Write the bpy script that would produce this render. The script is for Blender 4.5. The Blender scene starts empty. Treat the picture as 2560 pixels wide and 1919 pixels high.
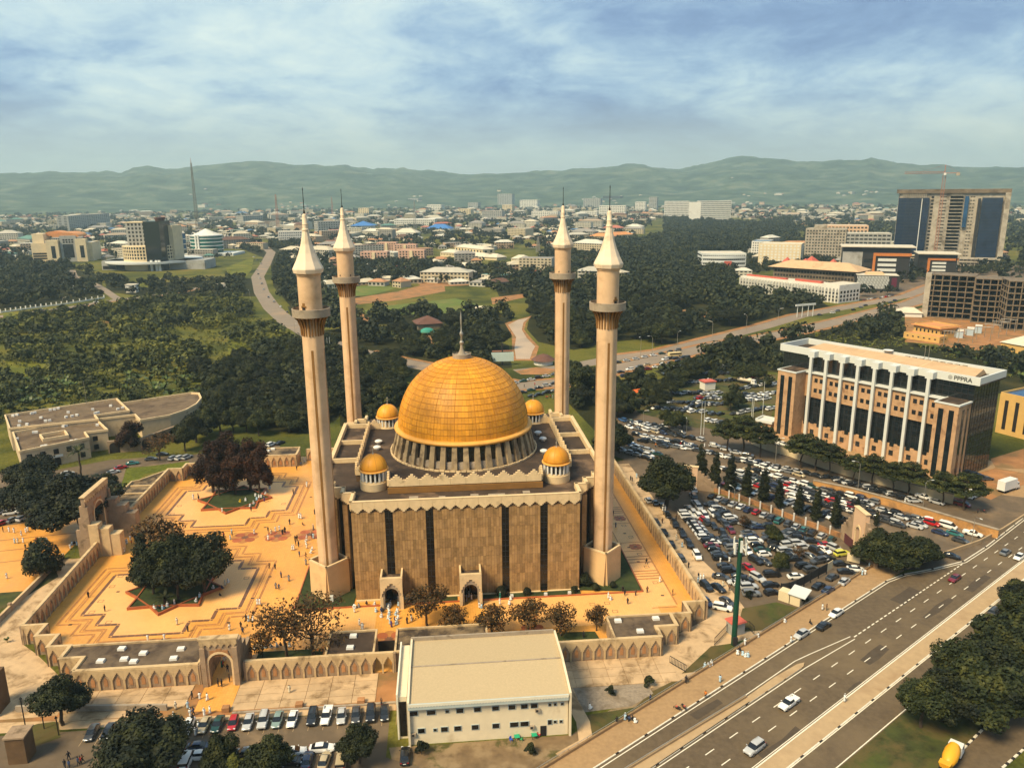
import bpy,math,random
import numpy as np
from mathutils import Vector,Matrix,noise as mnoise
R=random.Random(11)
S=bpy.context.scene
C=S.collection
rad=math.radians
pi=math.pi
H=98.0
FPX,PITCH,ROLL=1932.8,0.243532,-0.0084676
cam_d=bpy.data.cameras.new('camera')
cam=bpy.data.objects.new('camera',cam_d)
C.objects.link(cam)
cam_d.sensor_fit='HORIZONTAL'
cam_d.sensor_width=36.0
cam_d.lens=36.0*FPX/2560.0
cam_d.clip_start=1.0
cam_d.clip_end=60000.0
cam.matrix_world=Matrix.Translation((0,0,H))@Matrix.Rotation(pi/2-PITCH,4,'X')@Matrix.Rotation(ROLL,4,'Z')
S.camera=cam
S.view_settings.view_transform='Standard'
S.view_settings.look='None'
S.view_settings.exposure=0.5
S.view_settings.gamma=1.0
S.view_settings.use_curve_mapping=False
S.render.engine='CYCLES'
S.cycles.use_denoising=True
S.cycles.max_bounces=5
S.cycles.diffuse_bounces=2
S.cycles.glossy_bounces=2
S.cycles.transmission_bounces=2
S.cycles.volume_bounces=0
S.cycles.transparent_max_bounces=6
S.cycles.use_adaptive_sampling=True
S.cycles.adaptive_threshold=0.02
S.cycles.sample_clamp_indirect=4.0
SUN_DIR=Vector((-0.62,-0.55,0.95)).normalized()
sun_d=bpy.data.lights.new('sun','SUN')
sun_d.energy=4.5
sun_d.angle=rad(20)
sun_d.color=(1.0,0.83,0.54)
sun=bpy.data.objects.new('sun',sun_d)
C.objects.link(sun)
sun.rotation_euler=SUN_DIR.to_track_quat('Z','Y').to_euler()
sun.location=(-200,-200,400)
world=bpy.data.worlds.new('World')
S.world=world
world.use_nodes=True
class NT:
 """small node-tree writer"""
 def __init__(s,tree):
  s.t=tree
  s.n=tree.nodes
  s.l=tree.links
  s.n.clear()
 def new(s,kind,props=None,**ins):
  nd=s.n.new(kind)
  for k,v in(props or{}).items():
   setattr(nd,k,v)
  for k,v in ins.items():
   key=int(k[1:])if k[0]=='_' and k[1:].isdigit()else k.replace('_',' ')
   s.put(nd,key,v)
  return nd
 def put(s,nd,key,v):
  sock=nd.inputs[key]
  if isinstance(v,bpy.types.NodeSocket):
   s.l.new(v,sock)
  elif isinstance(v,bpy.types.Node):
   s.l.new(v.outputs[0],sock)
  else:
   if isinstance(v,(tuple,list))and len(v)==3 and sock.type=='RGBA':
    v=tuple(v)+(1,)
   sock.default_value=v
 def math(s,op,a,b=0.0,c=None):
  nd=s.new('ShaderNodeMath',{'operation':op},_0=a,_1=b)
  if c is not None:
   s.put(nd,2,c)
  return nd.outputs[0]
 def mix(s,f,a,b,blend='MIX'):
  nd=s.n.new('ShaderNodeMix')
  nd.data_type='RGBA'
  nd.blend_type=blend
  s.put(nd,0,f)
  s.put(nd,6,a)
  s.put(nd,7,b)
  return nd.outputs[2]
 def ramp(s,f,stops):
  nd=s.new('ShaderNodeMapRange',{'interpolation_type':'SMOOTHSTEP'},Value=f,From_Min=stops[0],From_Max=stops[1])
  return nd.outputs[0]
 def cramp(s,f,els):
  nd=s.new('ShaderNodeValToRGB',Fac=f)
  e=nd.color_ramp.elements
  while len(e)<len(els):
   e.new(0.5)
  for k,(p,c)in zip(e,els):
   k.position=p
   k.color=tuple(c)+(1,)
  return nd.outputs[0]
 def noise(s,vec,scale,detail=4.0,rough=0.55,dist=0.0):
  return s.new('ShaderNodeTexNoise',Vector=vec,Scale=scale,Detail=detail,Roughness=rough,Distortion=dist).outputs[0]
w=NT(world.node_tree)
sky=w.new('ShaderNodeTexSky',{'sky_type':'NISHITA','sun_disc':False})
sky.sun_elevation=math.asin(SUN_DIR.z)
sky.sun_rotation=math.atan2(SUN_DIR.x,SUN_DIR.y)
sky.air_density=1.0
sky.dust_density=2.0
tc=w.new('ShaderNodeTexCoord')
sep=w.new('ShaderNodeSeparateXYZ',Vector=tc.outputs['Generated'])
zc=w.math('ADD',w.math('MAXIMUM',sep.outputs[2],0.0),0.24)
flat=w.new('ShaderNodeCombineXYZ',X=w.math('DIVIDE',sep.outputs[0],zc),Y=w.math('DIVIDE',sep.outputs[1],zc),Z=3.7)
n1=w.noise(flat,0.85,8,0.58,0.7)
n2=w.noise(flat,2.6,7,0.62,0.8)
n3=w.noise(flat,8.0,5,0.65,0.5)
cl=w.math('ADD',w.math('ADD',w.math('MULTIPLY',n1,0.60),w.math('MULTIPLY',n2,0.27)),w.math('MULTIPLY',n3,0.13))
dp=w.new('ShaderNodeVectorMath',{'operation':'DOT_PRODUCT'},_0=tc.outputs['Generated'])
dp.inputs[1].default_value=Vector((-0.33,1.0,0.30)).normalized()
thin=w.ramp(dp.outputs['Value'],(0.90,0.998))
cl=w.math('ADD',cl,w.math('MULTIPLY',thin,0.13))
cloud=w.cramp(cl,[(0.40,(1.5,2.4,4.3)),(0.47,(2.1,3.3,5.3)),(0.53,(3.2,4.7,6.3)),(0.59,(4.9,6.4,7.1)),(0.67,(6.6,7.8,7.6)),(0.8,(8.2,9.0,8.2))])
low=w.ramp(sep.outputs[2],(0.13,0.0))
cloud=w.mix(w.math('MULTIPLY',low,0.85),cloud,(5.5,5.9,4.8))
cover=w.ramp(cl,(0.20,0.34))
col=w.mix(cover,sky.outputs[0],cloud)
bg=w.new('ShaderNodeBackground',Color=col,Strength=0.085)
wo=w.new('ShaderNodeOutputWorld')
w.l.new(bg.outputs[0],wo.inputs['Surface'])
def at(px,py,z=0.0):
 u,v=px-1280.0,py-959.5
 cr,sr=math.cos(ROLL),math.sin(ROLL)
 u,v=cr*u+sr*v,-sr*u+cr*v
 c,s=math.cos(PITCH),math.sin(PITCH)
 d=(u/FPX,c-s*v/FPX,-s-c*v/FPX)
 t=(z-H)/d[2]
 return(d[0]*t,d[1]*t,z)
def pix(x,y,z):
 z=z-H
 c,s=math.cos(PITCH),math.sin(PITCH)
 zc_=y*c-z*s
 up=y*s+z*c
 u,v=x/zc_*FPX,-up/zc_*FPX
 cr,sr=math.cos(ROLL),math.sin(ROLL)
 return(1280+cr*u-sr*v,959.5+sr*u+cr*v)
def hgt(g,py):
 """height over ground point g that shows at pixel row py"""
 lo,hi=-20.0,600.0
 for _ in range(50):
  m=(lo+hi)/2
  if pix(g[0],g[1],m)[1]>py:
   lo=m
  else:
   hi=m
 return lo
def crop(ox,oy,s):
 return lambda x,y,z=0.0:at(ox+x/s,oy+y/s,z)
k1,k2,k3=crop(0,350,2.458),crop(800,350,2.458),crop(1660,350,2.458)
k4,k5,k6=crop(0,950,3.0143),crop(0,1400,3.16),crop(700,850,2.458)
j1,j2,j3=crop(600,1400,2.458),crop(1400,1300,1.907),crop(1500,950,2.0868)
j4,j5,kf=crop(1850,800,3.1155),crop(1700,1200,4.0218),crop(0,0,0.86406)
class MB:
 def __init__(s):
  s.v,s.f,s.m=[],[],[]
 def add(s,vs,fs,m=0):
  n=len(s.v)
  s.v+=[tuple(p)for p in vs]
  s.f+=[tuple(i+n for i in f)for f in fs]
  s.m+=[m]*len(fs)if isinstance(m,int)else list(m)
  return s
 def box(s,c,d,rz=0.0,m=0,top=1.0):
  """box of size d centred on c; top: scale of its upper face"""
  x,y,z=d[0]/2,d[1]/2,d[2]/2
  cs,sn=math.cos(rz),math.sin(rz)
  vs=[]
  for k,q in((-1,1.0),(1,top)):
   for a,b in((-1,-1),(1,-1),(1,1),(-1,1)):
    X,Y=a*x*q,b*y*q
    vs.append((c[0]+cs*X-sn*Y,c[1]+sn*X+cs*Y,c[2]+k*z))
  return s.add(vs,[(3,2,1,0),(4,5,6,7),(0,1,5,4),(1,2,6,5),(2,3,7,6),(3,0,4,7)],m)
 def prism(s,poly,z0,z1,m=0,mt=None,cap=True):
  n=len(poly)
  if sum(poly[i][0]*poly[(i+1)%n][1]-poly[(i+1)%n][0]*poly[i][1]for i in range(n))<0:
   poly=poly[::-1]
  vs=[(p[0],p[1],z0)for p in poly]+[(p[0],p[1],z1)for p in poly]
  s.add(vs,[(i,(i+1)%n,n+(i+1)%n,n+i)for i in range(n)],m)
  if cap:
   s.add(vs[n:],[tuple(range(n))],m if mt is None else mt)
   s.add(vs[:n],[tuple(range(n-1,-1,-1))],m)
  return s
 def plate(s,poly,o,ux,uz,nrm,t,m=0):
  """polygon (u, w) in the plane o + u*ux + w*uz, extruded by t along nrm"""
  n=len(poly)
  o,ux,uz,nrm=Vector(o),Vector(ux),Vector(uz),Vector(nrm)
  a=[o+ux*p[0]+uz*p[1]for p in poly]
  b=[q+nrm*t for q in a]
  fl=ux.cross(uz).dot(nrm)*sum(poly[i][0]*poly[(i+1)%n][1]-poly[(i+1)%n][0]*poly[i][1]for i in range(n))<0
  fs=[tuple(range(n-1,-1,-1)),tuple(range(n,2*n))]+[(i,(i+1)%n,n+(i+1)%n,n+i)for i in range(n)]
  if fl:
   fs=[f[::-1]for f in fs]
  return s.add(a+b,fs,m)
 def sheet(s,poly,z,m=0):
  n=len(poly)
  if sum(poly[i][0]*poly[(i+1)%n][1]-poly[(i+1)%n][0]*poly[i][1]for i in range(n))<0:
   poly=poly[::-1]
  return s.add([(p[0],p[1],z)for p in poly],[tuple(range(n))],m)
 def lathe(s,prof,n=16,c=(0,0,0),m=0,a0=0.0,sq=1.0):
  """profile (r, z) from bottom to top"""
  vs,fs=[],[]
  for r,z in prof:
   for i in range(n):
    a=a0+2*pi*i/n
    vs.append((c[0]+r*math.cos(a),c[1]+r*math.sin(a)*sq,c[2]+z))
  for j in range(len(prof)-1):
   for i in range(n):
    k=(i+1)%n
    fs.append((j*n+i,j*n+k,(j+1)*n+k,(j+1)*n+i))
  if prof[-1][0]>1e-4:
   fs.append(tuple((len(prof)-1)*n+i for i in range(n)))
  if prof[0][0]>1e-4:
   fs.append(tuple(range(n-1,-1,-1)))
  return s.add(vs,fs,m)
 def tube(s,path,rads,n=6,m=0):
  if not isinstance(rads,(list,tuple)):
   rads=[rads]*len(path)
  vs,fs=[],[]
  P=[Vector(p)for p in path]
  for i,p in enumerate(P):
   d=(P[min(i+1,len(P)-1)]-P[max(i-1,0)]).normalized()
   a=d.cross(Vector((0,0,1))if abs(d.z)<0.9 else Vector((1,0,0))).normalized()
   b=d.cross(a)
   for k in range(n):
    t=2*pi*k/n
    vs.append(p+(a*math.cos(t)+b*math.sin(t))*rads[i])
  for j in range(len(P)-1):
   for k in range(n):
    q=(k+1)%n
    fs.append((j*n+k,j*n+q,(j+1)*n+q,(j+1)*n+k))
  fs.append(tuple(range(n-1,-1,-1)))
  fs.append(tuple((len(P)-1)*n+k for k in range(n)))
  return s.add(vs,fs,m)
 def strip(s,path,w0,w1,z,m=0):
  """flat band along path between offsets w0 and w1 (left positive)"""
  P=[Vector((p[0],p[1]))for p in path]
  L,Rr=[],[]
  for i,p in enumerate(P):
   a=(P[i]-P[i-1]).normalized()if i else None
   b=(P[i+1]-P[i]).normalized()if i<len(P)-1 else None
   d=(a or b)if not(a and b)else(a+b).normalized()
   n=Vector((-d.y,d.x))
   k=1.0 if not(a and b)else 1.0/max(0.4,n.dot(Vector((-a.y,a.x))))
   L.append(p+n*w1*k)
   Rr.append(p+n*w0*k)
  vs=[(q.x,q.y,z)for q in Rr]+[(q.x,q.y,z)for q in L]
  n=len(P)
  return s.add(vs,[(i,i+1,n+i+1,n+i)for i in range(n-1)],m)
 def wallp(s,path,t,z0,z1,m=0):
  """upright wall of thickness t along path"""
  k=MB().strip(path,-t/2,t/2,z0)
  n=len(path)
  lo=k.v
  hi=[(p[0],p[1],z1)for p in lo]
  fs=[]
  for i in range(n-1):
   fs+=[(2*n+i,2*n+i+1,3*n+i+1,3*n+i),(i,i+1,2*n+i+1,2*n+i),(n+i+1,n+i,3*n+i,3*n+i+1)]
  fs+=[(n,0,2*n,3*n),(n-1,2*n-1,4*n-1,3*n-1)]
  return s.add(lo+hi,fs,m)
 def mesh(s,name,mats,smooth=False):
  me=bpy.data.meshes.new(name)
  me.from_pydata(s.v,[],s.f)
  mats=mats if isinstance(mats,(list,tuple))else[mats]
  for q in mats:
   me.materials.append(q)
  if len(mats)>1:
   me.polygons.foreach_set('material_index',s.m)
  if smooth:
   me.polygons.foreach_set('use_smooth',[True]*len(me.polygons))
   if smooth!='all':
    me.set_sharp_from_angle(angle=rad(38))
  me.update()
  return me
def ob(name,me,parent=None,loc=(0,0,0),rz=0.0,sc=None,kind=None,label=None):
 o=bpy.data.objects.new(name,me)
 C.objects.link(o)
 if parent is not None:
  o.parent=parent
 o.location=loc
 if rz:
  o.rotation_euler=(0,0,rz)
 if sc is not None:
  o.scale=(sc,sc,sc)if isinstance(sc,(int,float))else sc
 if kind:
  o['kind']=kind
 if label:
  o['label']=label
 return o
def tag(o,label,cat,group=None):
 o['label']=label
 o['category']=cat
 if group:
  o['group']=group
 return o
def thing(name,label,cat,loc=(0,0,0),rz=0.0,group=None):
 return tag(ob(name,None,None,loc,rz),label,cat,group)
def part(name,mb,mats,parent,smooth=False,loc=(0,0,0),rz=0.0,kind=None,label=None):
 return ob(name,mb.mesh(name,mats,smooth),parent,loc,rz,None,kind,label)
def dup(o,parent=None,loc=None,rz=None,color=None):
 c=o.copy()
 C.objects.link(c)
 c.parent=parent
 if loc is not None:
  c.location=loc
 if rz is not None:
  c.rotation_euler=(0,0,rz)
 if color is not None:
  c.color=color
 for ch in KIDS.get(o.name,()):
  d=dup(ch,c,color=color)
 KIDS[c.name]=[x for x in C_new_children(c)]
 return c
KIDS={}
def C_new_children(c):
 return[]
def mat(name,col,rough=0.8,var=0.12,scale=0.6,dirt=None,dscale=0.12,damt=(0.5,0.7),rnd=0.0,bump=0.0,bscale=8.0,metal=0.0,spec=0.3,objcol=False,det=5.0,coat=0.0,emit=None,tint=None,trans=0.0):
 m=bpy.data.materials.new(name)
 m.use_nodes=True
 t=NT(m.node_tree)
 out=t.new('ShaderNodeOutputMaterial')
 b=t.new('ShaderNodeBsdfPrincipled')
 t.l.new(b.outputs[0],out.inputs[0])
 pos=t.new('ShaderNodeNewGeometry').outputs['Position']
 base=tuple(col)+(1,)
 oi=t.new('ShaderNodeObjectInfo')if(objcol or rnd)else None
 src=oi.outputs['Color']if objcol else base
 if var:
  n=t.noise(pos,scale,det,0.6)
  f=t.new('ShaderNodeMapRange',Value=n,From_Min=0.3,From_Max=0.7,To_Min=1-var,To_Max=1+var).outputs[0]
  src=t.mix(1.0,src,t.new('ShaderNodeCombineColor',Red=f,Green=f,Blue=f).outputs[0],'MULTIPLY')
 if tint is not None:
  src=t.mix(t.ramp(t.noise(pos,tint[1],4,0.6),(0.42,0.62)),src,tint[0])
 if rnd:
  q=t.math('FRACT',t.math('ADD',oi.outputs['Random'],t.new('ShaderNodeNewGeometry').outputs['Random Per Island']))
  f=t.new('ShaderNodeMapRange',Value=q,To_Min=1-rnd,To_Max=1+rnd).outputs[0]
  src=t.mix(1.0,src,t.new('ShaderNodeCombineColor',Red=f,Green=f,Blue=f).outputs[0],'MULTIPLY')
 if dirt is not None:
  n=t.noise(pos,dscale,8,0.65,0.4)
  src=t.mix(t.ramp(n,damt),src,dirt)
 t.put(b,'Base Color',src)
 b.inputs['Roughness'].default_value=rough
 b.inputs['Metallic'].default_value=metal
 b.inputs['Specular IOR Level'].default_value=spec
 b.inputs['Coat Weight'].default_value=coat
 b.inputs['Coat Roughness'].default_value=0.08
 if trans:
  b.inputs['Transmission Weight'].default_value=trans
 if emit:
  b.inputs['Emission Color'].default_value=tuple(emit[0])+(1,)
  b.inputs['Emission Strength'].default_value=emit[1]
 if bump:
  n=t.noise(pos,bscale,4,0.6)
  bp=t.new('ShaderNodeBump',Height=n,Strength=bump,Distance=0.1)
  t.put(b,'Normal',bp.outputs[0])
 return m
M={}
M['stone']=mat('stone',(0.64,0.41,0.19),0.8,0.08,0.35,(0.36,0.23,0.11),0.12,(0.52,0.78),bump=0.2)
M['minaret']=mat('minaret_render',(0.66,0.43,0.24),0.75,0.10,0.25,(0.47,0.29,0.15),0.13,(0.48,0.72),bump=0.15)
M['trim']=mat('pale_trim',(0.69,0.50,0.27),0.75,0.10,0.5,(0.30,0.20,0.10),0.35,(0.55,0.8),bump=0.2)
M['spire']=mat('spire_cream',(0.78,0.61,0.42),0.7,0.08,0.3,(0.55,0.40,0.25),0.25,(0.5,0.75),bump=0.1)
M['groove']=mat('brown_groove',(0.24,0.115,0.028),0.8,0.15,0.4)
M['panel']=mat('stone_panel',(0.315,0.178,0.066),0.75,0.24,1.6,(0.17,0.10,0.045),0.2,(0.54,0.8),rnd=0.24,bump=0.3,tint=((0.37,0.215,0.085),0.5),det=8)
M['panel_low']=mat('dark_wall',(0.13,0.075,0.035),0.85,0.2,0.5)
M['glass']=mat('dark_glass',(0.012,0.010,0.008),0.18,0.2,0.7,spec=0.5)
M['gold']=mat('gold_tile',(0.66,0.275,0.016),0.5,0.22,0.22,(0.47,0.18,0.012),0.09,(0.45,0.75),rnd=0.15,spec=0.35,bump=0.1)
M['goldgap']=mat('gold_seam',(0.46,0.175,0.012),0.6,0.1)
M['goldrim']=mat('gold_rim',(0.74,0.36,0.07),0.5,0.10,0.5)
M['roof']=mat('bitumen_roof',(0.055,0.035,0.022),0.9,0.35,0.25,(0.17,0.105,0.06),0.11,(0.50,0.66),bump=0.2)
M['white']=mat('white_paint',(0.72,0.68,0.60),0.6,0.05,0.5)
M['concrete']=mat('grey_concrete',(0.34,0.27,0.19),0.85,0.15,0.6,(0.16,0.12,0.075),0.3,(0.5,0.7),bump=0.2)
M['pier']=mat('weathered_pier',(0.33,0.235,0.125),0.85,0.22,0.5,(0.13,0.085,0.045),0.35,(0.45,0.7),rnd=0.15)
M['metal']=mat('grey_metal',(0.42,0.38,0.31),0.4,0.08,1.0,metal=0.6)
M['black']=mat('black_iron',(0.02,0.018,0.016),0.6,0.1,1.0)
YAW=0.0890496
MC=(-14.7428,215.3838)
def mq(x,y,z=0.0):
 c,s=math.cos(YAW),math.sin(YAW)
 return(MC[0]+c*x-s*y,MC[1]+s*x+c*y,z)
mosque=thing('mosque','great mosque hall with golden dome and brown stone walls on the orange plaza','mosque',mq(0,0),YAW)
half=[(27.8,-40),(27.8,-34),(30.6,-34),(30.6,-30.2),(33.6,-30.2),(33.6,-26.4),(36.7,-26.4),(36.7,26.4),(33.6,26.4),(33.6,30.2),(30.6,30.2),(30.6,34),(27.8,34),(27.8,40)]
plan=half+[(-x,y)for x,y in half[::-1]]
part('wall',MB().prism(plan,0,25.0),M['panel_low'],mosque)
part('roof',MB().prism([(x*0.985,y*0.985)for x,y in plan],25.0,25.06),M['roof'],mosque)
def merge_mesh(name,items,mats,smooth=False):
 """one mesh from (mesh, matrix) items"""
 V,Fc,off=[],[],0
 for me,mx in items:
  V+=[tuple(mx@v.co)for v in me.vertices]
  Fc+=[tuple(i+off for i in p.vertices)for p in me.polygons]
  off+=len(me.vertices)
 o=MB()
 o.v,o.f,o.m=V,Fc,[0]*len(Fc)
 return o.mesh(name,mats,smooth)
PER=2.78
def cornice_mesh(wd):
 h=wd/2
 q=[(-h+0.02,26.2),(-h+0.02,24.35),(-h*.78,24.35),(-h*.78,24.05),(-h*.5,24.05),(-h*.5,23.72),(-h*.24,23.72),(-h*.24,23.38),(h*.24,23.38),(h*.24,23.72),(h*.5,23.72),(h*.5,24.05),(h*.78,24.05),(h*.78,24.35),(h-0.02,24.35),(h-0.02,26.2)]
 return MB().plate(q,(0,0,0),(1,0,0),(0,0,1),(0,-1,0),0.42).mesh('cornice_panel',M['trim'])
cm={}
n=len(plan)
cop=MB()
for i in range(n):
 a,b=Vector(plan[i]),Vector(plan[(i+1)%n])
 d=b-a
 if a.y>33 and b.y>33:
  continue
 k=max(1,round(d.length/PER))
 wd=d.length/k
 key=round(wd,2)
 if key not in cm:
  cm[key]=cornice_mesh(wd)
 ang=math.atan2(d.y,d.x)
 for j in range(k):
  p=a+d*((j+0.5)/k)
  ob('cornice_panel',cm[key],mosque,(p.x,p.y,0),ang)
 u=d.normalized()
 nn=Vector((u.y,-u.x))
 c=(a+b)/2+nn*0.1
 cop.box((c.x,c.y,26.28),(d.length+0.9,0.75,0.16),ang)
 c=(a+b)/2-nn*0.25
 cop.box((c.x,c.y,25.6),(d.length+0.3,0.36,1.19),ang)
part('parapet_coping',cop,M['trim'],mosque)
bays=[(-27.8,-19.9),(-18.0,-10.1),(-8.25,8.4),(10.2,17.95),(19.8,27.8)]
items=[]
for x0,x1 in bays:
 k=round((x1-x0)/0.66)
 wd=(x1-x0)/k
 for i in range(k):
  z=0.35
  for r in range(9):
   hh=2.56
   items.append((x0+(i+0.5)*wd,-40.0,z+hh/2,wd,hh))
   z+=hh
 part('pier_core',MB().box(((x0+x1)/2,-40.02,12),(x1-x0-0.02,0.1,23.9)),M['panel_low'],mosque)
 part('plinth',MB().box(((x0+x1)/2,-40.4,0.17),(x1-x0+0.1,0.6,0.34)),M['trim'],mosque)
pm={}
items.sort(key=lambda q:abs(q[0])+abs(q[2]-12)*0.8)
rest=[]
for q in items:
 key=round(q[3],3)
 if key not in pm:
  pm[key]=MB().box((0,0,0),(q[3]-0.05,0.12,2.52)).mesh('stone_panel',M['panel'])
 off=R.uniform(-0.035,0.02)
 if len(rest)==0 and items.index(q)<300:
  ob('stone_panel',pm[key],mosque,(q[0],q[1]-0.1+off,q[2]))
 else:
  rest.append((pm[key],Matrix.Translation((q[0],q[1]-0.1+off,q[2]))))
ob('stone_cladding',merge_mesh('stone_cladding',rest,M['panel']),mosque,kind='stuff')
for i in range(4):
 x0,x1=bays[i][1],bays[i+1][0]
 part('window_strip',MB().box(((x0+x1)/2,-40.0,11.9),(x1-x0-0.02,0.06,23.4)),M['glass'],mosque)
 g=MB()
 for z in np.arange(1.4,23.5,1.45):
  g.box(((x0+x1)/2,-40.05,z),(x1-x0-0.05,0.06,0.09))
 g.box(((x0+x1)/2,-40.06,11.9),(0.08,0.05,23.2))
 part('window_bars',g,M['black'],mosque)
for sx in(-1,1):
 g,d=MB(),MB()
 for(xa,xb,y)in((27.8,30.6,-34),(30.6,33.6,-30.2),(33.6,36.7,-26.4)):
  d.box((sx*(xa+1.0),y-0.02,12),(1.0,0.1,23.6))
  for z in np.arange(1.3,24,2.56):
   for xx in(xa+0.26,xb-0.55):
    g.box((sx*xx,y-0.06,z),(0.46 if xx<xa+1 else 1.05,0.14,2.48))
 for(y0,y1,x)in((-40,-34,27.8),(-34,-30.2,30.6),(-30.2,-26.4,33.6),(-26.4,26.4,36.7)):
  k=max(2,round((y1-y0)/3.0))
  for i in range(k):
   for z in np.arange(1.3,24,2.56):
    g.box((sx*(x+0.06),y0+(i+0.5)*(y1-y0)/k,z),(0.14,(y1-y0)/k-0.08-(0.9 if i%2 else 0),2.48))
 part('stone_cladding',g,M['panel'],mosque,kind='stuff')
 part('window_strip',d,M['glass'],mosque)
TY=-4.0
tier=[(19.2,-32.6-TY),(19.2,-27.5-TY),(25.5,-27.5-TY),(25.5,-23.4-TY),(28.2,-23.4-TY),(28.2,17.0-TY),(25.5,17.0-TY),(25.5,20.5-TY),(19.2,20.5-TY),(19.2,24.0-TY)]
tier=[(x,y+TY)for x,y in tier]
tier=tier+[(-x,y)for x,y in tier[::-1]]
part('upper_tier',MB().prism(tier,25.06,26.9,0,1),[M['panel_low'],M['roof']],mosque)
part('tier_edge',MB().box((0,-32.9,25.9),(39.0,0.5,1.5)),M['groove'],mosque)
def merlon_mesh(wd,t=0.55):
 h=wd/2
 q=[(-h+.02,26.9),(-h+.02,28.55),(-h*.72,28.55),(-h*.72,28.95),(-h*.44,28.95),(-h*.44,29.4),(-h*.18,29.4),(-h*.18,29.85),(h*.18,29.85),(h*.18,29.4),(h*.44,29.4),(h*.44,28.95),(h*.72,28.95),(h*.72,28.55),(h-.02,28.55),(h-.02,26.9)]
 return MB().plate(q,(0,t/2,0),(1,0,0),(0,0,1),(0,-1,0),t).mesh('merlon',M['trim'])
for a,b in(((-19.2,-32.6),(19.2,-32.6)),((28.2,-23.4),(28.2,17)),((-28.2,17),(-28.2,-23.4)),((19.2,24),(-19.2,24)),((19.4,-32.3),(19.4,-27.5)),((-19.4,-27.5),(-19.4,-32.3)),((25.5,-23.4),(28.2,-23.4)),((-28.2,-23.4),(-25.5,-23.4)),((28.2,17),(22,17)),((-22,17),(-28.2,17))):
 a,b=Vector(a),Vector(b)
 d=b-a
 k=max(1,round(d.length/3.84))
 wd=d.length/k
 key=('m',round(wd,2))
 if key not in cm:
  cm[key]=merlon_mesh(wd)
 for j in range(k):
  p=a+d*((j+0.5)/k)
  ob('merlon',cm[key],mosque,(p.x,p.y,0),math.atan2(d.y,d.x))
g=MB()
for sx in(-1,1):
 for y in(-8.3,7.9,24.6):
  g.box((sx*32.4,y,25.7),(7.6,0.6,1.24))
 g.box((sx*36.3,8.1,25.9),(0.6,33,1.6))
part('roof_beam',g,M['trim'],mosque)
for x,y in((-24.3,2),(-24.3,-3.5),(-23.6,-16.0),(23.0,5),(23.7,-1),(22.5,-12)):
 v=part('roof_ventilator',MB().lathe([(0.55,0),(0.55,0.5),(1.05,0.55),(1.1,0.9),(0.7,1.15),(0.1,1.25)],14,(0,0,0)),M['white'],mosque,True,(x,y,26.9))
g=MB()
for x,y,a,b in((-13,-36,2.2,1.4),(-6,-36.6,1.6,1.2),(7.5,-36.5,4.2,1.3),(2,-36,2,1),(15,-35.6,1.8,1.5)):
 g.box((x,y,25.12),(a,b,0.1))
part('roof_patch',g,M['concrete'],mosque)
DX,DY,DZ=0.45,-4.0,34.4
drum=ob('drum',MB().lathe([(20.5,26.9),(20.5,27.25),(18.6,27.3),(18.1,33.4)],72,(DX,DY,0)).mesh('drum',M['panel_low']),mosque)
NP=40
pier=MB()
a=0.78
pier.add([(19.0,-a,27.2),(20.5,-a,27.2),(20.5,a,27.2),(19.0,a,27.2),(17.6,-a*.82,33.3),(19.0,-a*.82,33.3),(19.0,a*.82,33.3),(17.6,a*.82,33.3)],[(3,2,1,0),(4,5,6,7),(0,1,5,4),(1,2,6,5),(2,3,7,6),(3,0,4,7)])
pier=pier.mesh('pier',M['pier'])
win=MB().add([(18.66,-.9,29.1),(18.66,.9,29.1),(18.25,.9,33.2),(18.25,-.9,33.2)],[(0,1,2,3)]).mesh('window',M['glass'])
spd=MB().add([(19.6,-1.0,27.2),(19.6,1.0,27.2),(19.25,1.0,29.0),(19.25,-1.0,29.0),(18.6,1.0,29.05),(18.6,-1.0,29.05)],[(0,1,2,3),(3,2,4,5)]).mesh('sill',M['concrete'])
for i in range(NP):
 a=2*pi*i/NP
 ob('pier',pier,mosque,(DX,DY,0),a)
 ob('window',win,mosque,(DX,DY,0),a+pi/NP)
 ob('sill',spd,mosque,(DX,DY,0),a+pi/NP)
g=MB()
for i in range(90):
 a=2*pi*i/90
 g.box((DX+20.75*math.cos(a),DY+20.75*math.sin(a),27.1+(0.1 if i%2 else 0)),(0.3,1.3,0.5),a)
part('drum_kerb',g,M['trim'],mosque,kind='stuff')
part('dome_rim',MB().lathe([(18.2,33.3),(19.25,33.35),(19.55,33.7),(19.55,34.1),(19.2,34.35),(18.5,34.5),(18.2,34.5)],96,(DX,DY,0)),M['goldrim'],mosque,'all')
DR,DH=18.35,18.9
part('dome',MB().lathe([(DR*math.cos(t)*0.997,DZ+DH*math.sin(t)*0.997)for t in np.linspace(0,1.5,26)],80,(DX,DY,0)),M['goldgap'],mosque,'all')
NR=20
rows=17
tiles,tmesh=[],[]
camv=Vector((-MC[0],-MC[1]))
cl_=Vector((camv.x*math.cos(YAW)+camv.y*math.sin(YAW),-camv.x*math.sin(YAW)+camv.y*math.cos(YAW))).normalized()
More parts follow.
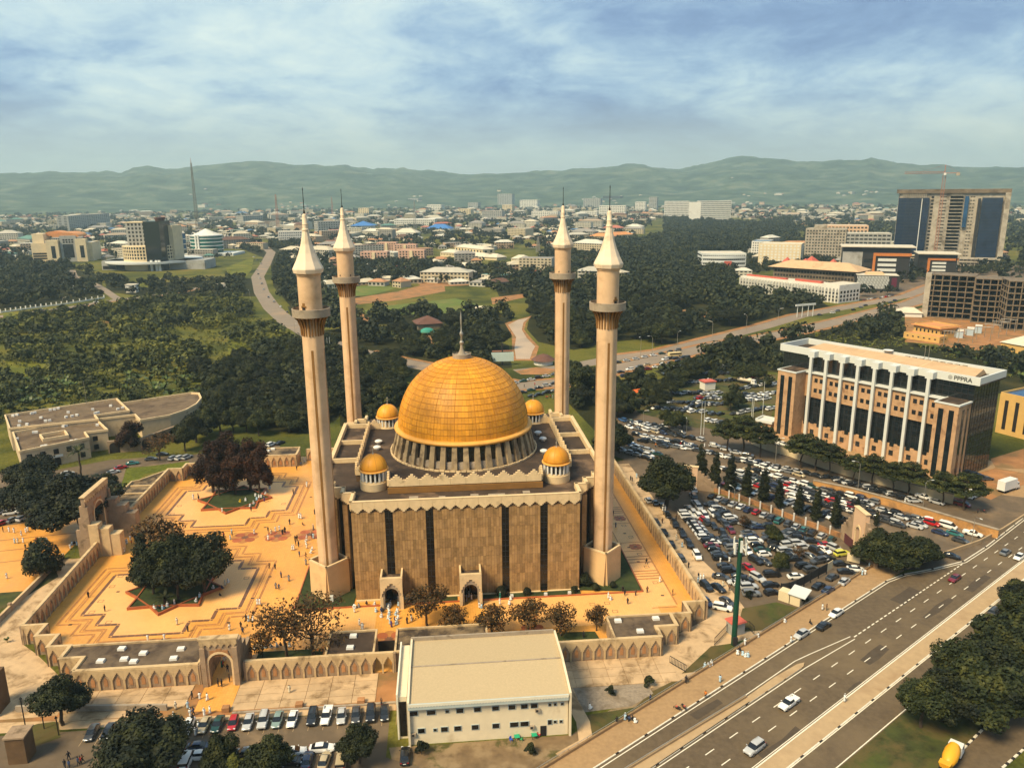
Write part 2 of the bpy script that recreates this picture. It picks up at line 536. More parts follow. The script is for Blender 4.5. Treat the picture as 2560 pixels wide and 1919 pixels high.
for r in range(rows):
 t0,t1=1.44*r/rows+0.004,1.44*(r+1)/rows-0.004
 tm_=(t0+t1)/2
 per=max(2,round(6.4*math.cos(tm_)))
 da=2*pi/(NR*per)
 rib=0.07/(DR*math.cos(tm_))
 ga=0.022/(DR*math.cos(tm_))
 for v in range(per):
  g=MB()
  a0=v*da-pi/NR+(rib if v==0 else ga)
  a1=(v+1)*da-pi/NR-(rib if v==per-1 else ga)
  pts=[]
  for k in(0.993,1.004):
   for t,a in((t0,a0),(t0,(a0+a1)/2),(t0,a1),(t1,a1),(t1,(a0+a1)/2),(t1,a0)):
    pts.append((DR*k*math.cos(t)*math.cos(a),DR*k*math.cos(t)*math.sin(a),DH*k*math.sin(t)))
  g.add(pts,[(6,7,10,11),(7,8,9,10),(0,1,7,6),(1,2,8,7),(2,3,9,8),(3,4,10,9),(4,5,11,10),(5,0,6,11)])
  me=g.mesh('dome_tile',M['gold'])
  for s in range(NR):
   a=2*pi*s/NR+(a0+a1)/2
   face=math.cos(tm_)*(math.cos(a)*cl_.x+math.sin(a)*cl_.y)*0.93+math.sin(tm_)*0.2
   tiles.append((face*(per*0+1.2-0.02*r),me,2*pi*s/NR))
tiles.sort(key=lambda q:-q[0])
for q in tiles[:300]:
 ob('dome_tile',q[1],mosque,(DX,DY,DZ),q[2])
ob('dome_tiling',merge_mesh('dome_tiling',[(q[1],Matrix.Rotation(q[2],4,'Z'))for q in tiles[300:]],M['gold']),mosque,(DX,DY,DZ),kind='stuff')
g=MB()
for s in range(NR):
 a=2*pi*s/NR-pi/NR
 g.tube([(DR*1.004*math.cos(t)*math.cos(a),DR*1.004*math.cos(t)*math.sin(a),DH*1.004*math.sin(t))for t in np.linspace(0,1.45,14)],0.07,4)
part('dome_rib',g,M['goldgap'],mosque,loc=(DX,DY,DZ))
part('lantern_ring',MB().lathe([(2.5,53.0),(2.6,53.1),(2.6,54.4),(2.45,54.45),(2.45,54.1),(1.2,54.15),(0.75,54.9),(0.45,55.9),(0.35,56.9)],28,(DX,DY,0)),M['concrete'],mosque,True)
part('finial',MB().lathe([(0.34,56.8),(0.62,57.2),(0.62,57.6),(0.3,57.95),(0.26,59.2),(0.52,59.7),(0.5,60.2),(0.2,60.6),(0.16,62.4),(0.28,62.9),(0.26,64.6),(0.03,66.3)],12,(DX,DY,0)),M['metal'],mosque,True)
for tx,ty in((-23.2,-27.8),(23.7,-27.6),(-22.6,19.6),(23.2,19.2)):
 t=part('turret',MB().lathe([(3.55,25.06),(3.6,27.0),(3.45,27.1),(3.45,27.35),(2.6,27.4),(2.6,29.9)],32),M['trim'],mosque,True,(tx,ty,0))
 g,gl=MB(),MB()
 for i in range(18):
  a=2*pi*i/18
  g.box((3.15*math.cos(a),3.15*math.sin(a),28.65),(0.45,0.42,2.5),a)
  a+=pi/18
  gl.box((2.72*math.cos(a),2.72*math.sin(a),28.6),(0.1,0.6,2.2),a)
 part('turret_columns',g,M['white'],t)
 part('window',gl,M['glass'],t)
 part('turret_rim',MB().lathe([(3.3,29.8),(3.75,29.9),(3.75,30.15),(3.4,30.3)],32),M['goldrim'],t,True)
 part('turret_dome',MB().lathe([(3.45*math.cos(q),30.25+3.75*math.sin(q))for q in np.linspace(0,1.56,12)],32),M['gold'],t,'all')
 g=MB()
 for s in range(10):
  a=2*pi*s/10
  g.tube([(3.46*math.cos(q)*math.cos(a),3.46*math.cos(q)*math.sin(a),30.25+3.76*math.sin(q))for q in np.linspace(0,1.5,8)],0.035,4)
 part('dome_rib',g,M['goldgap'],t)
 g=MB().lathe([(0.3,33.9),(0.16,34.2),(0.1,34.9),(0.17,35.1),(0.08,35.3),(0.06,35.9)],8)
 g.tube([(0.22*math.cos(q),0,36.1+0.22*math.sin(q))for q in np.linspace(-4.3,1.1,9)],0.05,5)
 part('finial',g,M['metal'],t)
def arch_poly(w,h,spring,n=10,rise=1.0):
 """outline of a round-headed opening: width w, springing height, crown height h"""
 r=w/2
 return[(-r,0),(-r,spring)]+[(-r*math.cos(pi*i/n),spring+(h-spring)*math.sin(pi*i/n))for i in range(1,n)]+[(r,spring),(r,0)]
def plate_with_arch(w,h,aw,ah,spring,step=None):
 """outer plate outline with the arch cut up from below (one concave polygon)"""
 op=arch_poly(aw,ah,spring)
 top=[(w/2,h),(-w/2,h)]if step is None else step
 return[(-w/2,0)]+op+[(w/2,0)]+top
for px,lab in((-18.8,'left'),(0.3,'mid')):
 p=ob('porch',None,mosque,(px,0,0))
 g=MB()
 g.plate(plate_with_arch(5.3,6.6,3.3,5.6,3.9),(0,-44.5,0),(1,0,0),(0,0,1),(0,-1,0),0.6)
 part('porch_front',g,M['concrete'],p)
 g=MB()
 st=[(2.65,8.4),(-2.65,8.4)]
 q=[(-2.65,3.6),(-2.3,3.6),(-2.3,4.5),(-1.95,4.5),(-1.95,5.2),(-1.5,5.2),(-1.5,5.9),(-1.0,5.9),(-1.0,6.5),(-.4,6.5),(-.4,7.0),(.4,7.0),(.4,6.5),(1.0,6.5),(1.0,5.9),(1.5,5.9),(1.5,5.2),(1.95,5.2),(1.95,4.5),(2.3,4.5),(2.3,3.6),(2.65,3.6)]
 g.plate(q+st,(0,-45.1,0),(1,0,0),(0,0,1),(0,-1,0),0.25)
 for sx in(-1,1):
  g.box((sx*2.4,-44.8,1.75),(0.75,1.0,3.5))
  g.box((sx*2.45,-42.4,7.5),(0.4,4.6,1.8))
 g.box((0,-44.75,7.55),(5.3,0.4,1.7))
 part('porch_parapet',g,M['trim'],p)
 part('porch_roof',MB().box((0,-42.4,6.75),(4.6,4.4,0.3)),M['roof'],p)
 g=MB()
 for sx in(-1,1):
  g.box((sx*2.4,-42.2,3.3),(0.4,4.3,6.6))
 part('porch_wall',g,M['panel_low'],p)
 part('door',MB().plate(arch_poly(3.2,5.4,3.8),(0,-40.25,0),(1,0,0),(0,0,1),(0,-1,0),0.1),M['glass'],p)
def minaret(loc,label,cone_n=10):
 t=thing('minaret',label,'minaret',mq(*loc),YAW,'minarets of the mosque')
 hb,ht=5.42/math.sqrt(2),4.9/math.sqrt(2)
 g=MB()
 for k in range(4):
  a=pi/4+k*pi/2
  ca,sa=math.cos(a),math.sin(a)
  def P_(n_,u,z):
   return(ca*n_-sa*u,sa*n_+ca*u,z)
  wb,wt=hb-0.78,ht-0.12
  g.add([P_(hb,-wb,0),P_(hb,wb,0),P_(ht,wt,8.9),P_(ht,-wt,8.9),P_(hb-.7,-wb,0),P_(hb-.7,wb,0),P_(ht-.6,wt,8.9),P_(ht-.6,-wt,8.9)],[(0,1,2,3),(5,4,7,6),(1,5,6,2),(4,0,3,7)])
 part('base_slab',g,M['stone'],t)
 part('base_core',MB().add([(x*(hb-.45)*1.0,y*(hb-.45),0)for x,y in((1,0),(0,1),(-1,0),(0,-1))]+[(x*4.55,y*4.55,8.3)for x,y in((1,0),(0,1),(-1,0),(0,-1))],[(0,1,5,4),(1,2,6,5),(2,3,7,6),(3,0,4,7),(4,5,6,7)]),M['panel_low'],t)
 g=MB()
 for k in range(4):
  a=pi/4+k*pi/2
  g.box((math.cos(a)*(ht-.12),math.sin(a)*(ht-.12),9.1),(0.5,2*ht+0.26,0.42),a)
 part('base_coping',g,M['trim'],t)
 g=MB()
 n_=32
 for z0,z1,r0,r1 in((8.0,70.4,2.43,2.43),):
  vs=[]
  for z,r in((z0,r0),(z1,r1)):
   for i in range(n_):
    a=2*pi*(i+0.5)/n_
    e=r*(1.0-0.035*math.cos(8*a))
    vs.append((e*math.cos(a),e*math.sin(a),z))
  g.add(vs,[(i,(i+1)%n_,n_+(i+1)%n_,n_+i)for i in range(n_)])
 part('shaft',g,M['minaret'],t,True)
 for k in range(4):
  a=k*pi/2
  part('shaft_groove',MB().box((2.35*math.cos(a),2.35*math.sin(a),35.5),(0.1,0.55,54.5),a),M['groove'],t)
 g=MB()
 for k in range(22):
  a=2*pi*k/22
  g.plate([(2.2,65.9),(2.62,66.1),(2.75,68.0),(3.3,69.6),(4.1,70.5),(2.2,70.5)],(-math.sin(a)*-0.16,math.cos(a)*-0.16,0),(math.cos(a),math.sin(a),0),(0,0,1),(-math.sin(a),math.cos(a),0),0.32)
 part('bracket',g,M['groove'],t)
 part('balcony',MB().lathe([(2.3,70.3),(4.15,70.45),(4.32,70.5),(4.36,72.35),(4.16,72.4),(4.1,70.85),(2.3,70.8)],40),M['concrete'],t,True)
 part('upper_drum',MB().lathe([(2.62,70.7),(2.62,79.8),(2.8,79.9),(2.85,80.6)],32),M['minaret'],t,True)
 part('spire',MB().lathe([(2.8,80.3),(3.3,80.45),(3.52,81.3),(3.45,81.55),(2.65,83.1),(1.9,84.9),(1.3,86.8),(0.9,88.6),(0.68,89.9)],cone_n,a0=0.3),M['spire'],t)
 part('spire_collar',MB().lathe([(0.6,89.7),(0.8,89.9),(0.8,90.2),(0.62,90.3),(0.6,91.2),(0.68,91.3),(0.58,91.45),(0.58,92.6),(0.5,92.8),(0.56,93.1),(0.4,93.45),(0.1,93.6)],16),M['spire'],t,True)
 g=MB().lathe([(0.12,93.4),(0.26,93.9),(0.1,94.4),(0.07,98.6),(0.12,98.8),(0.03,99.36)],8)
 part('rod',g,M['black'],t)
 a=-2.05 if loc[0]<0 else-1.0
 if loc[1]<0:
  d=part('balcony_door',MB().box((2.6*math.cos(a),2.6*math.sin(a),71.8),(0.14,0.8,2.0),a),M['black'],t)
  part('door_surround',MB().box((2.58*math.cos(a),2.58*math.sin(a),72.9),(0.1,1.3,0.5),a).box((2.58*math.cos(a),2.58*math.sin(a),73.45),(0.1,0.7,0.6),a),M['groove'],d)
 else:
  for a in(-2.2,-0.9):
   part('vent',MB().box((2.6*math.cos(a),2.6*math.sin(a),72.8),(0.1,0.35,0.5),a),M['black'],t)
 return t
minaret((-34.79,-34.79),'cream minaret nearest on the left, its stone base in a grass bed by the plaza')
minaret((34.79,-34.79),'tall cream minaret nearest on the right, between the mosque front and the car park')
minaret((-34.79,34.79),'cream minaret behind the left roofs of the mosque, farther than the near left one')
minaret((34.79,34.79),'cream minaret at the back right of the mosque, before the crowded street')
def tile_mat(name,col,col2,mortar,w,h,rough=0.4,var=0.12,dirt=None,damt=(0.55,0.75),dsc=0.08,spec=0.4,msz=0.02):
 m=bpy.data.materials.new(name)
 m.use_nodes=True
 t=NT(m.node_tree)
 out=t.new('ShaderNodeOutputMaterial')
 b=t.new('ShaderNodeBsdfPrincipled',Roughness=rough)
 b.inputs['Specular IOR Level'].default_value=spec
 t.l.new(b.outputs[0],out.inputs[0])
 oc=t.new('ShaderNodeTexCoord').outputs['Object']
 br=t.new('ShaderNodeTexBrick',{'offset':0.0},Vector=oc,Color1=col,Color2=col2,Mortar=mortar,Scale=1.0,Mortar_Size=msz,Brick_Width=w,Row_Height=h,Bias=0.0)
 src=br.outputs[0]
 n=t.noise(oc,0.07,7,0.62,0.3)
 f=t.new('ShaderNodeMapRange',Value=n,From_Min=0.3,From_Max=0.7,To_Min=1-var,To_Max=1+var).outputs[0]
 src=t.mix(1.0,src,t.new('ShaderNodeCombineColor',Red=f,Green=f,Blue=f).outputs[0],'MULTIPLY')
 if dirt:
  src=t.mix(t.ramp(t.noise(oc,dsc,9,0.68,0.6),damt),src,dirt)
 t.put(b,'Base Color',src)
 return m
M['tile']=tile_mat('orange_paving',(0.72,0.335,0.064),(0.66,0.295,0.052),(0.52,0.22,0.042),0.6,0.6,0.45,0.16,(0.60,0.29,0.075))
M['tile_pale']=tile_mat('peach_paving',(0.80,0.42,0.135),(0.77,0.39,0.12),(0.64,0.31,0.085),0.6,0.6,0.45,0.10,(0.66,0.34,0.10))
M['band']=mat('dark_band_tile',(0.16,0.075,0.04),0.5,0.2,0.8,rnd=0.2)
M['band2']=mat('brown_band_tile',(0.40,0.17,0.045),0.5,0.2,0.8,rnd=0.12)
M['red']=mat('red_tile',(0.36,0.10,0.035),0.55,0.2,0.6,rnd=0.15)
M['arc']=mat('arcade_cream',(0.56,0.39,0.20),0.8,0.12,0.5,(0.22,0.14,0.065),0.22,(0.50,0.72),bump=0.2)
M['niche']=mat('niche_render',(0.33,0.225,0.135),0.85,0.18,0.6,(0.15,0.10,0.055),0.3,(0.5,0.7))
M['brick']=mat('niche_brick',(0.40,0.19,0.075),0.85,0.18,1.2,rnd=0.15)
M['grass']=mat('lawn',(0.038,0.044,0.010),0.95,0.45,0.35,(0.10,0.072,0.022),0.09,(0.42,0.6),bump=0.5,bscale=3,det=9,tint=((0.065,0.075,0.012),0.12))
M['grass_dark']=mat('lawn_dark',(0.030,0.042,0.010),0.95,0.35,0.6,(0.05,0.055,0.012),0.2,(0.45,0.7),bump=0.5,bscale=3)
M['soil']=mat('red_soil',(0.34,0.155,0.055),0.95,0.25,0.15,(0.20,0.12,0.045),0.08,(0.45,0.65))
M['slab']=mat('old_concrete_slab',(0.50,0.335,0.18),0.85,0.14,0.35,(0.22,0.135,0.06),0.20,(0.48,0.68),rnd=0.08,bump=0.2)
court=ob('plaza',MB().sheet([(-102.2,-8.4),(-100.6,-51.2),(-95.4,-51.2),(-95.4,-55.9),(-90.7,-55.9),(-90.7,-60.6),(-86,-60.6),(-86,-65.4),(-81.3,-65.4),(-81.3,-70.2),(40.4,-70.2),(40.4,-66.3),(45.1,-66.3),(45.1,-61.5),(49.7,-61.5),(49.7,-56.8),(55,-56.8),(55,60),(20,72),(-83,72),(-83,65.2),(-88,65.2),(-88,60.4),(-92.8,60.4),(-92.8,55.6),(-97.5,55.6),(-97.5,50.6),(-102.2,50.6)],0.02).mesh('plaza',M['tile']),None,mq(0,0),YAW,kind='structure')
ob('gate_path',MB().sheet([(-55.4,-63),(-48.4,-63),(-48.2,-80.2),(-55.2,-79.6)],0.13).mesh('gate_path',M['tile']),None,mq(0,0),YAW,kind='structure')
def field(sy):
 """stepped octagon round each star bed; sy mirrors it"""
 q=[(-93.2,-19.6),(-93.2,-40),(-87.8,-40),(-87.8,-45),(-82.6,-45),(-82.6,-50.4),(-66.4,-50.4),(-66.4,-45.4),(-61.3,-45.4),(-61.3,-40.5),(-56.1,-40.5),(-56.1,-19.6),(-61.3,-19.6),(-61.3,-14.6),(-66.4,-14.6),(-66.4,-9.4),(-82.6,-9.4),(-82.6,-14.6),(-87.8,-14.6),(-87.8,-19.6)]
 return[(x,y*sy)for x,y in q]
def grow(poly,d):
 P=[Vector(p)for p in poly]
 if sum(P[i].x*P[(i+1)%len(P)].y-P[(i+1)%len(P)].x*P[i].y for i in range(len(P)))<0:
  d=-d
 out=[]
 for i in range(len(P)):
  a,b,c=P[i-1],P[i],P[(i+1)%len(P)]
  u,v=(b-a).normalized(),(c-b).normalized()
  out.append((b.x+d*(u.y+v.y),b.y-d*(u.x+v.x)))
 return out
tmc={}
tile_n=0
def band(poly,wd,z,m,tl=1.68,as_parts=True,name='band_tile'):
 """a ring of paving tiles along a closed outline, each laid with an open joint"""
 global tile_n
 st=MB()
 for i in range(len(poly)):
  a,b=Vector(poly[i]),Vector(poly[(i+1)%len(poly)])
  d=b-a
  L_=d.length-wd
  k=max(1,round(L_/tl))
  ang=math.atan2(d.y,d.x)
  u=d.normalized()
  for j in range(k):
   p=a+u*(wd/2+L_*(j+0.5)/k)
   ln=L_/k-0.07
   if as_parts and tile_n<300:
    tile_n+=1
    key=(round(ln,2),wd,m.name)
    if key not in tmc:
     tmc[key]=MB().box((0,0,0),(ln,wd,0.03)).mesh(name,m)
    ob(name,tmc[key],court,(p.x,p.y,z),ang)
   else:
    st.box((p.x,p.y,z),(ln,wd,0.03),ang)
  st.box((a.x,a.y,z),(wd*.6,wd*.6,0.03),ang)
 part(name+'_ring',st,m,court,kind='stuff')
for sy in(1,-1):
 part('pale_field',MB().sheet(field(sy),0.026),M['tile_pale'],court)
 band(field(sy),0.85,0.03,M['band'])
 band(grow(field(sy),2.0),0.55,0.03,M['band2'],1.9,False)
 band(grow(field(sy),2.6),0.22,0.03,M['band2'],1.9,False)
 band(grow(field(sy),3.9),0.6,0.03,M['band2'],1.9,False)
sq=MB()
for x,y in((-91.6,-20.4),(-91.6,-26),(-91.4,-33.4),(-91.4,-38.6),(-85.4,-43.8),(-91.6,20.4),(-91.5,27),(-58,-25),(-58,25),(48.2,-11.6),(48.0,-3.6),(48,-22.6),(48,-30.2),(48,-38.8),(29.8,-47.8),(33.5,-47.6),(30.6,-51.8),(34.6,-51.6),(-39.7,-48),(-36,-47.8),(-39.9,-53),(-36.2,-52.8),(44,6),(23,-48),(18,-51)):
 for a,b,c,d in((0,.55,1.3,.12),(0,-.55,1.3,.12),(.6,0,.12,1.2),(-.6,0,.12,1.2)):
  sq.box((x+a,y+b,0.032),(c,d,0.03))
part('cover_frame',sq,M['band'],court,kind='stuff')
sq=MB()
for x,y in((-89,-29),(-94,-44),(-70,-52.6),(-57,-47),(-54,-36),(-52,-25),(-40.3,-31),(-32,-47.3),(47,-9),(46,-18.2),(46.5,-27),(48,-45.4),(-95,3),(-90,9),(-60,7),(-50,30)):
 sq.box((x,y,0.035),(0.8,0.55,0.03))
part('drain_cover',sq,M['black'],court,kind='stuff')
g=MB()
g.sheet([(43.8,-50.4),(50.2,-50.4),(50.2,40),(43.8,40)],0.026)
g.sheet([(-42.5,-56.4),(-22.4,-56.4),(-22.4,-43.2),(-42.5,-43.2)],0.026)
g.sheet([(3.4,-57),(45.4,-57),(45.4,-50.41),(43.79,-50.41),(43.79,-43.2),(3.4,-43.2)],0.03)
part('pale_strip',g,M['tile_pale'],court)
g=MB()
g.box((50.3,-5,0.03),(0.45,90,0.03)).box((43.7,0,0.03),(0.25,84,0.03))
for y in(-51.0,-15.1,-1.9,-20.6,3.8,18):
 g.box((47,y,0.031),(6.2,0.3,0.028))
for y in(-24,-25.6,-27.4,-32.4,-33.8,-35.2,-36.6,6,7.4,8.8,10.2):
 g.box((47,y,0.032),(6.2,0.55,0.028))
part('strip_line',g,M['band2'],court,kind='stuff')
def rosette(x,y,r,pet):
 p=part('rosette',MB().lathe([(r*0.62,0.0),(r*0.62,0.018)],24),M['red'],court,loc=(x,y,0.026))
 q=MB().lathe([(r*.36,0.0),(r*.36,0.024)],20).mesh('rosette_petal',M['red'])
 q2=MB().lathe([(r*.36,0.0),(r*.36,0.021)],20).mesh('rosette_petal',M['band2'])
 for i in range(pet):
  a=2*pi*i/pet
  ob('rosette_petal',q if i%2 else q2,p,(r*.64*math.cos(a),r*.64*math.sin(a),0))
 s=[((r*(.36 if i%2 else .2))*math.cos(pi*i/8),(r*(.36 if i%2 else .2))*math.sin(pi*i/8))for i in range(16)]
 part('rosette_star',MB().prism(s,0.026,0.032),M['band'],p)
for x in(-64.4,-55.0,-45.6):
 rosette(x,0.4,4.0,8)
rosette(48,1.7,2.0,8)
rosette(48,-18,2.0,8)
rosette(-18.8,-58,3.6,8)
rosette(14,-58,3.2,8)
beds=[(-42.4,-43),(-28.4,-43),(-28.4,-40.7),(-27.9,-34),(-42.4,-18)],[(27.9,-40.7),(43.4,-43),(43.4,-18),(36.9,-18),(36.9,-26),(27.9,-34)],[(-15.6,-43),(-3,-43),(-3,-40.7),(-15.6,-40.7)],[(3.4,-43),(27.9,-43),(27.9,-40.7),(3.4,-40.7)]
for q in beds:
 b=ob('grass_bed',MB().prism(q,0.02,0.22).mesh('grass_bed',M['grass_dark']),None,mq(0,0),YAW,kind='structure')
g=MB()
for x0,x1 in((-42.6,-21.6),(-16,-2.4),(3.2,43.6)):
 g.box(((x0+x1)/2,-43.15,0.2),(x1-x0,0.26,0.36))
for x in(-42.55,43.55):
 g.box((x,-30.6,0.2),(0.26,25,0.36))
ob('bed_kerb',g.mesh('bed_kerb',M['red']),None,mq(0,0),YAW,kind='structure')
for sy,w_ in((-1,'near'),(1,'far')):
 cx,cy=-74.6,30.2*sy
 st=thing('star_planter','eight-pointed red-edged planter holding the '+('dark green trees on the near paved field' if sy<0 else 'red-brown trees on the far paved field'),'planter',mq(cx,cy),YAW,'star planters of the plaza')
 pts=[((11.8 if i%2==0 else 8.6)*math.cos(pi*i/8),(11.8 if i%2==0 else 8.6)*math.sin(pi*i/8))for i in range(16)]
 part('soil',MB().prism(pts,0.02,0.42),M['grass_dark'],st)
 part('kerb',MB().wallp(pts+[pts[0]],0.4,0.02,0.7),M['red'],st)
 inn=[(8.7*math.cos(pi*i/4+pi/8),8.7*math.sin(pi*i/4+pi/8))for i in range(9)]
 part('inner_kerb',MB().wallp(inn,0.3,0.3,0.66),M['red'],st)
BAY=2.36
WH=4.55
def arch_frame(h_):
 h=BAY/2-0.01
 e=h-0.17
 q=[(-h,0),(-e,0),(-e,2.3),(-.8,2.3),(-.8,2.75),(-.58,2.75),(-.58,3.15),(-.36,3.15),(-.36,3.5),(-.15,3.5),(-.15,3.85)]
 q=q+[(-x,z)for x,z in q[::-1]]+[(h,h_),(-h,h_)]
 return MB().plate(q,(0,0,0),(1,0,0),(0,0,1),(0,-1,0),0.24).mesh('arch_frame',M['arc'])
AF=arch_frame(WH-0.05)
NPM=MB().plate([(-.38,.8),(.38,.8),(.38,2.2),(.24,2.2),(.24,2.5),(.1,2.5),(.1,2.75),(-.1,2.75),(-.1,2.5),(-.24,2.5),(-.24,2.2),(-.38,2.2)],(0,0,0),(1,0,0),(0,0,1),(0,-1,0),0.07).mesh('niche_panel',M['brick'])
def arcade(path,label,faces,brick=True,thick=0.5,open_bays=(),cop=0.75):
 """wall along path; faces: 'R' outer side to the right of travel, 'L' left, or both"""
 o=thing('arcade_wall',label,'wall',mq(0,0),YAW,'stepped-arch arcade walls of the courtyard')
 core=MB()
 for i in range(len(path)-1):
  a,b=Vector(path[i]),Vector(path[i+1])
  d=b-a
  u=d.normalized()
  ang=math.atan2(d.y,d.x)
  k=max(1,round(d.length/BAY))
  for j in range(k):
   p=a+d*((j+0.5)/k)
   op=i==0 and j in open_bays
   if op:
    core.box((p.x,p.y,WH-0.4),(d.length/k-0.02,thick-0.02,0.78),ang)
   else:
    core.box((p.x,p.y,WH/2),(d.length/k+(0.3 if j in(0,k-1)else 0.0)*0,thick,WH-0.02),ang)
   for s in faces:
    sg=1 if s=='R' else-1
    nn=Vector((u.y,-u.x))*sg*thick/2
    r=ang if s=='R' else ang+pi
    f=ob('arch_frame',AF,o,(p.x+nn.x,p.y+nn.y,0),r,(d.length/k/BAY,1,1))
    if brick and not op:
     ob('niche_panel',NPM,o,(p.x+nn.x,p.y+nn.y,0),r)
  for q in(a,b):
   core.box((q.x,q.y,WH/2),(thick+.3,thick+.3,WH-0.03),ang)
 part('wall_core',core,M['niche'],o)
 part('coping',MB().wallp(path,cop,WH,WH+0.14),M['arc'],o)
 return o
arcade([(-102.2,-8.4),(-100.6,-51.2),(-99.8,-51.2),(-95.4,-51.2),(-95.4,-55.9),(-90.7,-55.9),(-90.7,-60.6),(-86.0,-60.6),(-86.0,-65.4),(-81.3,-65.4),(-81.3,-70.2)],'arcade wall from the left gate, stepping round to the near left corner','LR')
arcade([(-81.3,-70.3),(-56.6,-70.3)],'arcade wall left of the front gate, under the roof with seven skylights','R')
arcade([(-47.2,-70.3),(-16.9,-70.3)],'arcade wall between the front gate and the white annex, with two open bays','R',open_bays=(11,12))
arcade([(18.2,-70.3),(40.4,-70.3),(40.4,-66.3),(45.1,-66.3),(45.1,-61.5),(49.7,-61.5),(49.7,-56.8),(54.6,-56.8)],'arcade wall right of the white annex, stepping back to the car park','R')
arcade([(55.0,-56.8),(55.0,62)],'long arcade wall between the plaza and the packed car park','LR',brick=False)
arcade([(-97.5,50.6),(-102.2,50.6),(-102.2,7.6)],'arcade wall beyond the left gate, before a roofed gallery','L')
arcade([(-83,70),(-83,65.2),(-88,65.2),(-88,60.4),(-92.8,60.4),(-92.8,55.6),(-97.5,55.6),(-97.5,50.6)],'stepped arcade wall at the far left corner behind the red-brown trees','L')
arcade([(-83,61.2),(-60,61.2),(-60,67)],'arcade wall of the room at the far edge of the plaza','R')
arcade([(-57,67),(-38,67),(-38,62),(-37,58)],'arcade wall at the back of the plaza behind the left minarets','R')
M['roof2']=mat('weathered_roof',(0.125,0.085,0.05),0.9,0.3,0.4,(0.045,0.028,0.018),0.16,(0.45,0.65),bump=0.3)
M['roof3']=mat('mossy_roof',(0.20,0.135,0.07),0.9,0.3,0.4,(0.04,0.026,0.016),0.22,(0.40,0.6),bump=0.3)
SKY=MB().box((0,0,0.25),(1.55,1.2,0.5),0,0,0.92).mesh('skylight',M['white'])
for poly,sk,label,m in(([(-86,-60.6),(-86,-65.2),(-81.1,-65.2),(-81.1,-69.95),(-56.7,-69.95),(-56.7,-60.6)],[(-74.6,-62.8),(-77.2,-67),(-72.6,-66.8),(-69.4,-65),(-70.3,-67.9),(-62,-64.2),(-62.4,-67.6)],'flat-roofed room left of the front gate, seven white skylights on it',M['roof2']),([(-31,-61.2),(-21.1,-61.2),(-21.1,-69.95),(-31,-69.95)],[(-26,-63),(-26.2,-67.4)],'dark flat-roofed room beside the passage, with two white skylights',M['roof']),([(-16.6,-61.3),(3,-61.3),(3,-69.95),(-16.6,-69.95)],[],'mossy flat-roofed room behind the white annex roof',M['roof3']),([(30.4,-61.2),(45,-61.2),(45,-66.1),(40.2,-66.1),(40.2,-69.95),(30.4,-69.95)],[(32.6,-63),(41.3,-62.9),(36.5,-67.6)],'flat-roofed room at the near right corner, with three white skylights',M['roof2']),([(-83,61.4),(-60.2,61.4),(-60.2,70),(-83,70)],[(-71.5,67),(-70,69)],'flat-roofed room at the far edge of the plaza',M['roof3'])):
 o=thing('courtyard_room',label,'room',mq(0,0),YAW,'flat-roofed rooms of the courtyard')
 part('wall',MB().prism(poly,0.02,4.2),M['niche'],o)
 part('roof',MB().prism(grow(poly,-0.15),4.2,4.26),m,o)
 part('parapet',MB().wallp(poly+[poly[0]],0.42,4.2,4.64),M['arc'],o)
 for x,y in sk:
  ob('skylight',SKY,o,(x,y,4.26),R.uniform(-.1,.1))
t=thing('passage_gate','dark iron gate in the passage between two flat roofed rooms','gate',mq(-18.9,-62.6),YAW)
part('gate_leaf',MB().box((0,0,1.3),(4.0,0.1,2.5)),M['black'],t)
part('gate_post',MB().box((-2.0,0,1.6),(0.15,0.2,3.2)),M['arc'],t)
ob('grass_bed',MB().prism([(-47,-60.5),(-33,-60.5),(-33,-69.9),(-47,-69.9)],0.02,0.3).mesh('grass_bed',M['grass_dark']),None,mq(0,0),YAW,kind='structure')
ob('grass_bed',MB().prism([(3.4,-58.5),(28,-60),(29.6,-69.9),(3.4,-69.9)],0.02,0.25).mesh('grass_bed',M['grass_dark']),None,mq(0,0),YAW,kind='structure')
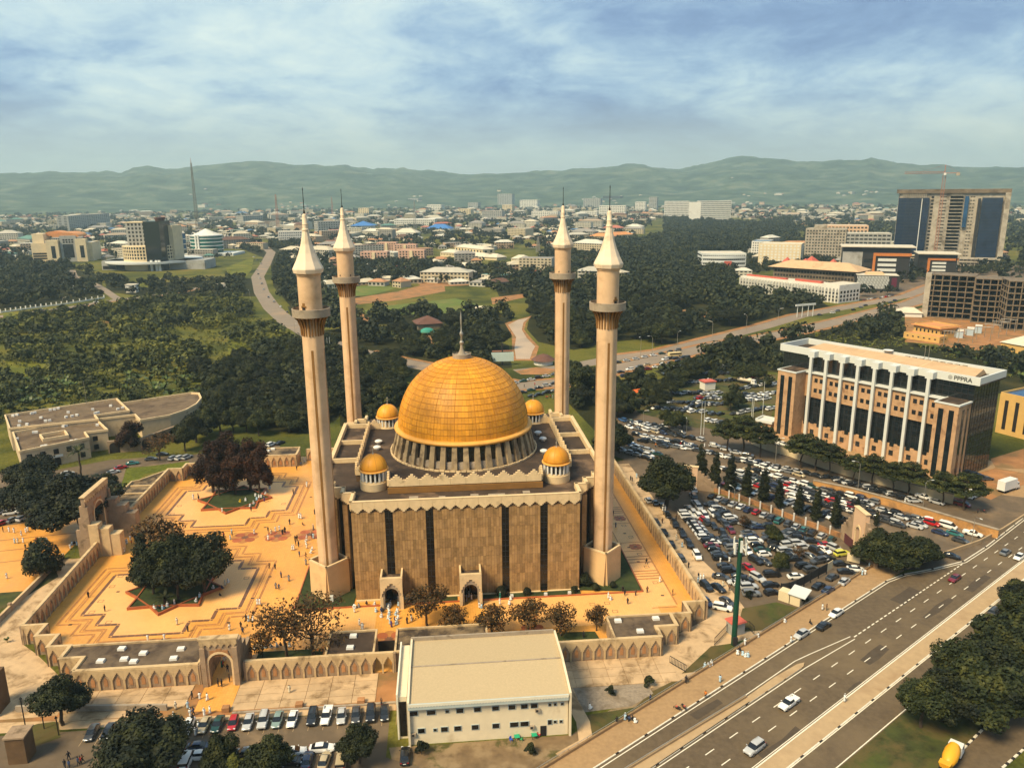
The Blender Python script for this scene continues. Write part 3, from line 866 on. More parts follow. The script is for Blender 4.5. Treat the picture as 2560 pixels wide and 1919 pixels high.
def big_gate(loc,rz,label,w,h,dep,aw,ah,inner='stone'):
 """pishtaq: a tall slab with a round arch, a hanging stepped cornice and lower stepped shoulders behind"""
 t=thing('gateway',label,'gate',mq(*loc),YAW+rz)
 part('arch_wall',MB().plate(plate_with_arch(w,h,aw,ah,ah-aw/2),(0,-dep/2,0),(1,0,0),(0,0,1),(0,1,0),1.0),M['niche'],t)
 g=MB()
 n_=max(4,round(w/1.2))
 wd=w/n_
 for i in range(n_):
  x=-w/2+(i+.5)*wd
  q=[(x-wd/2+.01,h),(x-wd/2+.01,h-1.1),(x-wd*.3,h-1.1),(x-wd*.3,h-1.4),(x-wd*.12,h-1.4),(x-wd*.12,h-1.7),(x+wd*.12,h-1.7),(x+wd*.12,h-1.4),(x+wd*.3,h-1.4),(x+wd*.3,h-1.1),(x+wd/2-.01,h-1.1),(x+wd/2-.01,h)]
  g.plate(q,(0,-dep/2,0),(1,0,0),(0,0,1),(0,-1,0),0.22)
 part('cornice',g,M['arc'],t)
 part('coping',MB().box((0,-dep/2+.5,h+.15),(w+.5,1.5,.3)),M['arc'],t)
 g=MB()
 r0,r1=aw/2,aw/2+0.45
 op0,op1=arch_poly(aw-.02,ah-.01,ah-aw/2),arch_poly(aw+.9,ah+.45,ah-aw/2)
 g.plate(op0+op1[::-1],(0,-dep/2,0),(1,0,0),(0,0,1),(0,-1,0),0.16)
 part('arch_trim',g,M['trim'],t)
 for s in(-1,1):
  g=MB()
  g.box((s*(w/2-.5),-dep/2-.25,h*.42),(1.0,.5,h*.84))
  for i,(d0,hh)in enumerate(((0.30,.86),(0.58,.66),(1.0,.46))):
   g.box((s*(w/2-.42),-dep/2+1.0+dep*d0/2+0.02*i,h*hh/2),(.8+.01*i,dep*d0,h*hh))
  part('pier',g,M['niche'],t)
 g=MB()
 q=[(-aw*.62,ah*.78),(-aw*.62,ah*.9),(-aw*.4,ah*.9),(-aw*.4,ah+.75),(-.5,ah+.75),(-.5,ah+1.1),(.5,ah+1.1),(.5,ah+.75),(aw*.4,ah+.75),(aw*.4,ah*.9),(aw*.62,ah*.9),(aw*.62,ah*.78)]
 a_=arch_poly(aw+.9,ah+.45,ah-aw/2)
 a_=[p for p in a_ if p[1]>ah*.775]
 g.plate(q+a_[::-1],(0,-dep/2,0),(1,0,0),(0,0,1),(0,-1,0),0.1)
 part('arch_panel',g,M['brick'],t)
 return t
t=big_gate((-51.9,-67.0),0,'arched gateway in the front wall with people walking through to the car park',7.4,10.6,9.0,4.5,7.4)
t=big_gate((-105.2,-0.3),pi/2,'weathered tall gateway with a pointed arch in the left courtyard wall',15.0,17.5,2.4,6.0,13.6)
g=MB()
for i,(x,y,hh,w2)in enumerate(((-6.4,-2.6,9.6,2.6),(6.4,-2.6,12.0,2.6),(-6.0,-5.2,8.2,2.6),(6.2,-5.2,10.0,2.6),(-5.8,-7.8,6.4,2.6),(6.0,-7.8,7.6,2.6))):
 part('stepped_pier',MB().box((x,y,hh/2),(3.0+.01*i,w2,hh)),M['arc']if i%2==0 else M['niche'],t)
part('gate_leaf',MB().box((-1.9,-1.2,2.6),(2.0,.12,5.2)).box((2.0,-1.2,2.6),(2.0,.12,5.2)),M['black'],t)
part('gate_beam',MB().box((0,-1.2,5.6),(6.0,.3,.5)),M['metal'],t)
o=thing('gallery','weathered flat-roofed gallery outside the arcade beyond the left gate','gallery',mq(0,0),YAW)
part('wall',MB().prism([(-102.5,9),(-102.5,49.6),(-108.6,41),(-110.6,40),(-110.6,9)],0.02,3.6),M['niche'],o)
part('roof',MB().prism([(-102.6,9.2),(-102.6,49.0),(-108.4,40.6),(-110.2,39.7),(-110.2,9.2)],3.6,3.66),M['roof3'],o)
part('parapet',MB().wallp([(-110.7,8.9),(-110.7,40.1),(-108.6,41.2),(-102.6,50)],0.5,3.4,4.4),M['arc'],o)
g=MB()
for y in(16,23,30,37):
 g.box((-106.4,y,3.8),(7.2,.5,.35),.0)
part('roof_beam',g,M['arc'],o)
ob('side_walk',MB().sheet([(-102.5,-8.4),(-101,-51.4),(-95.6,-56.1),(-90.9,-60.8),(-86.2,-65.6),(-81.5,-70.6),(-81.5,-78),(-112,-78.5),(-112.0,-8.4)],0.024).mesh('side_walk',M['slab']),None,mq(0,0),YAW,kind='structure')
o=thing('boundary_wall','low white outer wall along the weathered walk left of the courtyard','wall',mq(0,0),YAW)
part('wall',MB().wallp([(-111.6,-8),(-111.3,-34),(-111.2,-60),(-110.5,-79)],0.4,0,1.5),M['concrete'],o)
part('coping',MB().wallp([(-111.6,-8),(-111.3,-34),(-111.2,-60),(-110.5,-79)],0.6,1.5,1.62),M['arc'],o)
for y in(-15,-36,-58):
 part('post',MB().box((-111.4,y,1.1),(.7,.7,2.2)),M['niche'],o)
fore=ob('forecourt',MB().sheet([(-92,-68),(-81,-70.2),(60,-70.2),(60,-84.2),(-92,-82)],0.005).mesh('forecourt',M['soil']),None,mq(0,0),YAW,kind='structure')
sm={}
def slab(x,y,w,d,z=0.06):
 k=(round(w,2),round(d,2))
 if k not in sm:
  sm[k]=MB().box((0,0,0),(w-.09,d-.09,.14)).mesh('paving_slab',M['slab'])
 ob('paving_slab',sm[k],fore,(x,y,z+R.uniform(-.015,.015)),R.uniform(-.004,.004))
for i in range(6):
 for j in range(4):
  slab(-45.9+4.68*i+(0 if i else 0),-71.9-2.33*j,4.68,2.33)
for i in range(5):
 for j in range(4):
  if not(i==4 and j>2):
   slab(-78.6+4.68*i,-72-2.3*j+(1.1 if False else 0),4.68,2.3)
for i in range(7):
 for j in range(3):
  slab(18.6+3.6*i,-72.3-3.0*j,3.6,3.0)
kb=MB()
for x0,x1,y0,y1 in((-47.6,-16,-80.9,-80.9),(-90,-60.6,-75.9,-78.4)):
 kb.wallp([(x0,y0),(x1,y1)],.5,0,.35 if x0>-50 else 1.3)
ob('forecourt_kerb',kb.mesh('forecourt_kerb',M['concrete']),None,mq(0,0),YAW,kind='structure')
for x,y,lab in((-49,-79.9,'brown'),(-34.9,-80.2,'brown'),(-22.9,-80.2,'brown')):
 b=ob('flower_tub',MB().box((0,0,.5),(1.4,1.2,1.0)).mesh('flower_tub',M['brick']),None,mq(x,y),YAW)
 tag(b,{-49:'square brown tub at the end of the orange gate path',-34.9:'square brown tub on the kerb opposite the silver sedans',-22.9:'square brown tub on the kerb nearest the white annex'}[x],'tub','square tubs on the parking kerb')
o=ob('kerb_walk',MB().sheet([(-92,-79),(-60,-80.6),(-60,-81.2),(-16,-81.2),(-16,-83),(-92,-82.2)],0.02).mesh('kerb_walk',M['slab']),None,mq(0,0),YAW,kind='structure')
an=thing('annex','two-storey cream annex with long low-pitched sheet roof before the mosque','building',mq(1.75,-83.4),YAW)
M['annex']=mat('annex_wall',(0.72,0.60,0.40),0.8,0.06,0.5,(0.45,0.33,0.18),0.2,(0.58,0.8),bump=0.1)
M['sheet']=mat('roof_sheet',(0.50,0.375,0.21),0.65,0.07,2.5,None,det=10)
part('wall',MB().box((0,0,4.25),(29.2,19.6,8.5)),M['annex'],an)
g=MB()
for s in(-1,1):
 g.plate([(-10.4,0),(10.3,0),(10.3,9.35),(0,10.15),(-10.4,9.2)],(s*14.75,0,0),(0,1,0),(0,0,1),(1,0,0),.4)
part('gable_wall',g,M['annex'],an)
g=MB()
g.add([(-14.6,-10.5,8.75),(14.72,-10.5,8.75),(14.72,0,9.55),(-14.6,0,9.55),(14.72,9.9,8.85),(-14.6,9.9,8.85)],[(0,1,2,3),(3,2,4,5)])
rf=part('roof',g,M['sheet'],an)
g=MB()
for i in range(74):
 x=-14.5+29.1*i/73
 g.add([(x-.04,-10.5,8.79),(x+.04,-10.5,8.79),(x+.04,0,9.59),(x-.04,0,9.59)],[(0,1,2,3)])
 g.add([(x-.04,0,9.59),(x+.04,0,9.59),(x+.04,9.9,8.89),(x-.04,9.9,8.89)],[(0,1,2,3)])
part('roof_seam',g,M['sheet'],rf,kind='stuff')
part('ridge_cap',MB().box((0,0,9.6),(29.2,.35,.1)),M['concrete'],rf)
part('back_parapet',MB().box((0,10.1,9.1),(29.4,.35,1.1)),M['concrete'],an)
g=MB()
n_=56
wd=29.2/n_
q=[(14.6,8.95),(-14.6,8.95)]
for i in range(n_):
 q+=[(-14.6+i*wd,8.1),(-14.6+(i+.5)*wd,8.32)]
q+=[(14.6,8.1)]
M['fascia']=mat('pale_fascia',(0.72,0.66,0.50),0.7,0.05,0.5)
M['fascia2']=mat('blue_grey_fascia',(0.42,0.47,0.43),0.7,0.05,0.5)
part('fascia',MB().plate([(-14.6,7.75),(14.6,7.75),(14.6,8.95),(-14.6,8.95)],(0,-10.3,0),(1,0,0),(0,0,1),(0,-1,0),.25),M['fascia2'],an)
part('fascia_zigzag',MB().plate([(-14.6,8.5)]+[(-14.6+(i+.5*h)*wd,8.5+(-.22 if h else .0))for i in range(n_)for h in(0,1)]+[(14.6,8.5),(14.6,8.97),(-14.6,8.97)],(0,-10.56,0),(1,0,0),(0,0,1),(0,-1,0),.06),M['fascia'],an)
def windows(parent,lst,y,face,glass,frame,pr=0.05):
 for x,z,w_,h_ in lst:
  f=part('window',MB().box((x,y-pr,z),(w_+.22,.1,h_+.22)),frame,parent)
  part('pane',MB().box((x,y-pr-.03,z),(w_,.1,h_)),glass,f)
up=[(-13.7,1.5),(-10.5,1.5),(-7.6,.6),(-5.3,1.25),(-2.1,1.2),(1.2,1.2),(4.2,1.2),(6.5,1.2),(8.3,1.2),(11.2,.5),(12.2,.5),(13.5,.5)]
lo=[(-12.4,1.2),(-9.9,.55),(-8.2,1.2),(-5.8,1.2),(-2.6,1.2),(1.2,1.2),(4.6,1.5),(6.5,1.5),(11.2,.7),(12.2,.5),(13.3,.5)]
windows(an,[(x,6.6,w_,.85 if w_>.6 else .5)for x,w_ in up],-9.8,0,M['glass'],M['fascia2'])
windows(an,[(x,2.9,w_,.9 if w_>.6 else .5)for x,w_ in lo],-9.8,0,M['glass'],M['fascia2'])
part('door',MB().box((10.0,-9.85,1.1),(1.1,.12,2.1)),M['black'],an)
for x,z in((8.9,5.7),(7.9,2.2),(-13.8,2.3)):
 c=part('air_conditioner',MB().box((x,-10.05,z),(.85,.42,.62)),M['concrete'],an)
 part('fan_grille',MB().lathe([(.22,0),(.22,.03)],12).mesh and MB().box((x-.1,-10.27,z),(.42,.03,.42)),M['black'],c)
part('side_bay',MB().box((-15.7,.4,4.4),(1.6,16.6,8.8)),M['annex'],an)
part('side_bay_wall',MB().box((-16.65,.4,4.75),(.3,17.2,9.5)),M['fascia'],an)
part('side_opening',MB().box((-15.7,-7.95,4.2),(1.3,.14,7.2)),M['glass'],an)
def ground_mat(name,els,scale,det=9.0,rough=0.95,bump=0.6,bs=0.8,patch=None):
 m=bpy.data.materials.new(name)
 m.use_nodes=True
 t=NT(m.node_tree)
 out=t.new('ShaderNodeOutputMaterial')
 b=t.new('ShaderNodeBsdfPrincipled',Roughness=rough)
 b.inputs['Specular IOR Level'].default_value=0.1
 t.l.new(b.outputs[0],out.inputs[0])
 pos=t.new('ShaderNodeNewGeometry').outputs['Position']
 n=t.noise(pos,scale,det,0.62,0.5)
 src=t.cramp(n,els)
 f=t.new('ShaderNodeMapRange',Value=t.noise(pos,0.9,4,0.6),From_Min=0.3,From_Max=0.7,To_Min=0.7,To_Max=1.3).outputs[0]
 src=t.mix(1.0,src,t.new('ShaderNodeCombineColor',Red=f,Green=f,Blue=f).outputs[0],'MULTIPLY')
 if patch:
  src=t.mix(t.ramp(t.noise(pos,patch[1],6,0.6,0.4),patch[2]),src,patch[0])
 t.put(b,'Base Color',src)
 if bump:
  t.put(b,'Normal',t.new('ShaderNodeBump',Height=t.noise(pos,bs,5,0.65),Strength=bump,Distance=0.4).outputs[0])
 return m
M['ground']=ground_mat('scrub_ground',[(0.30,(0.022,0.028,0.008)),(0.42,(0.055,0.062,0.012)),(0.52,(0.11,0.105,0.017)),(0.64,(0.15,0.125,0.025)),(0.72,(0.28,0.14,0.05))],0.014)
M['asphalt']=mat('asphalt',(0.112,0.078,0.044),0.9,0.22,0.8,(0.155,0.108,0.058),0.05,(0.42,0.68),bump=0.2,det=9)
M['asphalt2']=mat('worn_asphalt',(0.125,0.088,0.053),0.9,0.15,0.3,(0.25,0.165,0.09),0.06,(0.5,0.72),bump=0.15)
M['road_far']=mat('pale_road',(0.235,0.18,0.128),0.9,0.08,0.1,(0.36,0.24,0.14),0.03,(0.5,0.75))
M['pave']=mat('sandy_paving',(0.35,0.215,0.10),0.9,0.14,1.2,(0.25,0.15,0.07),0.12,(0.5,0.75),det=9)
M['median']=mat('concrete_median',(0.42,0.285,0.15),0.85,0.10,0.6,(0.32,0.20,0.10),0.09,(0.5,0.75),det=8)
M['line']=mat('road_paint',(0.74,0.66,0.50),0.7,0.12,1.0)
M['kerbw']=mat('white_kerb',(0.66,0.58,0.44),0.7,0.15,1.0)
M['kerbb']=mat('black_kerb',(0.025,0.02,0.016),0.8,0.1,1.0)
M['water']=mat('muddy_water',(0.46,0.31,0.17),0.35,0.12,0.05,(0.34,0.23,0.12),0.03,(0.5,0.7),spec=0.4)
M['pitch']=mat('playing_field',(0.105,0.135,0.018),0.95,0.2,0.05,(0.20,0.165,0.04),0.03,(0.5,0.72))
M['hill']=ground_mat('hill_forest',[(0.34,(0.018,0.034,0.020)),(0.46,(0.040,0.064,0.034)),(0.55,(0.070,0.098,0.052)),(0.66,(0.135,0.145,0.085))],0.0052,10,bump=1.0,bs=0.02)
ob('ground',MB().sheet([(-4e4,-3e3),(4e4,-3e3),(4e4,4e4),(-4e4,4e4)],0).mesh('ground',M['ground']),None,kind='structure')
SKYL=[(-600,384),(-300,380),(0,377),(100,373),(200,372),(262,371),(285,363),(320,360),(345,364),(370,367),(420,360),(480,355),(540,350),(580,352),(640,359),(700,362),(748,357),(770,362),(800,366),(870,363),(930,370),(1000,377),(1060,378),(1130,376),(1200,370),(1300,360),(1375,354),(1395,355),(1412,362),(1470,366),(1520,356),(1560,346),(1610,338),(1660,341),(1700,345),(1740,352),(1800,351),(1860,347),(1882,341),(1905,347),(1940,352),(2000,357),(2100,361),(2212,362),(2500,366),(2900,372)]
def sky_elev(px):
 """slope (height per distance, from the camera) of the skyline at photograph column px (2212 wide) and its azimuth slope"""
 row=np.interp(px,[a for a,b in SKYL],[b for a,b in SKYL])
 X,Y=px*1.15732,row*1.15732
 u,v=X-1280.0,Y-959.5
 cr,sr=math.cos(ROLL),math.sin(ROLL)
 u,v=cr*u+sr*v,-sr*u+cr*v
 c,s=math.cos(PITCH),math.sin(PITCH)
 return u/FPX,c-s*v/FPX,-s-c*v/FPX
def fbm(x,y,o=5):
 return mnoise.fractal(Vector((x,y,3.3)),1.0,2.0,o)
def hills(name,r0,r1,r2,frac,seed,n_a=420,n_r=44):
 vs,fs=[],[]
 cols=np.linspace(-560,2850,n_a)
 for px in cols:
  dx,dy,dz=sky_elev(px)
  L_=math.hypot(dx,dy)
  top=H+dz/L_*r1
  for j in range(n_r):
   t=j/(n_r-1)
   r=r0+(r2-r0)*t
   k=(r-r0)/(r1-r0)
   if k<=1:
    s=k*k*(3-2*k)
    s=0.7*s+0.3*k
   else:
    s=1-((r-r1)/(r2-r1))**1.5*0.8
   x,y=dx/L_*r,dy/L_*r
   nz=fbm(x/900.0+seed,y/900.0,6)*90+abs(fbm(x/380.0,y/380.0+seed,5))*55
   w_=min(1.0,k)*(1-0.93*math.exp(-((k-1)/0.12)**2))
   z=-3+(top*frac+3)*s+(nz-25)*w_*0.8
   if abs(k-1)<0.03:
    z+=fbm(x/170.0,y/170.0,5)*26
   if k>0.9:
    z=min(z,H+(dz/L_)*r+14)
   vs.append((x,y,z))
 for i in range(n_a-1):
  for j in range(n_r-1):
   a=i*n_r+j
   fs.append((a,a+n_r,a+n_r+1,a+1))
 o=MB()
 o.v,o.f,o.m=vs,fs,[0]*len(fs)
 return ob(name,o.mesh(name,M['hill'],'all'),None,kind='structure')
HR0,HR1,HR2=5000.0,8600.0,10600.0
hills('hills',HR0,HR1,HR2,1.0,2.1)
def hill_z(x,y):
 """height of the foothill slope at (x, y)"""
 r=math.hypot(x,y)
 if r<HR0:
  return 0.0
 az=x/max(1.0,y)
 px=(az*FPX*1.03+1276)/1.15732
 dx,dy,dz=sky_elev(px)
 top=H+dz/math.hypot(dx,dy)*HR1
 k=(r-HR0)/(HR1-HR0)
 s=0.7*k*k*(3-2*k)+0.3*k
 nz=fbm(x/900.0+2.1,y/900.0,6)*90+abs(fbm(x/380.0,y/380.0+2.1,5))*55
 w_=min(1.0,k)*(1-0.93*math.exp(-((k-1)/0.12)**2))
 return-3+(top+3)*s+(nz-25)*w_*0.8
def knoll(px,py,rad_,hh,name='hill'):
 g=at(px,py)
 m=MB()
 n_,k_=40,12
 for i in range(k_):
  t=i/(k_-1)
  for j in range(n_):
   a=2*pi*j/n_
   r=rad_*t*(1+0.25*fbm(math.cos(a)*2,math.sin(a)*2+px))
   z=hh*(math.cos(t*pi)*.5+.5)+fbm(r*math.cos(a)/60,r*math.sin(a)/60,4)*hh*.10*(1-t)-1
   m.v.append((g[0]+r*math.cos(a)*1.5,g[1]+r*math.sin(a),z))
 for i in range(k_-1):
  for j in range(n_):
   m.f.append((i*n_+j,(i+1)*n_+j,(i+1)*n_+(j+1)%n_,i*n_+(j+1)%n_))
 m.m=[0]*len(m.f)
 ob(name,m.mesh(name,M['hill'],'all'),None,kind='structure')
knoll(895,513,260,88)
knoll(60,512,420,70)
def ext(p,q,a,b):
 """straight line through ground points p and q, lengthened by a before and b after"""
 P,Q=Vector(p[:2]),Vector(q[:2])
 u=(Q-P).normalized()
 return[tuple(P-u*a),tuple(Q+u*b)]
def struct(name,mb,m,smooth=False):
 return ob(name,mb.mesh(name,m,smooth),None,kind='structure')
lA=ext(j2(0,1140),j2(1525,200),70,0)
lB=ext(j2(165,1180),j2(1555,290),70,0)
lC=ext(j2(350,1175),j2(885,848),70,0)
lD=ext(j2(440,1180),j2(1160,697),70,0)
lE=ext(j2(930,1180),j2(2212,190),70,160)
lF=ext(j2(1080,1180),j2(2212,278),70,160)
lG=ext(j2(1330,1180),j2(1650,908),70,330)
lHk=ext(j2(1900,1112),j2(2212,800),80,200)
wedge=[j2(1555,290)[:2],j2(1640,258)[:2],j2(1780,232)[:2],j2(1925,196)[:2],j2(2030,128)[:2],j2(2212,-12)[:2],ext(j2(2030,128),j2(2212,-12),0,140)[1]]
struct('highway',MB().sheet(lB+wedge[1:]+lG[::-1],0.02),M['asphalt'])
struct('pavement',MB().prism([lA[0],lA[1],j2(1640,240)[:2],lB[1],lB[0]],0.0,0.16),M['pave'])
struct('median',MB().prism(lE+lF[::-1],0.02,0.17),M['median'])
nose=[lC[1],j2(1020,752)[:2],j2(1130,688)[:2],j2(1165,680)[:2],j2(1160,700)[:2],j2(905,870)[:2]]
struct('median',MB().prism(nose,0.02,0.2),M['median'])
struct('median',MB().prism(lC+[j2(905,870)[:2],lD[0]],0.02,0.18),M['median'])
g=MB()
g.strip(lE,.25,.42,0.026)
g.strip(lE,-.28,-.02,0.178)
g.strip(lG,.2,.4,0.026)
g.strip(lF,-.5,-.3,0.026)
g.strip([lB[0],lB[1]]+wedge[1:],-.75,-.55,0.026)
g.strip([lC[0],lC[1],j2(1130,678)[:2],j2(1200,645)[:2],j2(1395,560)[:2]],.5,.7,0.026)
g.strip([lD[0],lD[1],j2(1395,560)[:2]],-.65,-.45,0.026)
def dashes(p,q,pitch,ln,w_,a=0,b=0,z=0.026):
 l_=ext(p,q,a,b)
 P,Q=Vector(l_[0]),Vector(l_[1])
 d=Q-P
 u=d.normalized()
 k=int(d.length/pitch)
 for i in range(k):
  c=P+u*(i*pitch+ln/2)
  g.strip([c-u*ln/2,c+u*ln/2],-w_/2,w_/2,z)
dashes(j2(693,1118),j2(2155,97),7.0,2.5,.2,35,120)
dashes(j2(770,1167),j2(2075,222),7.0,2.5,.2,35,160)
dashes(j2(1402,556),j2(1930,200),1.95,1.2,.28)
struct('road_marking',g,M['line'])
g=MB()
for x,y,a,b in((1500,640,9,2.4),(1250,960,6,2.8),(1800,420,14,1.6),(700,900,8,2),(1650,360,10,3),(1050,1060,12,1.2),(1990,300,12,2),(1420,800,5,2.2)):
 p=j2(x,y)
 u=(Vector(lE[1])-Vector(lE[0])).normalized()
 v=Vector((-u.y,u.x))
 c=Vector(p[:2])
 g.sheet([tuple(c+u*a*i+v*b*j+v*R.uniform(-.3,.3))for i,j in((-.5,-.5),(-.1,-.56),(.5,-.5),(.52,.45),(.1,.5),(-.48,.5))],0.0225)
struct('repair_patch',g,mat('patched_asphalt',(0.075,0.054,0.034),.9,.15,.8))
def kerb(path,name='kerb',w_=.28,h_=.18,ln=2.2,blk=.5):
 """black and white kerb stones along a path"""
 gw,gb=MB(),MB()
 for i in range(len(path)-1):
  a,b=Vector(path[i][:2]),Vector(path[i+1][:2])
  d=b-a
  u=d.normalized()
  ang=math.atan2(d.y,d.x)
  n_=max(1,int(d.length/(ln+blk)))
  st=d.length/n_
  for k in range(n_):
   c=a+u*(k*st+(st-blk)/2)
   gw.box((c.x,c.y,h_/2),(st-blk,w_,h_),ang)
   c=a+u*((k+1)*st-blk/2)
   gb.box((c.x,c.y,h_/2),(blk,w_,h_+.004),ang)
 k=ob(name,None,None,kind='structure')
 part('white_stone',gw,M['kerbw'],k,kind='stuff')
 part('black_stone',gb,M['kerbb'],k,kind='stuff')
kerb(MB().strip(lF,-.15,-.15,0).v[:2],ln=5.2,blk=1.0)
kerb([lB[0],lB[1]]+wedge[1:-1],ln=6.5,blk=.8)
kerb([lD[0],lD[1]],ln=5.5,blk=.9)
kerb(lHk,ln=1.3,blk=.9,w_=.4,h_=.2)
kerb(ext(j2(2110,1180),j2(2212,1090),60,200),ln=1.3,blk=.9,w_=.4)
out_=ext(j2(2110,1180),j2(2212,1090),60,200)
struct('verge',MB().sheet([lG[0],lG[1],lHk[1],lHk[0]],0.012),M['grass'])
struct('service_road',MB().sheet([lHk[0],lHk[1],out_[1],out_[0]],0.014),M['asphalt'])
t=thing('parapet','concrete parapet with handrail on the pavement edge above the car park','parapet')
lA2=lA
part('wall',MB().wallp(lA2,.35,0,.75),M['pave'],t)
g=MB()
P,Q=Vector(lA2[0]),Vector(lA2[1])
n_=int((Q-P).length/2.4)
for i in range(n_+1):
 c=P.lerp(Q,i/n_)
 g.box((c.x,c.y,1.0),(.08,.08,.5))
part('post',g,M['metal'],t,kind='stuff')
part('handrail',MB().tube([(P.x,P.y,1.25),(Q.x,Q.y,1.25)],.05),M['metal'],t)
t=thing('parapet','concrete parapet of the highway beyond the bushy tree by the car park','parapet')
part('wall',MB().wallp([j2(1655,232)[:2],j2(1690,215)[:2],j2(2000,108)[:2],j2(2110,50)[:2]]+ext(j2(2110,50),j2(2212,-15),0,120)[1:],.4,0,1.0),M['median'],t)
t=thing('barrier','concrete barrier splitting the slip road from the main carriageway','barrier')
part('wall',MB().wallp(lC,.35,0,.7),M['median'],t)
part('handrail',MB().tube([(lC[0][0],lC[0][1],.95),(lC[1][0],lC[1][1],.95)],.06),M['metal'],t)
front=[(-130,-83),(-17,-83),(-17,-96),(-11,-99),(-9,-130),(-135,-130)]
ob('car_park',MB().sheet(front,0.012).mesh('car_park',M['asphalt2']),None,mq(0,0),YAW,kind='structure')
ob('yard',MB().sheet([(-16.6,-93.5),(17,-93.5),(30,-84),(45,-72),(60,-64),(45,-82),(18,-104),(0,-118),(-10,-125)],0.008).mesh('yard',mat('yard_earth',(0.185,0.12,0.06),0.95,0.3,0.4,(0.075,0.068,0.018),0.10,(0.54,0.62),bump=0.3,tint=((0.26,0.18,0.095),0.2))),None,mq(0,0),YAW,kind='structure')
g=MB()
for i in range(28):
 x=-73.4+2.75*i
 g.box((x,-84.9,0.016),(.09,5.0,.006))
ob('bay_line',g.mesh('bay_line',M['median']),None,mq(0,0),YAW,kind='structure')
struct('car_park',MB().sheet([p[:2]for p in(j3(75,430),j3(200,395),j3(510,560),j3(1280,815),j3(1330,930),j2(1500,215),j2(1230,385),j2(960,545),j2(700,700),j2(560,700),j2(620,480),j2(690,380),j2(530,120))],0.01),M['asphalt2'])
struct('concrete_strip',MB().sheet([mq(55.4,-70)[:2],mq(55.4,50)[:2],mq(62.5,50)[:2],mq(62.8,-20)[:2],mq(66,-40)[:2],mq(66,-70)[:2]],0.016),M['slab'])
ob('corner_yard',MB().sheet([(40.6,-71),(40.6,-66.5),(55.6,-57),(60,-57),(60,-70),(44,-80),(18.4,-84),(18.4,-71)],0.012).mesh('corner_yard',M['slab']),None,mq(0,0),YAW,kind='structure')
street=[j3(60,120),j3(300,130),j3(560,250),j3(900,330),j3(1100,440),j3(1900,620),j3(2040,570),j3(2212,560),j3(2600,430),j3(2650,560),j3(2212,760),j3(1900,960),j3(1700,990),j3(1420,985),j3(1285,818),j3(515,555),j3(200,440),j3(60,390)]
struct('street',MB().sheet([p[:2]for p in street],0.006),M['asphalt2'])
struct('grass_bank',MB().sheet([p[:2]for p in(j2(850,490),j2(870,420),j2(1030,390),j2(1140,420),j2(960,525),j2(880,530))],0.03),M['grass'])
struct('grass_bank',MB().sheet([p[:2]for p in(j2(580,730),j2(720,600),j2(830,585),j2(900,560),j2(760,660),j2(660,720))],0.03),M['grass'])
struct('grass_bank',MB().sheet([p[:2]for p in(j2(115,930),j2(360,890),j2(430,820),j2(550,760),j2(590,760),j2(350,920),j2(130,1040))],0.02),M['grass'])
struct('gravel_yard',MB().sheet([p[:2]for p in(j2(60,790),j2(410,775),j2(445,825),j2(340,885),j2(110,915))],0.022),mat('gravel',(0.27,0.21,0.145),.95,.25,1.5,(0.16,0.115,0.07),.2,(.5,.7),bump=.4))
struct('concrete_path',MB().strip([j2(40,830)[:2],j2(110,960)[:2],j2(125,1060)[:2],j2(0,1130)[:2]],-1.3,1.3,0.026),M['slab'])
struct('grass_bank',MB().sheet([p[:2]for p in(k5(130,1340),k5(300,1290),k5(460,1270),k5(480,1400),k5(270,1470))],0.03),M['grass'])
struct('lot_lawn',MB().sheet([p[:2]for p in(k3(250,1500),k3(320,1440),k3(690,1440),k3(690,1600),j3(880,230),j3(500,250),j3(200,170),j3(100,60),j3(140,0))],0.008),M['grass'])
far1=[(640,600),(677,631),(663,660),(643,692),(653,731),(679,770),(716,803),(790,845),(905,882),(980,900),(1150,935),(1292,965),(1420,955),(1540,922),(1700,885),(1795,862),(1905,845),(2000,826),(2100,803),(2283,757),(2360,726),(2500,690)]
far1=[at(*p)[:2]for p in far1]
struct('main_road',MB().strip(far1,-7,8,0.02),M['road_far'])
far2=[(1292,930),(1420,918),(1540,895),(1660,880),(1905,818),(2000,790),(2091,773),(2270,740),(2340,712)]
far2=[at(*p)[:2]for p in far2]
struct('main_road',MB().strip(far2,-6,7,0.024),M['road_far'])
g=MB()
g.strip([Vector(p)for p in far1[8:]],8.3,11.5,0.03)
g.strip([Vector(p)for p in far1[10:]],-11,-7.2,0.03)
g.strip([Vector(p)for p in far2[2:]],7.2,11.5,0.03)
struct('road_shoulder',g,M['soil'])
left_road=[at(*p)[:2]for p in((-60,800),(0,791),(160,771),(262,754),(300,748),(352,744),(430,732),(520,716))]
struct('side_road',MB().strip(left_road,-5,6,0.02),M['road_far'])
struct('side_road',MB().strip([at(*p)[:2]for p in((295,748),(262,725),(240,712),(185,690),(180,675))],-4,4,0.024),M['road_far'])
struct('road_shoulder',MB().strip(left_road,-9,-5.2,0.015),M['soil'])
struct('river',MB().sheet([k2(*p)[:2]for p in((1155,1135),(1215,1105),(1290,1088),(1250,1120),(1240,1165),(1270,1215),(1322,1268),(1305,1300),(1290,1345),(1205,1345),(1195,1280),(1205,1210))],0.03),M['water'])
struct('sandbank',MB().sheet([k2(*p)[:2]for p in((1135,1125),(1300,1080),(1265,1125),(1255,1165),(1290,1210),(1345,1268),(1320,1355),(1180,1355),(1180,1200))],0.02),M['soil'])
struct('playing_field',MB().sheet([k2(*p)[:2]for p in((225,1060),(390,1020),(830,972),(1015,1022),(820,1062),(480,1075))],0.02),M['pitch'])
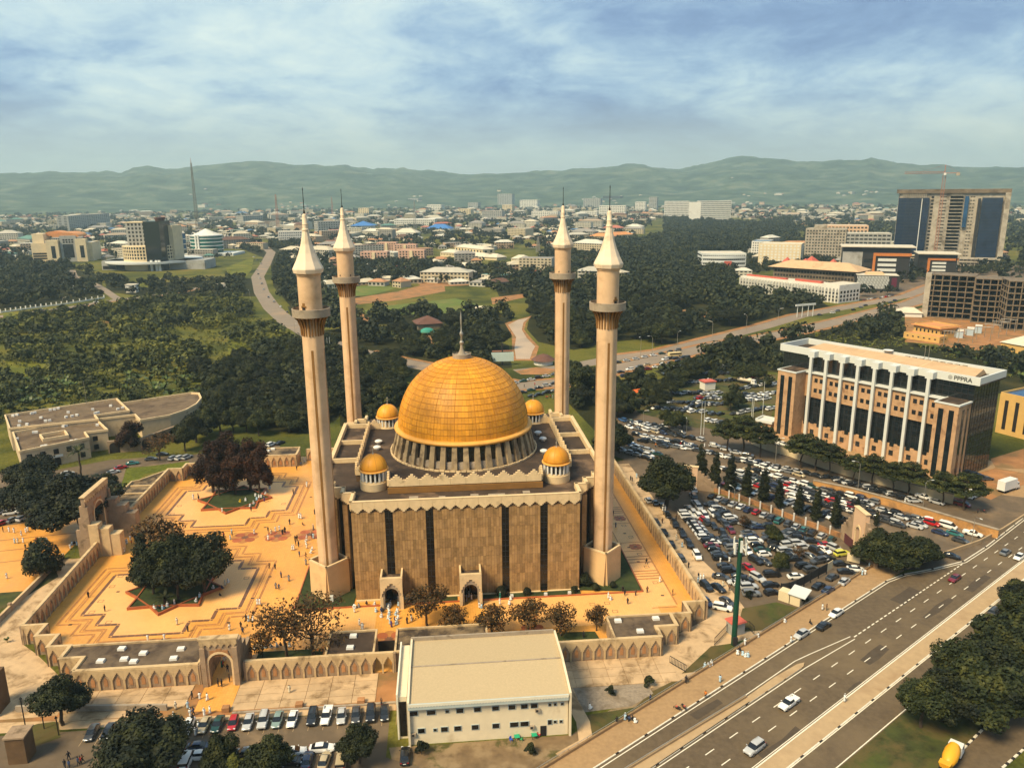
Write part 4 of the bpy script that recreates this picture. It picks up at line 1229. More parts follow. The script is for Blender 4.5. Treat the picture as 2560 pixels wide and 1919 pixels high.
struct('playing_field',MB().sheet([k2(*p)[:2]for p in((10,920),(330,890),(480,905),(330,950),(20,975))],0.02),M['pitch'])
g=MB()
for q in(((90,990),(480,930),(640,885),(760,875),(770,930),(480,985),(235,1010),(100,1015)),((235,1050),(300,1090),(290,1135),(240,1145)),((580,870),(1080,860),(1080,885),(640,905)),((1050,970),(1290,940),(1290,960),(1060,1010)),((570,1205),(700,1200),(720,1250),(620,1270)),((930,1035),(1050,1030),(1050,1050),(950,1055))):
 g.sheet([k2(*p)[:2]for p in q],0.03+0.004*len(g.f))
for q in(((10,1075),(130,1040),(310,1065),(300,1100),(60,1110)),((1480,1170),(1600,1150),(1800,1180),(2000,1200),(2200,1160),(2200,1290),(1750,1290))):
 g.sheet([k3(*p)[:2]for p in q],0.03+0.004*len(g.f))
g.sheet([p[:2]for p in(j4(1950,1080),j4(2212,1000),j4(2212,1160),j4(1990,1150))],0.05)
g.sheet([p[:2]for p in(j4(1700,1240),j4(1990,1150),j4(2212,1190),j4(2212,1280),j4(1950,1400),j4(1800,1330))],0.054)
struct('bare_soil',g,M['soil'])
g=MB()
for q in(((1390,780),(1560,720),(1545,800),(1500,850),(1400,850)),((1400,1190),(1500,1170),(1560,1270),(1900,1290),(1860,1480),(1560,1500),(1130,1500),(1120,1440),(1400,1400)),((30,1350),(330,1290),(330,1400),(60,1480)),((850,850),(950,870),(940,910),(850,900)),((20,1060),(480,1050),(300,1090),(20,1110))):
 g.sheet([k1(*p)[:2]for p in q],0.03+0.004*len(g.f))
struct('grass_clearing',g,ground_mat('bright_grass',[(0.32,(0.06,0.07,0.012)),(0.5,(0.12,0.125,0.016)),(0.66,(0.19,0.16,0.025))],0.04))
g=MB()
for q in(((1200,1420),(1330,1395),(1470,1410),(1400,1440),(1240,1440)),):
 g.sheet([k2(*p)[:2]for p in q],0.036)
struct('bare_soil',g,M['soil'])
ob('gate_forecourt',MB().sheet([(-112.4,-26),(-112.4,14),(-122,22),(-150,14),(-190,-14),(-190,-34),(-146,-28),(-130,-27)],0.05).mesh('gate_forecourt',M['tile']),None,mq(0,0),YAW,kind='structure')
g=MB()
for y in(-12,-4,4):
 g.box((-142,y+1,.06),(60,.5,.03),.16)
ob('gate_forecourt_line',g.mesh('gate_forecourt_line',M['band2']),None,mq(0,0),YAW,kind='structure')
struct('car_park',MB().sheet([p[:2]for p in(k4(-400,700),k4(350,690),k4(830,600),k4(1450,560),k4(2100,480),k4(2110,500),k4(1450,620),k4(950,660),k4(900,850),k4(640,1000),k4(0,1240),k4(-300,1250))],0.01),M['asphalt2'])
struct('lawn',MB().sheet([p[:2]for p in(k4(960,670),k4(1420,610),k4(1430,640),k4(1090,710),k4(900,890),k4(870,880))],0.03),ground_mat('bright_lawn',[(0.3,(0.07,0.085,0.012)),(0.7,(0.13,0.135,0.018))],0.1))
struct('lawn',MB().sheet([p[:2]for p in(k4(20,1580),k4(260,1480),k4(420,1420),k4(440,1480),k4(150,1658),k4(-60,1760),k4(-80,1650))],0.03),M['grass'])
haze=ob('haze',MB().box((0,5200,289),(26000,11600,582)).mesh('haze',None),None,kind='stuff')
hm=bpy.data.materials.new('haze')
hm.use_nodes=True
t=NT(hm.node_tree)
out=t.new('ShaderNodeOutputMaterial')
vp=t.new('ShaderNodeVolumePrincipled',Color=(0.70,0.95,1.0),Density=0.000088,Anisotropy=0.1)
t.l.new(vp.outputs[0],out.inputs['Volume'])
haze.data.materials.clear()
haze.data.materials.append(hm)
M['paint']=mat('car_paint',(1,1,1),0.28,0.0,objcol=True,spec=0.5,coat=0.6)
M['cglass']=mat('car_glass',(0.014,0.016,0.017),0.06,0.0,spec=0.6)
M['tyre']=mat('tyre',(0.012,0.011,0.010),0.9,0.0)
M['rim']=mat('wheel_rim',(0.42,0.40,0.37),0.35,0.0,metal=0.7)
M['lampw']=mat('headlamp',(0.75,0.74,0.70),0.15,0.0,spec=0.6)
M['lampr']=mat('tail_lamp',(0.32,0.015,0.012),0.2,0.0,spec=0.6)
M['bumper']=mat('black_trim',(0.02,0.02,0.02),0.6,0.0)
M['plate']=mat('number_plate',(0.7,0.68,0.6),0.6,0.0)
def loft(st,m=0):
 """stations (x, half width low, half width top, z0, z1) -> closed eight-sided hull"""
 g=MB()
 vs,fs=[],[]
 n=8
 for x,a,b,z0,z1 in st:
  h=z1-z0
  vs+=[(x,-a*.93,z0),(x,-a,z0+h*.25),(x,-a*.99,z0+h*.62),(x,-b,z1),(x,b,z1),(x,a*.99,z0+h*.62),(x,a,z0+h*.25),(x,a*.93,z0)]
 for i in range(len(st)-1):
  for k in range(n):
   q=(k+1)%n
   fs.append((i*n+k,(i+1)*n+k,(i+1)*n+q,i*n+q))
 fs.append(tuple(range(n)))
 fs.append(tuple((len(st)-1)*n+k for k in range(n-1,-1,-1)))
 return g.add(vs,fs,m)
CARS={}
def car_kind(kind,body,cabin,roof,wx,wr,wy,hl,tl,extra=None):
 b=loft(body)
 rf=loft(roof)
 b.add(rf.v,rf.f)
 cx=(roof[0][0]+roof[-1][0])/2
 hwr=max(s[2]for s in cabin)
 for s in(-1,1):
  b.box((roof[-1][0]+.55,s*(body[3][1]+.08),body[3][4]+.06),(.14,.18,.12))
  b.plate([(cx-.06,body[3][4]-.05),(cx+.06,body[3][4]-.05),(cx+.05,roof[1][3]+.02),(cx-.05,roof[1][3]+.02)],(0,s*(hwr+.115),0),(1,0,0),(0,s*-.16,1),(0,s,0),.03)
 if extra:
  extra(b)
 bm,cm_=b.mesh('body',M['paint'],True),loft(cabin).mesh('windows',M['cglass'])
 wh=MB()
 for k in range(14):
  pass
 wh=MB().lathe([(wr*.62,-.1),(wr*.96,-.1),(wr,-.06),(wr,.06),(wr*.96,.1),(wr*.62,.1)],14)
 wh.v=[(x,z,y)for x,y,z in wh.v]
 wh.f=[f[::-1]for f in wh.f]
 wm=wh.mesh('wheel',M['tyre'],True)
 rm=MB().lathe([(wr*.62,-.106),(wr*.3,-.11),(wr*.3,.11),(wr*.62,.106)],10)
 rm.v=[(x,z,y)for x,y,z in rm.v]
 rmm=rm.mesh('rim',M['rim'])
 hm_=MB().box((0,0,0),(.22,.36,.15)).mesh('headlight',M['lampw'])
 tm=MB().box((0,0,0),(.14,.32,.17)).mesh('tail_light',M['lampr'])
 bp=MB().box((body[-1][0]-.02,0,body[-1][3]+.08),(.08,1.1,.16)).box((body[0][0]+.02,0,body[0][3]+.05),(.08,1.2,.14)).box((0,0,.24),(body[-1][0]*1.3,1.5,.1)).mesh('bumper',M['bumper'])
 pl=MB().box((body[0][0]-.03,0,body[0][3]+.25),(.03,.5,.13)).mesh('number_plate',M['plate'])
 one=MB()
 for me,mi,lst in((bm,0,[(0,0,0)]),(cm_,1,[(0,0,0)]),(wm,2,[(x,s*wy,wr)for x in wx for s in(-1,1)])):
  for lc in lst:
   one.add([(v.co.x+lc[0],v.co.y+lc[1],v.co.z+lc[2])for v in me.vertices],[tuple(p.vertices)for p in me.polygons],mi)
 om=one.mesh('car',[M['paint'],M['cglass'],M['tyre']],True)
 CARS[kind]=dict(b=bm,c=cm_,w=wm,r=rmm,h=hm_,t=tm,bp=bp,pl=pl,wx=wx,wr=wr,wy=wy,hl=hl,tl=tl,one=om)
car_kind('sedan',[(-2.32,.66,.56,.42,.74),(-2.2,.82,.72,.3,.92),(-1.6,.88,.78,.22,.97),(-.3,.9,.80,.2,.95),(1.1,.89,.78,.2,.92),(1.85,.86,.68,.22,.82),(2.2,.78,.58,.3,.70),(2.33,.6,.48,.38,.6)],[(-1.85,.72,.66,.9,.95),(-1.15,.76,.57,.9,1.36),(-.3,.77,.59,.9,1.42),(.3,.76,.57,.9,1.39),(1.15,.72,.62,.88,.93)],[(-1.12,.55,.50,1.34,1.39),(-.3,.60,.54,1.38,1.46),(.3,.57,.50,1.37,1.42)],(-1.38,1.42),.32,.80,(2.12,.58,.66),(-2.24,.6,.80))
car_kind('hatchback',[(-1.95,.66,.6,.4,.8),(-1.85,.8,.74,.28,.95),(-1.4,.85,.78,.22,.97),(-.2,.86,.79,.2,.95),(1.0,.85,.76,.2,.92),(1.6,.82,.66,.22,.84),(1.88,.75,.58,.3,.72),(2.0,.58,.46,.38,.6)],[(-1.86,.7,.66,.92,.97),(-1.5,.74,.56,.92,1.4),(-.4,.75,.58,.9,1.48),(.3,.74,.56,.9,1.44),(1.12,.7,.6,.88,.94)],[(-1.5,.54,.48,1.38,1.44),(-.4,.59,.53,1.44,1.52),(.3,.56,.49,1.42,1.47)],(-1.25,1.25),.31,.77,(1.84,.55,.68),(-1.9,.58,.86))
car_kind('suv',[(-2.3,.74,.7,.45,1.0),(-2.22,.88,.82,.34,1.08),(-1.6,.93,.86,.3,1.10),(-.3,.94,.86,.28,1.08),(1.05,.93,.84,.28,1.06),(1.8,.91,.78,.3,1.0),(2.2,.86,.72,.36,.9),(2.34,.7,.6,.44,.8)],[(-2.2,.8,.74,1.06,1.1),(-1.95,.82,.66,1.05,1.62),(-.4,.83,.68,1.05,1.7),(.35,.82,.65,1.04,1.66),(1.05,.78,.68,1.02,1.08)],[(-2.02,.64,.58,1.6,1.68),(-.4,.69,.63,1.66,1.76),(.35,.65,.58,1.64,1.70)],(-1.4,1.42),.38,.83,(2.2,.62,.84),(-2.27,.7,1.02),lambda b:b.box((-.9,-.55,1.77),(1.9,.05,.06)).box((-.9,.55,1.77),(1.9,.05,.06)))
def bed(b):
 for s in(-1,1):
  b.box((-1.75,s*.84,.95),(1.7,.1,.42))
 b.box((-2.58,0,.95),(.1,1.75,.42))
car_kind('pickup',[(-2.64,.8,.74,.5,.74),(-2.55,.88,.8,.42,.78),(-1.0,.9,.82,.34,.80),(-.85,.9,.84,.32,1.06),(.95,.9,.82,.3,1.04),(1.9,.88,.74,.32,.96),(2.4,.82,.68,.38,.86),(2.52,.66,.56,.46,.76)],[(-.92,.78,.72,1.02,1.08),(-.75,.8,.64,1.02,1.6),(0,.81,.66,1.02,1.66),(.4,.8,.62,1.0,1.62),(1.12,.76,.66,.98,1.04)],[(-.78,.62,.56,1.58,1.65),(0,.67,.61,1.63,1.72),(.4,.62,.55,1.6,1.65)],(-1.6,1.6),.39,.8,(2.38,.6,.8),(-2.6,.76,.84),bed)
car_kind('van',[(-2.4,.8,.76,.45,1.15),(-2.34,.9,.86,.34,1.2),(-1.6,.92,.88,.3,1.2),(-.3,.92,.88,.28,1.2),(1.3,.92,.86,.28,1.18),(1.95,.9,.8,.3,1.08),(2.3,.84,.72,.36,.92),(2.42,.7,.6,.44,.8)],[(-2.36,.84,.8,1.16,1.22),(-2.25,.86,.76,1.16,1.8),(-.4,.87,.78,1.16,1.86),(.95,.86,.74,1.14,1.82),(1.95,.8,.7,1.04,1.1)],[(-2.34,.78,.74,1.74,1.9),(-.4,.8,.76,1.8,1.98),(.95,.75,.68,1.79,1.88)],(-1.45,1.5),.36,.82,(2.28,.6,.84),(-2.37,.72,1.1))
COL={'black':(.012,.012,.013,1),'white':(.80,.77,.70,1),'silver':(.46,.45,.42,1),'grey':(.16,.16,.155,1),'dark grey':(.05,.05,.05,1),'red':(.42,.012,.015,1),'maroon':(.16,.010,.018,1),'dark blue':(.018,.03,.075,1),'blue':(.04,.11,.26,1),'dark green':(.010,.05,.035,1),'green grey':(.20,.27,.23,1),'gold':(.45,.35,.2,1),'yellow':(.65,.6,.08,1),'teal':(.03,.15,.14,1)}
PAL=['black']*9+['white']*7+['silver']*8+['grey']*4+['dark grey']*5+['red','maroon','dark blue','dark blue','dark green','green grey','gold','blue']
KIND_W=['sedan']*8+['suv']*5+['hatchback']*2
KLAB={'sedan':'sedan','hatchback':'hatchback','suv':'SUV','pickup':'pickup truck','van':'minivan'}
CNAME={'sedan':'car','hatchback':'car','suv':'car','pickup':'pickup_truck','van':'minivan'}
ncar=0
def put_car(kind,colour,loc,rz,label,group,lod=None):
 global ncar
 ncar+=1
 T=CARS[kind]
 d=math.dist((loc[0],loc[1],0),(0,0,H))
 lod=(0 if d<185 else 1)if lod is None else lod
 cat={'pickup':'pickup truck','van':'van'}.get(kind,'car')
 c=COL[colour]
 if lod==2:
  r=ob(CNAME[kind],T['one'],None,(loc[0],loc[1],.03),rz)
  r.color=c
  return tag(r,label,cat,group)
 r=thing(CNAME[kind],label,cat,(loc[0],loc[1],.03),rz,group)
 ob('body',T['b'],r).color=c
 ob('windows',T['c'],r)
 for x in T['wx']:
  for s in(-1,1):
   w_=ob('wheel',T['w'],r,(x,s*T['wy'],T['wr']))
   if lod==0:
    ob('rim',T['r'],w_)
 if lod==0:
  for s in(-1,1):
   ob('headlight',T['h'],r,(T['hl'][0],s*T['hl'][1],T['hl'][2]),s*-.25)
   ob('tail_light',T['t'],r,(T['tl'][0],s*T['tl'][1],T['tl'][2]))
  ob('bumper',T['bp'],r)
  ob('number_plate',T['pl'],r)
 return r
ORD=['','first','second','third','fourth','fifth','sixth','seventh','eighth','ninth','tenth','eleventh','twelfth','thirteenth','fourteenth','fifteenth','sixteenth','seventeenth','eighteenth','nineteenth','twentieth']
AX,AY=YAW,YAW+pi/2
far_cars=[]
def row(p,q,n,rz,where,group,cols=None,kinds=None,jit=.25,end='near end',bulk=False,lod=None):
 for i in range(n):
  t=i/max(1,n-1)
  x,y=p[0]+(q[0]-p[0])*t+R.uniform(-jit,jit),p[1]+(q[1]-p[1])*t+R.uniform(-jit,jit)
  c=(cols[i]if cols and i<len(cols)and cols[i]else R.choice(PAL))
  k=(kinds[i]if kinds and i<len(kinds)and kinds[i]else R.choice(KIND_W))
  a=rz+R.uniform(-.06,.06)+(pi if R.random()<.45 and not cols else 0)
  if bulk:
   far_cars.append((k,c,(x,y),a))
  else:
   put_car(k,c,(x,y),a,'%s %s, %s from the %s %s'%(c,KLAB[k],ORD[i+1],end,where),group,lod)
def one(kind,colour,p,rz,where,group=None,lod=None):
 put_car(kind,colour,p,rz,'%s %s %s'%(colour,KLAB[kind],where),group,lod)
ke=crop(1480,1150,4.0433)
G1='cars in the packed car park beside the plaza'
row(ke(635,640),ke(885,1000),4,AY,'of the row against the arcade',G1,['dark grey','black','black','dark grey'],['suv']*4,end='far end')
row(ke(765,565),ke(1065,985),5,AY+pi,'of the arcade-side line',G1,['black','black','black','black','white'],['sedan','suv','suv','suv','suv'],end='far end')
row(j5(60,350),j5(410,795),13,AX,'of the stack by the red kerb',G1,['white','white','black','silver','white','white','white','white','black','maroon','black','dark grey','black'],end='far end')
row(j5(195,290),j5(250,375),2,AY+pi,'of the pale pair in mid car park',G1,['silver','white'],['suv','suv'],end='far end')
row(j5(325,350),j5(505,515),4,AY+pi,'of the line by the red-leaved tree',G1,['white','black','dark grey','maroon'],['suv','suv','suv','sedan'],end='far end')
row(j5(330,475),j5(425,560),2,AY+pi,'of the black pair in the middle lane',G1,['black','black'],['sedan','suv'],end='far end')
row(j5(320,175),j5(1515,612),16,AX+.75,'of the brick wall row',G1,['black','silver','dark grey','silver','white','dark blue','red','silver','dark grey','teal','dark grey','silver','teal','black','silver','dark green'],['sedan','sedan','sedan','sedan','sedan','sedan','hatchback','sedan','suv','suv'],end='far end')
row(j5(690,545),j5(850,760),6,AX,'of the stack beside the round trees',G1,['grey','dark blue','white','black','dark green','white'],end='far end')
row(j5(390,300),j5(560,440),4,AX+.2,'of the group behind the red-leaved tree',G1,['white','black','white','dark grey'],end='far end')
row(j5(950,645),j5(1240,690),3,AX+.1,'of the row behind the near round tree',G1,['black','silver','silver'],end='left end')
row(j5(1200,600),j5(1320,625),2,AX-.3,'of the black pair by the brick wall',G1,['black','black'],['suv','sedan'],end='left end')
row(j5(1365,735),j5(1545,700),3,AY+pi+.4,'of the row before the brick gateway',G1,['black','white','silver'],['suv','sedan','suv'],end='left end')
for k,c,x,y,a,w_ in(('sedan','red',1465,665,AX,'parked alone in front of the brick gateway'),('suv','yellow',1625,755,AX+.2,'with a dark roof beside the blank board'),('sedan','grey',1310,785,AY+pi+.5,'with a blue windscreen before the near round tree'),('suv','black',1235,875,AX+.3,'between the near round tree and the fence of boards'),('suv','dark grey',1315,915,AX+.3,'behind the dark boards of the fence'),('sedan','white',680,725,AY+pi,'facing the camera beside the green mast top'),('sedan','red',690,895,AY+pi+.25,'just right of the green mast'),('suv','black',760,825,AY+pi+.4,'behind the red sedan by the mast'),('sedan','dark grey',850,835,AY+pi+.4,'next to the near round tree'),('sedan','black',455,880,AX-.15,'far one of the black pair left of the mast'),('suv','black',490,925,AX,'near one of the black pair left of the mast'),('sedan','dark grey',410,990,AX-.5,'angled out in the open left of the mast'),('sedan','black',600,985,AX-.2,'behind the mast in the second line'),('suv','black',645,1020,AX-.2,'behind the mast in the first line'),('suv','silver',690,1090,AX,'right of the mast, farther of two wagons'),('suv','grey',715,1160,AX-.1,'right of the mast, nearer of two wagons'),('suv','silver',780,1000,AY+pi+.45,'angled beside the big black SUV'),('sedan','black',910,1070,AX+.1,'left of the fence of boards'),('hatchback','black',915,1145,AX+.15,'near the white cabin roof'),('suv','black',920,965,AX,'broadside under the near round tree'),('sedan','white',1165,985,AX,'behind the middle of the fence of boards'),('suv','black',265,1090,AY+pi+.2,'with a white roof close to the arcade corner'),('sedan','black',385,1100,AY+pi+.35,'next to the white-roofed SUV at the arcade corner'),('sedan','dark blue',265,1240,AY+pi+.2,'beside the stepped corner of the arcade'),('sedan','dark grey',475,1240,AY+pi+.4,'just left of the mast foot'),('suv','white',425,1300,AX-.5,'angled toward the mast foot'),('sedan','dark grey',1530,990,AX+.6,'between the fence of boards and the parapet'),('sedan','black',1390,1080,AX+.6,'by the white cabin, below the fence of boards'),('sedan','dark blue',1490,1120,AX+.6,'partly under the parapet'),('sedan','silver',1650,1035,AX+.7,'right under the parapet rail'),('sedan','black',1620,855,AX-.1,'rear one of three by the blank board'),('sedan','black',1670,935,AX-.2,'front one of three by the blank board'),('sedan','white',1765,910,AX-.3,'nearest the parapet by the blank board'),('suv','silver',1180,650,AX,'behind the white stack near the low wall'),('sedan','grey',1105,560,AX+.5,'in the gap between the two round trees'),('sedan','dark blue',800,485,AX,'next to the red kerb end')):
 one(k,c,j5(x,y),a,w_,G1)
row(j5(130,110),j5(150,245),3,AY,'of the line in the far gateway',G1,['white','grey','silver'],['suv','suv','suv'],end='far end')
row(ke(560,420),ke(700,470),3,AY,'of the group under the great dark tree',G1,['silver','black','black'],end='left end')
G2='cars on the lower lot behind the columnar trees'
hd2=math.atan2(j3(1560,740)[1]-j3(720,500)[1],j3(1560,740)[0]-j3(720,500)[0])
row(j3(660,545),j3(1260,735),15,hd2+1.4,'of the row behind the columnar trees',G2,end='far end',lod=1)
row(j3(700,505),j3(1400,690),17,hd2+.1,'of the second row behind the columnar trees',G2,end='far end',lod=1)
row(j3(780,475),j3(1420,640),14,hd2,'of the row under the retaining wall',G2,end='far end',lod=1)
row(j3(1390,650),j3(1880,845),6,hd2,'of the last row under the retaining wall',G2,['silver','silver','silver','silver','dark blue','dark grey'],['sedan']*6,end='far end')
row(j3(1330,700),j3(1640,770),4,hd2+.05,'of the row behind the brick gateway',G2,['white','black','silver','silver'],['pickup','suv','sedan','sedan'],end='far end')
one('van','white',j3(1815,770),hd2,'near the end of the orange retaining wall',G2)
one('pickup','white',j3(1945,810),hd2+.1,'at the foot of the highway parapet',G2)
one('sedan','teal',j3(1850,808),hd2,'between the white minivan and the parapet',G2)
one('sedan','black',j3(1830,925),hd2+.2,'in the pocket right of the bushy tree',G2)
G3='cars along the street under the tall office block'
row(j3(600,350),j3(770,400),4,hd2+.3,'of the line at the street corner',G3,['silver','white','silver','dark grey'],end='left end',lod=1)
row(j3(785,425),j3(1130,505),8,hd2,'of the far kerb line',G3,['white','dark blue','silver','grey','silver','silver','black','black'],end='left end',lod=1)
row(j3(1190,510),j3(1640,635),9,hd2+.8,'of the angled row under flat-topped trees',G3,['black','black','silver','black','silver','black','silver','black','silver'],end='left end',lod=1)
row(j3(860,450),j3(1040,500),4,hd2,'of the second line in the street',G3,end='left end',lod=1)
row(j3(1620,630),j3(1890,655),3,hd2,'of the last three before the bend',G3,['silver','silver','maroon'],['sedan','sedan','van'],end='left end',lod=1)
one('pickup','white',j3(1690,618),hd2,'in the street before the bend',G3,1)
row(j3(905,328),j3(1000,348),3,hd2,'of three inside the office wall',G3,['white','white','silver'],['van','sedan','sedan'],end='left end',lod=1)
row(j3(1950,500),j3(2020,520),3,hd2+1,'of three at the office block end',G3,['black','dark blue','dark grey'],end='left end',lod=1)
G4='cars jammed at the junction behind the mosque'
for a,b,n in(((120,215),(330,245),6),((150,250),(520,315),9),((190,290),(470,345),8),((130,330),(300,390),5),((110,370),(270,420),5),((330,350),(480,355),3)):
 row(j3(*a),j3(*b),n,hd2+R.choice((0,.2,-.2)),'of the %s junction line'%{215:'farthest',250:'middle',290:'near-side',330:'turning',370:'wall-side',350:'crossing-side'}[a[1]],G4,end='left end',lod=1)
G5='cars on the carriageway behind the golden dome'
hd5=math.atan2(far1[12][1]-far1[11][1],far1[12][0]-far1[11][0])
for a,b,n,w_ in(((1195,1497),(1440,1445),6,'of the far lane beside the dome'),((1245,1555),(1440,1500),5,'of the near lane beside the dome'),((1300,1580),(1440,1545),4,'of the lane by the small back dome'),((1815,1470),(2200,1360),9,'of the near lane right of the minaret'),((1830,1370),(2200,1295),8,'of the far lane right of the minaret'),((1850,1430),(2010,1385),4,'of the middle lane right of the minaret')):
 row(k2(*a),k2(*b),n,hd5,w_,G5,end='left end',lod=1)
row(k3(960,1080),k3(1420,990),9,hd5,'of the line toward the concrete frame',G5,end='left end',lod=2,jit=3)
row(k3(1230,985),k3(1420,960),9,hd5+.5,'of those by the chequered block',G5,['maroon','silver','white','black','grey','white','red','silver','dark grey'],end='left end',lod=2,jit=2)
G6='cars along the front wall of the forecourt'
row(mq(-72.2,-84.4),mq(-51.8,-84.4),8,AY+pi+.0,'of the run left of the gate path',G6,['dark grey','black','black','white','black','white','white','gold'],['sedan','sedan','sedan','sedan','sedan','sedan','sedan','sedan'],end='left end',jit=.1)
row(mq(-49.3,-84.4),mq(-35.4,-84.4),6,AY+pi,'of the run before the brown tubs',G6,['dark green','red','silver','silver','green grey','white'],['sedan','hatchback','sedan','suv','sedan','sedan'],end='left end',jit=.1)
row(mq(-31.8,-84.3),mq(-17.9,-84.4),6,AY+pi,'of the run left of the white annex',G6,['black','white','silver','dark grey','black','black'],['suv','pickup','sedan','sedan','suv','sedan'],end='left end',jit=.1)
G7='cars in the middle of the front car park'
for k,c,p,a,w_ in(('sedan','white',j1(505,1168),AX,'parked broadside in the middle of the lot'),('sedan','white',j1(330,1192),AX+.1,'with a green roof panel behind the low tree'),('sedan','silver',j1(60,1195),AX,'half under the low tree'),('sedan','dark blue',j1(415,1240),AY,'seen from behind at the lower edge'),('sedan','gold',j1(520,1245),AY-.1,'seen from behind beside a white sedan'),('hatchback','grey',j1(632,1172),AY,'tucked behind the annex tree'),('sedan','black',j1(1015,1215),AY,'parked alone by the annex kerb'),('sedan','dark blue',k5(1580,1490),AX,'beside the spreading tree'),('sedan','white',k5(1590,1560),AX,'below the spreading tree'),('van','white',k5(1480,1600),AY,'with a long cream roof at the lower edge'),('sedan','dark grey',k5(1965,1545),AX,'between the two low trees'),('hatchback','black',j1(315,1250),AX,'right of the low tree at the lower edge'),('van','gold',j1(625,1250),AY,'brown box-like one below the annex tree')):
 one(k,c,p,a,w_,G7)
G8='vehicles on the dual carriageway'
hd8=math.atan2(lE[1][1]-lE[0][1],lE[1][0]-lE[0][0])
for k,c,p,a,w_ in(('pickup','white',j2(1088,885),hd8+pi,'with a black load bed driving toward the camera'),('suv','silver',j2(925,1098),hd8+pi,'nearest the camera on the carriageway'),('sedan','silver',j2(1150,552),hd8+pi,'stopped on the hard shoulder behind a black one'),('sedan','black',j2(1255,512),hd8,'stopped on the shoulder between two pale sedans'),('sedan','white',j2(1315,452),hd8+pi,'stopped on the shoulder with a blue windscreen'),('sedan','maroon',j2(1880,285),hd8+pi,'driving alone in the middle lanes'),('sedan','grey',j2(2122,160),hd8,'driving away near the frame edge'),('sedan','white',j2(2188,182),hd8+pi,'just entering at the frame edge'),('suv','dark grey',j2(2072,445),hd8,'half hidden by roadside trees')):
 one(k,c,p,a,w_,G8)
G9='cars outside the left gate'
row(k4(505,712),k4(565,810),4,AX+.2,'of the row by the palm',G9,['silver','silver','white','dark grey'],['sedan','suv','sedan','sedan'],end='far end',lod=1)
row(k4(40,850),k4(90,1010),6,AX+.3,'of the row left of the paired trees',G9,end='far end',lod=1)
row(k4(390,905),k4(480,860),3,AX+.3,'of the group right of the paired trees',G9,['black','white','grey'],end='left end',lod=1)
row(k4(420,940),k4(360,985),3,AX+.3,'of the group under the paired trees',G9,['white','white','silver'],end='far end',lod=1)
for k,c,x,y,a,w_ in(('sedan','dark grey',1140,603,.25,'on the road beside the long lawn'),('sedan','teal',1000,635,.35,'on the bend before the long lawn'),('sedan','red',910,668,.8,'on the bend by the pink paving'),('sedan','silver',855,702,.8,'nearest the palm on the bend'),('sedan','black',1225,568,.2,'under the bare spreading tree'),('suv','silver',1310,598,1.2,'left of three by the red-brown trees'),('suv','white',1360,595,1.2,'middle of three by the red-brown trees'),('suv','silver',1410,590,1.2,'right of three by the red-brown trees'),('suv','silver',315,1058,.25,'parked along the edge of the orange forecourt'),('suv','dark grey',440,1010,.5,'end of the line beside the gate tree'),('sedan','grey',100,1062,1.3,'at the left kerb of the forecourt'),('suv','white',180,1050,1.3,'next to the grey one at the forecourt kerb'),('sedan','red',20,1085,1.3,'at the very left edge of the lot'),('sedan','silver',10,1000,1.3,'behind the red one at the left edge')):
 one(k,c,k4(x,y),a,w_,G9,1)
row(k4(2040,495),k4(2110,480),2,1.2,'of the pair behind the plaza room',G9,['white','black'],end='left end',lod=1)
G10='cars on the curving road far left'
row(k1(1580,800),k1(1620,920),5,1.7,'of the inside file of the curve',G10,['silver','dark grey','white','grey','silver'],end='far end',lod=2)
row(k1(1560,720),k1(1605,760),3,1.2,'of the file at the top of the curve',G10,['white','grey','silver'],end='far end',lod=2)
row(k1(1650,968),k1(1765,1060),4,1.9,'of the file nearest the minaret',G10,['dark grey','silver','white','dark grey'],end='far end',lod=2)
for c,x,y,w_ in(('dark grey',250,1045,'on the straight road by the white fence'),('white',590,998,'on the straight road near the side turning'),('silver',1060,940,'under the trees beyond the bush')):
 one('sedan',c,k1(x,y),.2,w_,G10,2)
row(k1(930,862),k1(1090,855),6,.3,'of the row before the round-fronted tower',G10,['white','silver','white','dark grey','white','silver'],end='left end',lod=2,jit=2)
one('sedan','white',k2(258,1300),.4,'leading on the bridge behind the left minaret',G10,2)
one('sedan','dark grey',k2(280,1318),.4,'second on the bridge behind the left minaret',G10,2)
for a,b,n in(((20,1400),(430,1395),18),((0,1440),(400,1440),18),((480,1530),(690,1500),10),((60,1500),(420,1480),16),((490,1570),(690,1560),9),((60,1560),(340,1560),12),((200,1590),(640,1595),20),((0,1350),(140,1340),6)):
 row(k3(*a),k3(*b),n,hd5+.3,'','',bulk=True,jit=1.2)
for a,b,n in(((240,110),(620,130),16),((290,150),(620,180),14),((690,180),(905,150),9),((450,150),(860,100),14),((560,215),(640,225),4)):
 row(j3(*a),j3(*b),n,hd5+.3,'','',bulk=True,jit=1.0)
for a,b,n,h_ in(((150,470),(330,640),6,AX),((430,600),(560,700),4,AX),((520,640),(560,760),3,AX),((640,440),(740,470),3,AX+.6),((900,600),(1060,620),4,AX),((940,690),(1160,760),5,AX),((1050,790),(1130,810),2,AX),((1080,540),(1180,560),3,AX),((560,1040),(640,1080),3,AX),((300,250),(430,330),4,AX),((860,480),(900,560),2,AX),((1380,830),(1480,800),3,AX+.3),((90,300),(260,440),5,AY)):
 row(j5(*a),j5(*b),n,h_,'','',bulk=True)
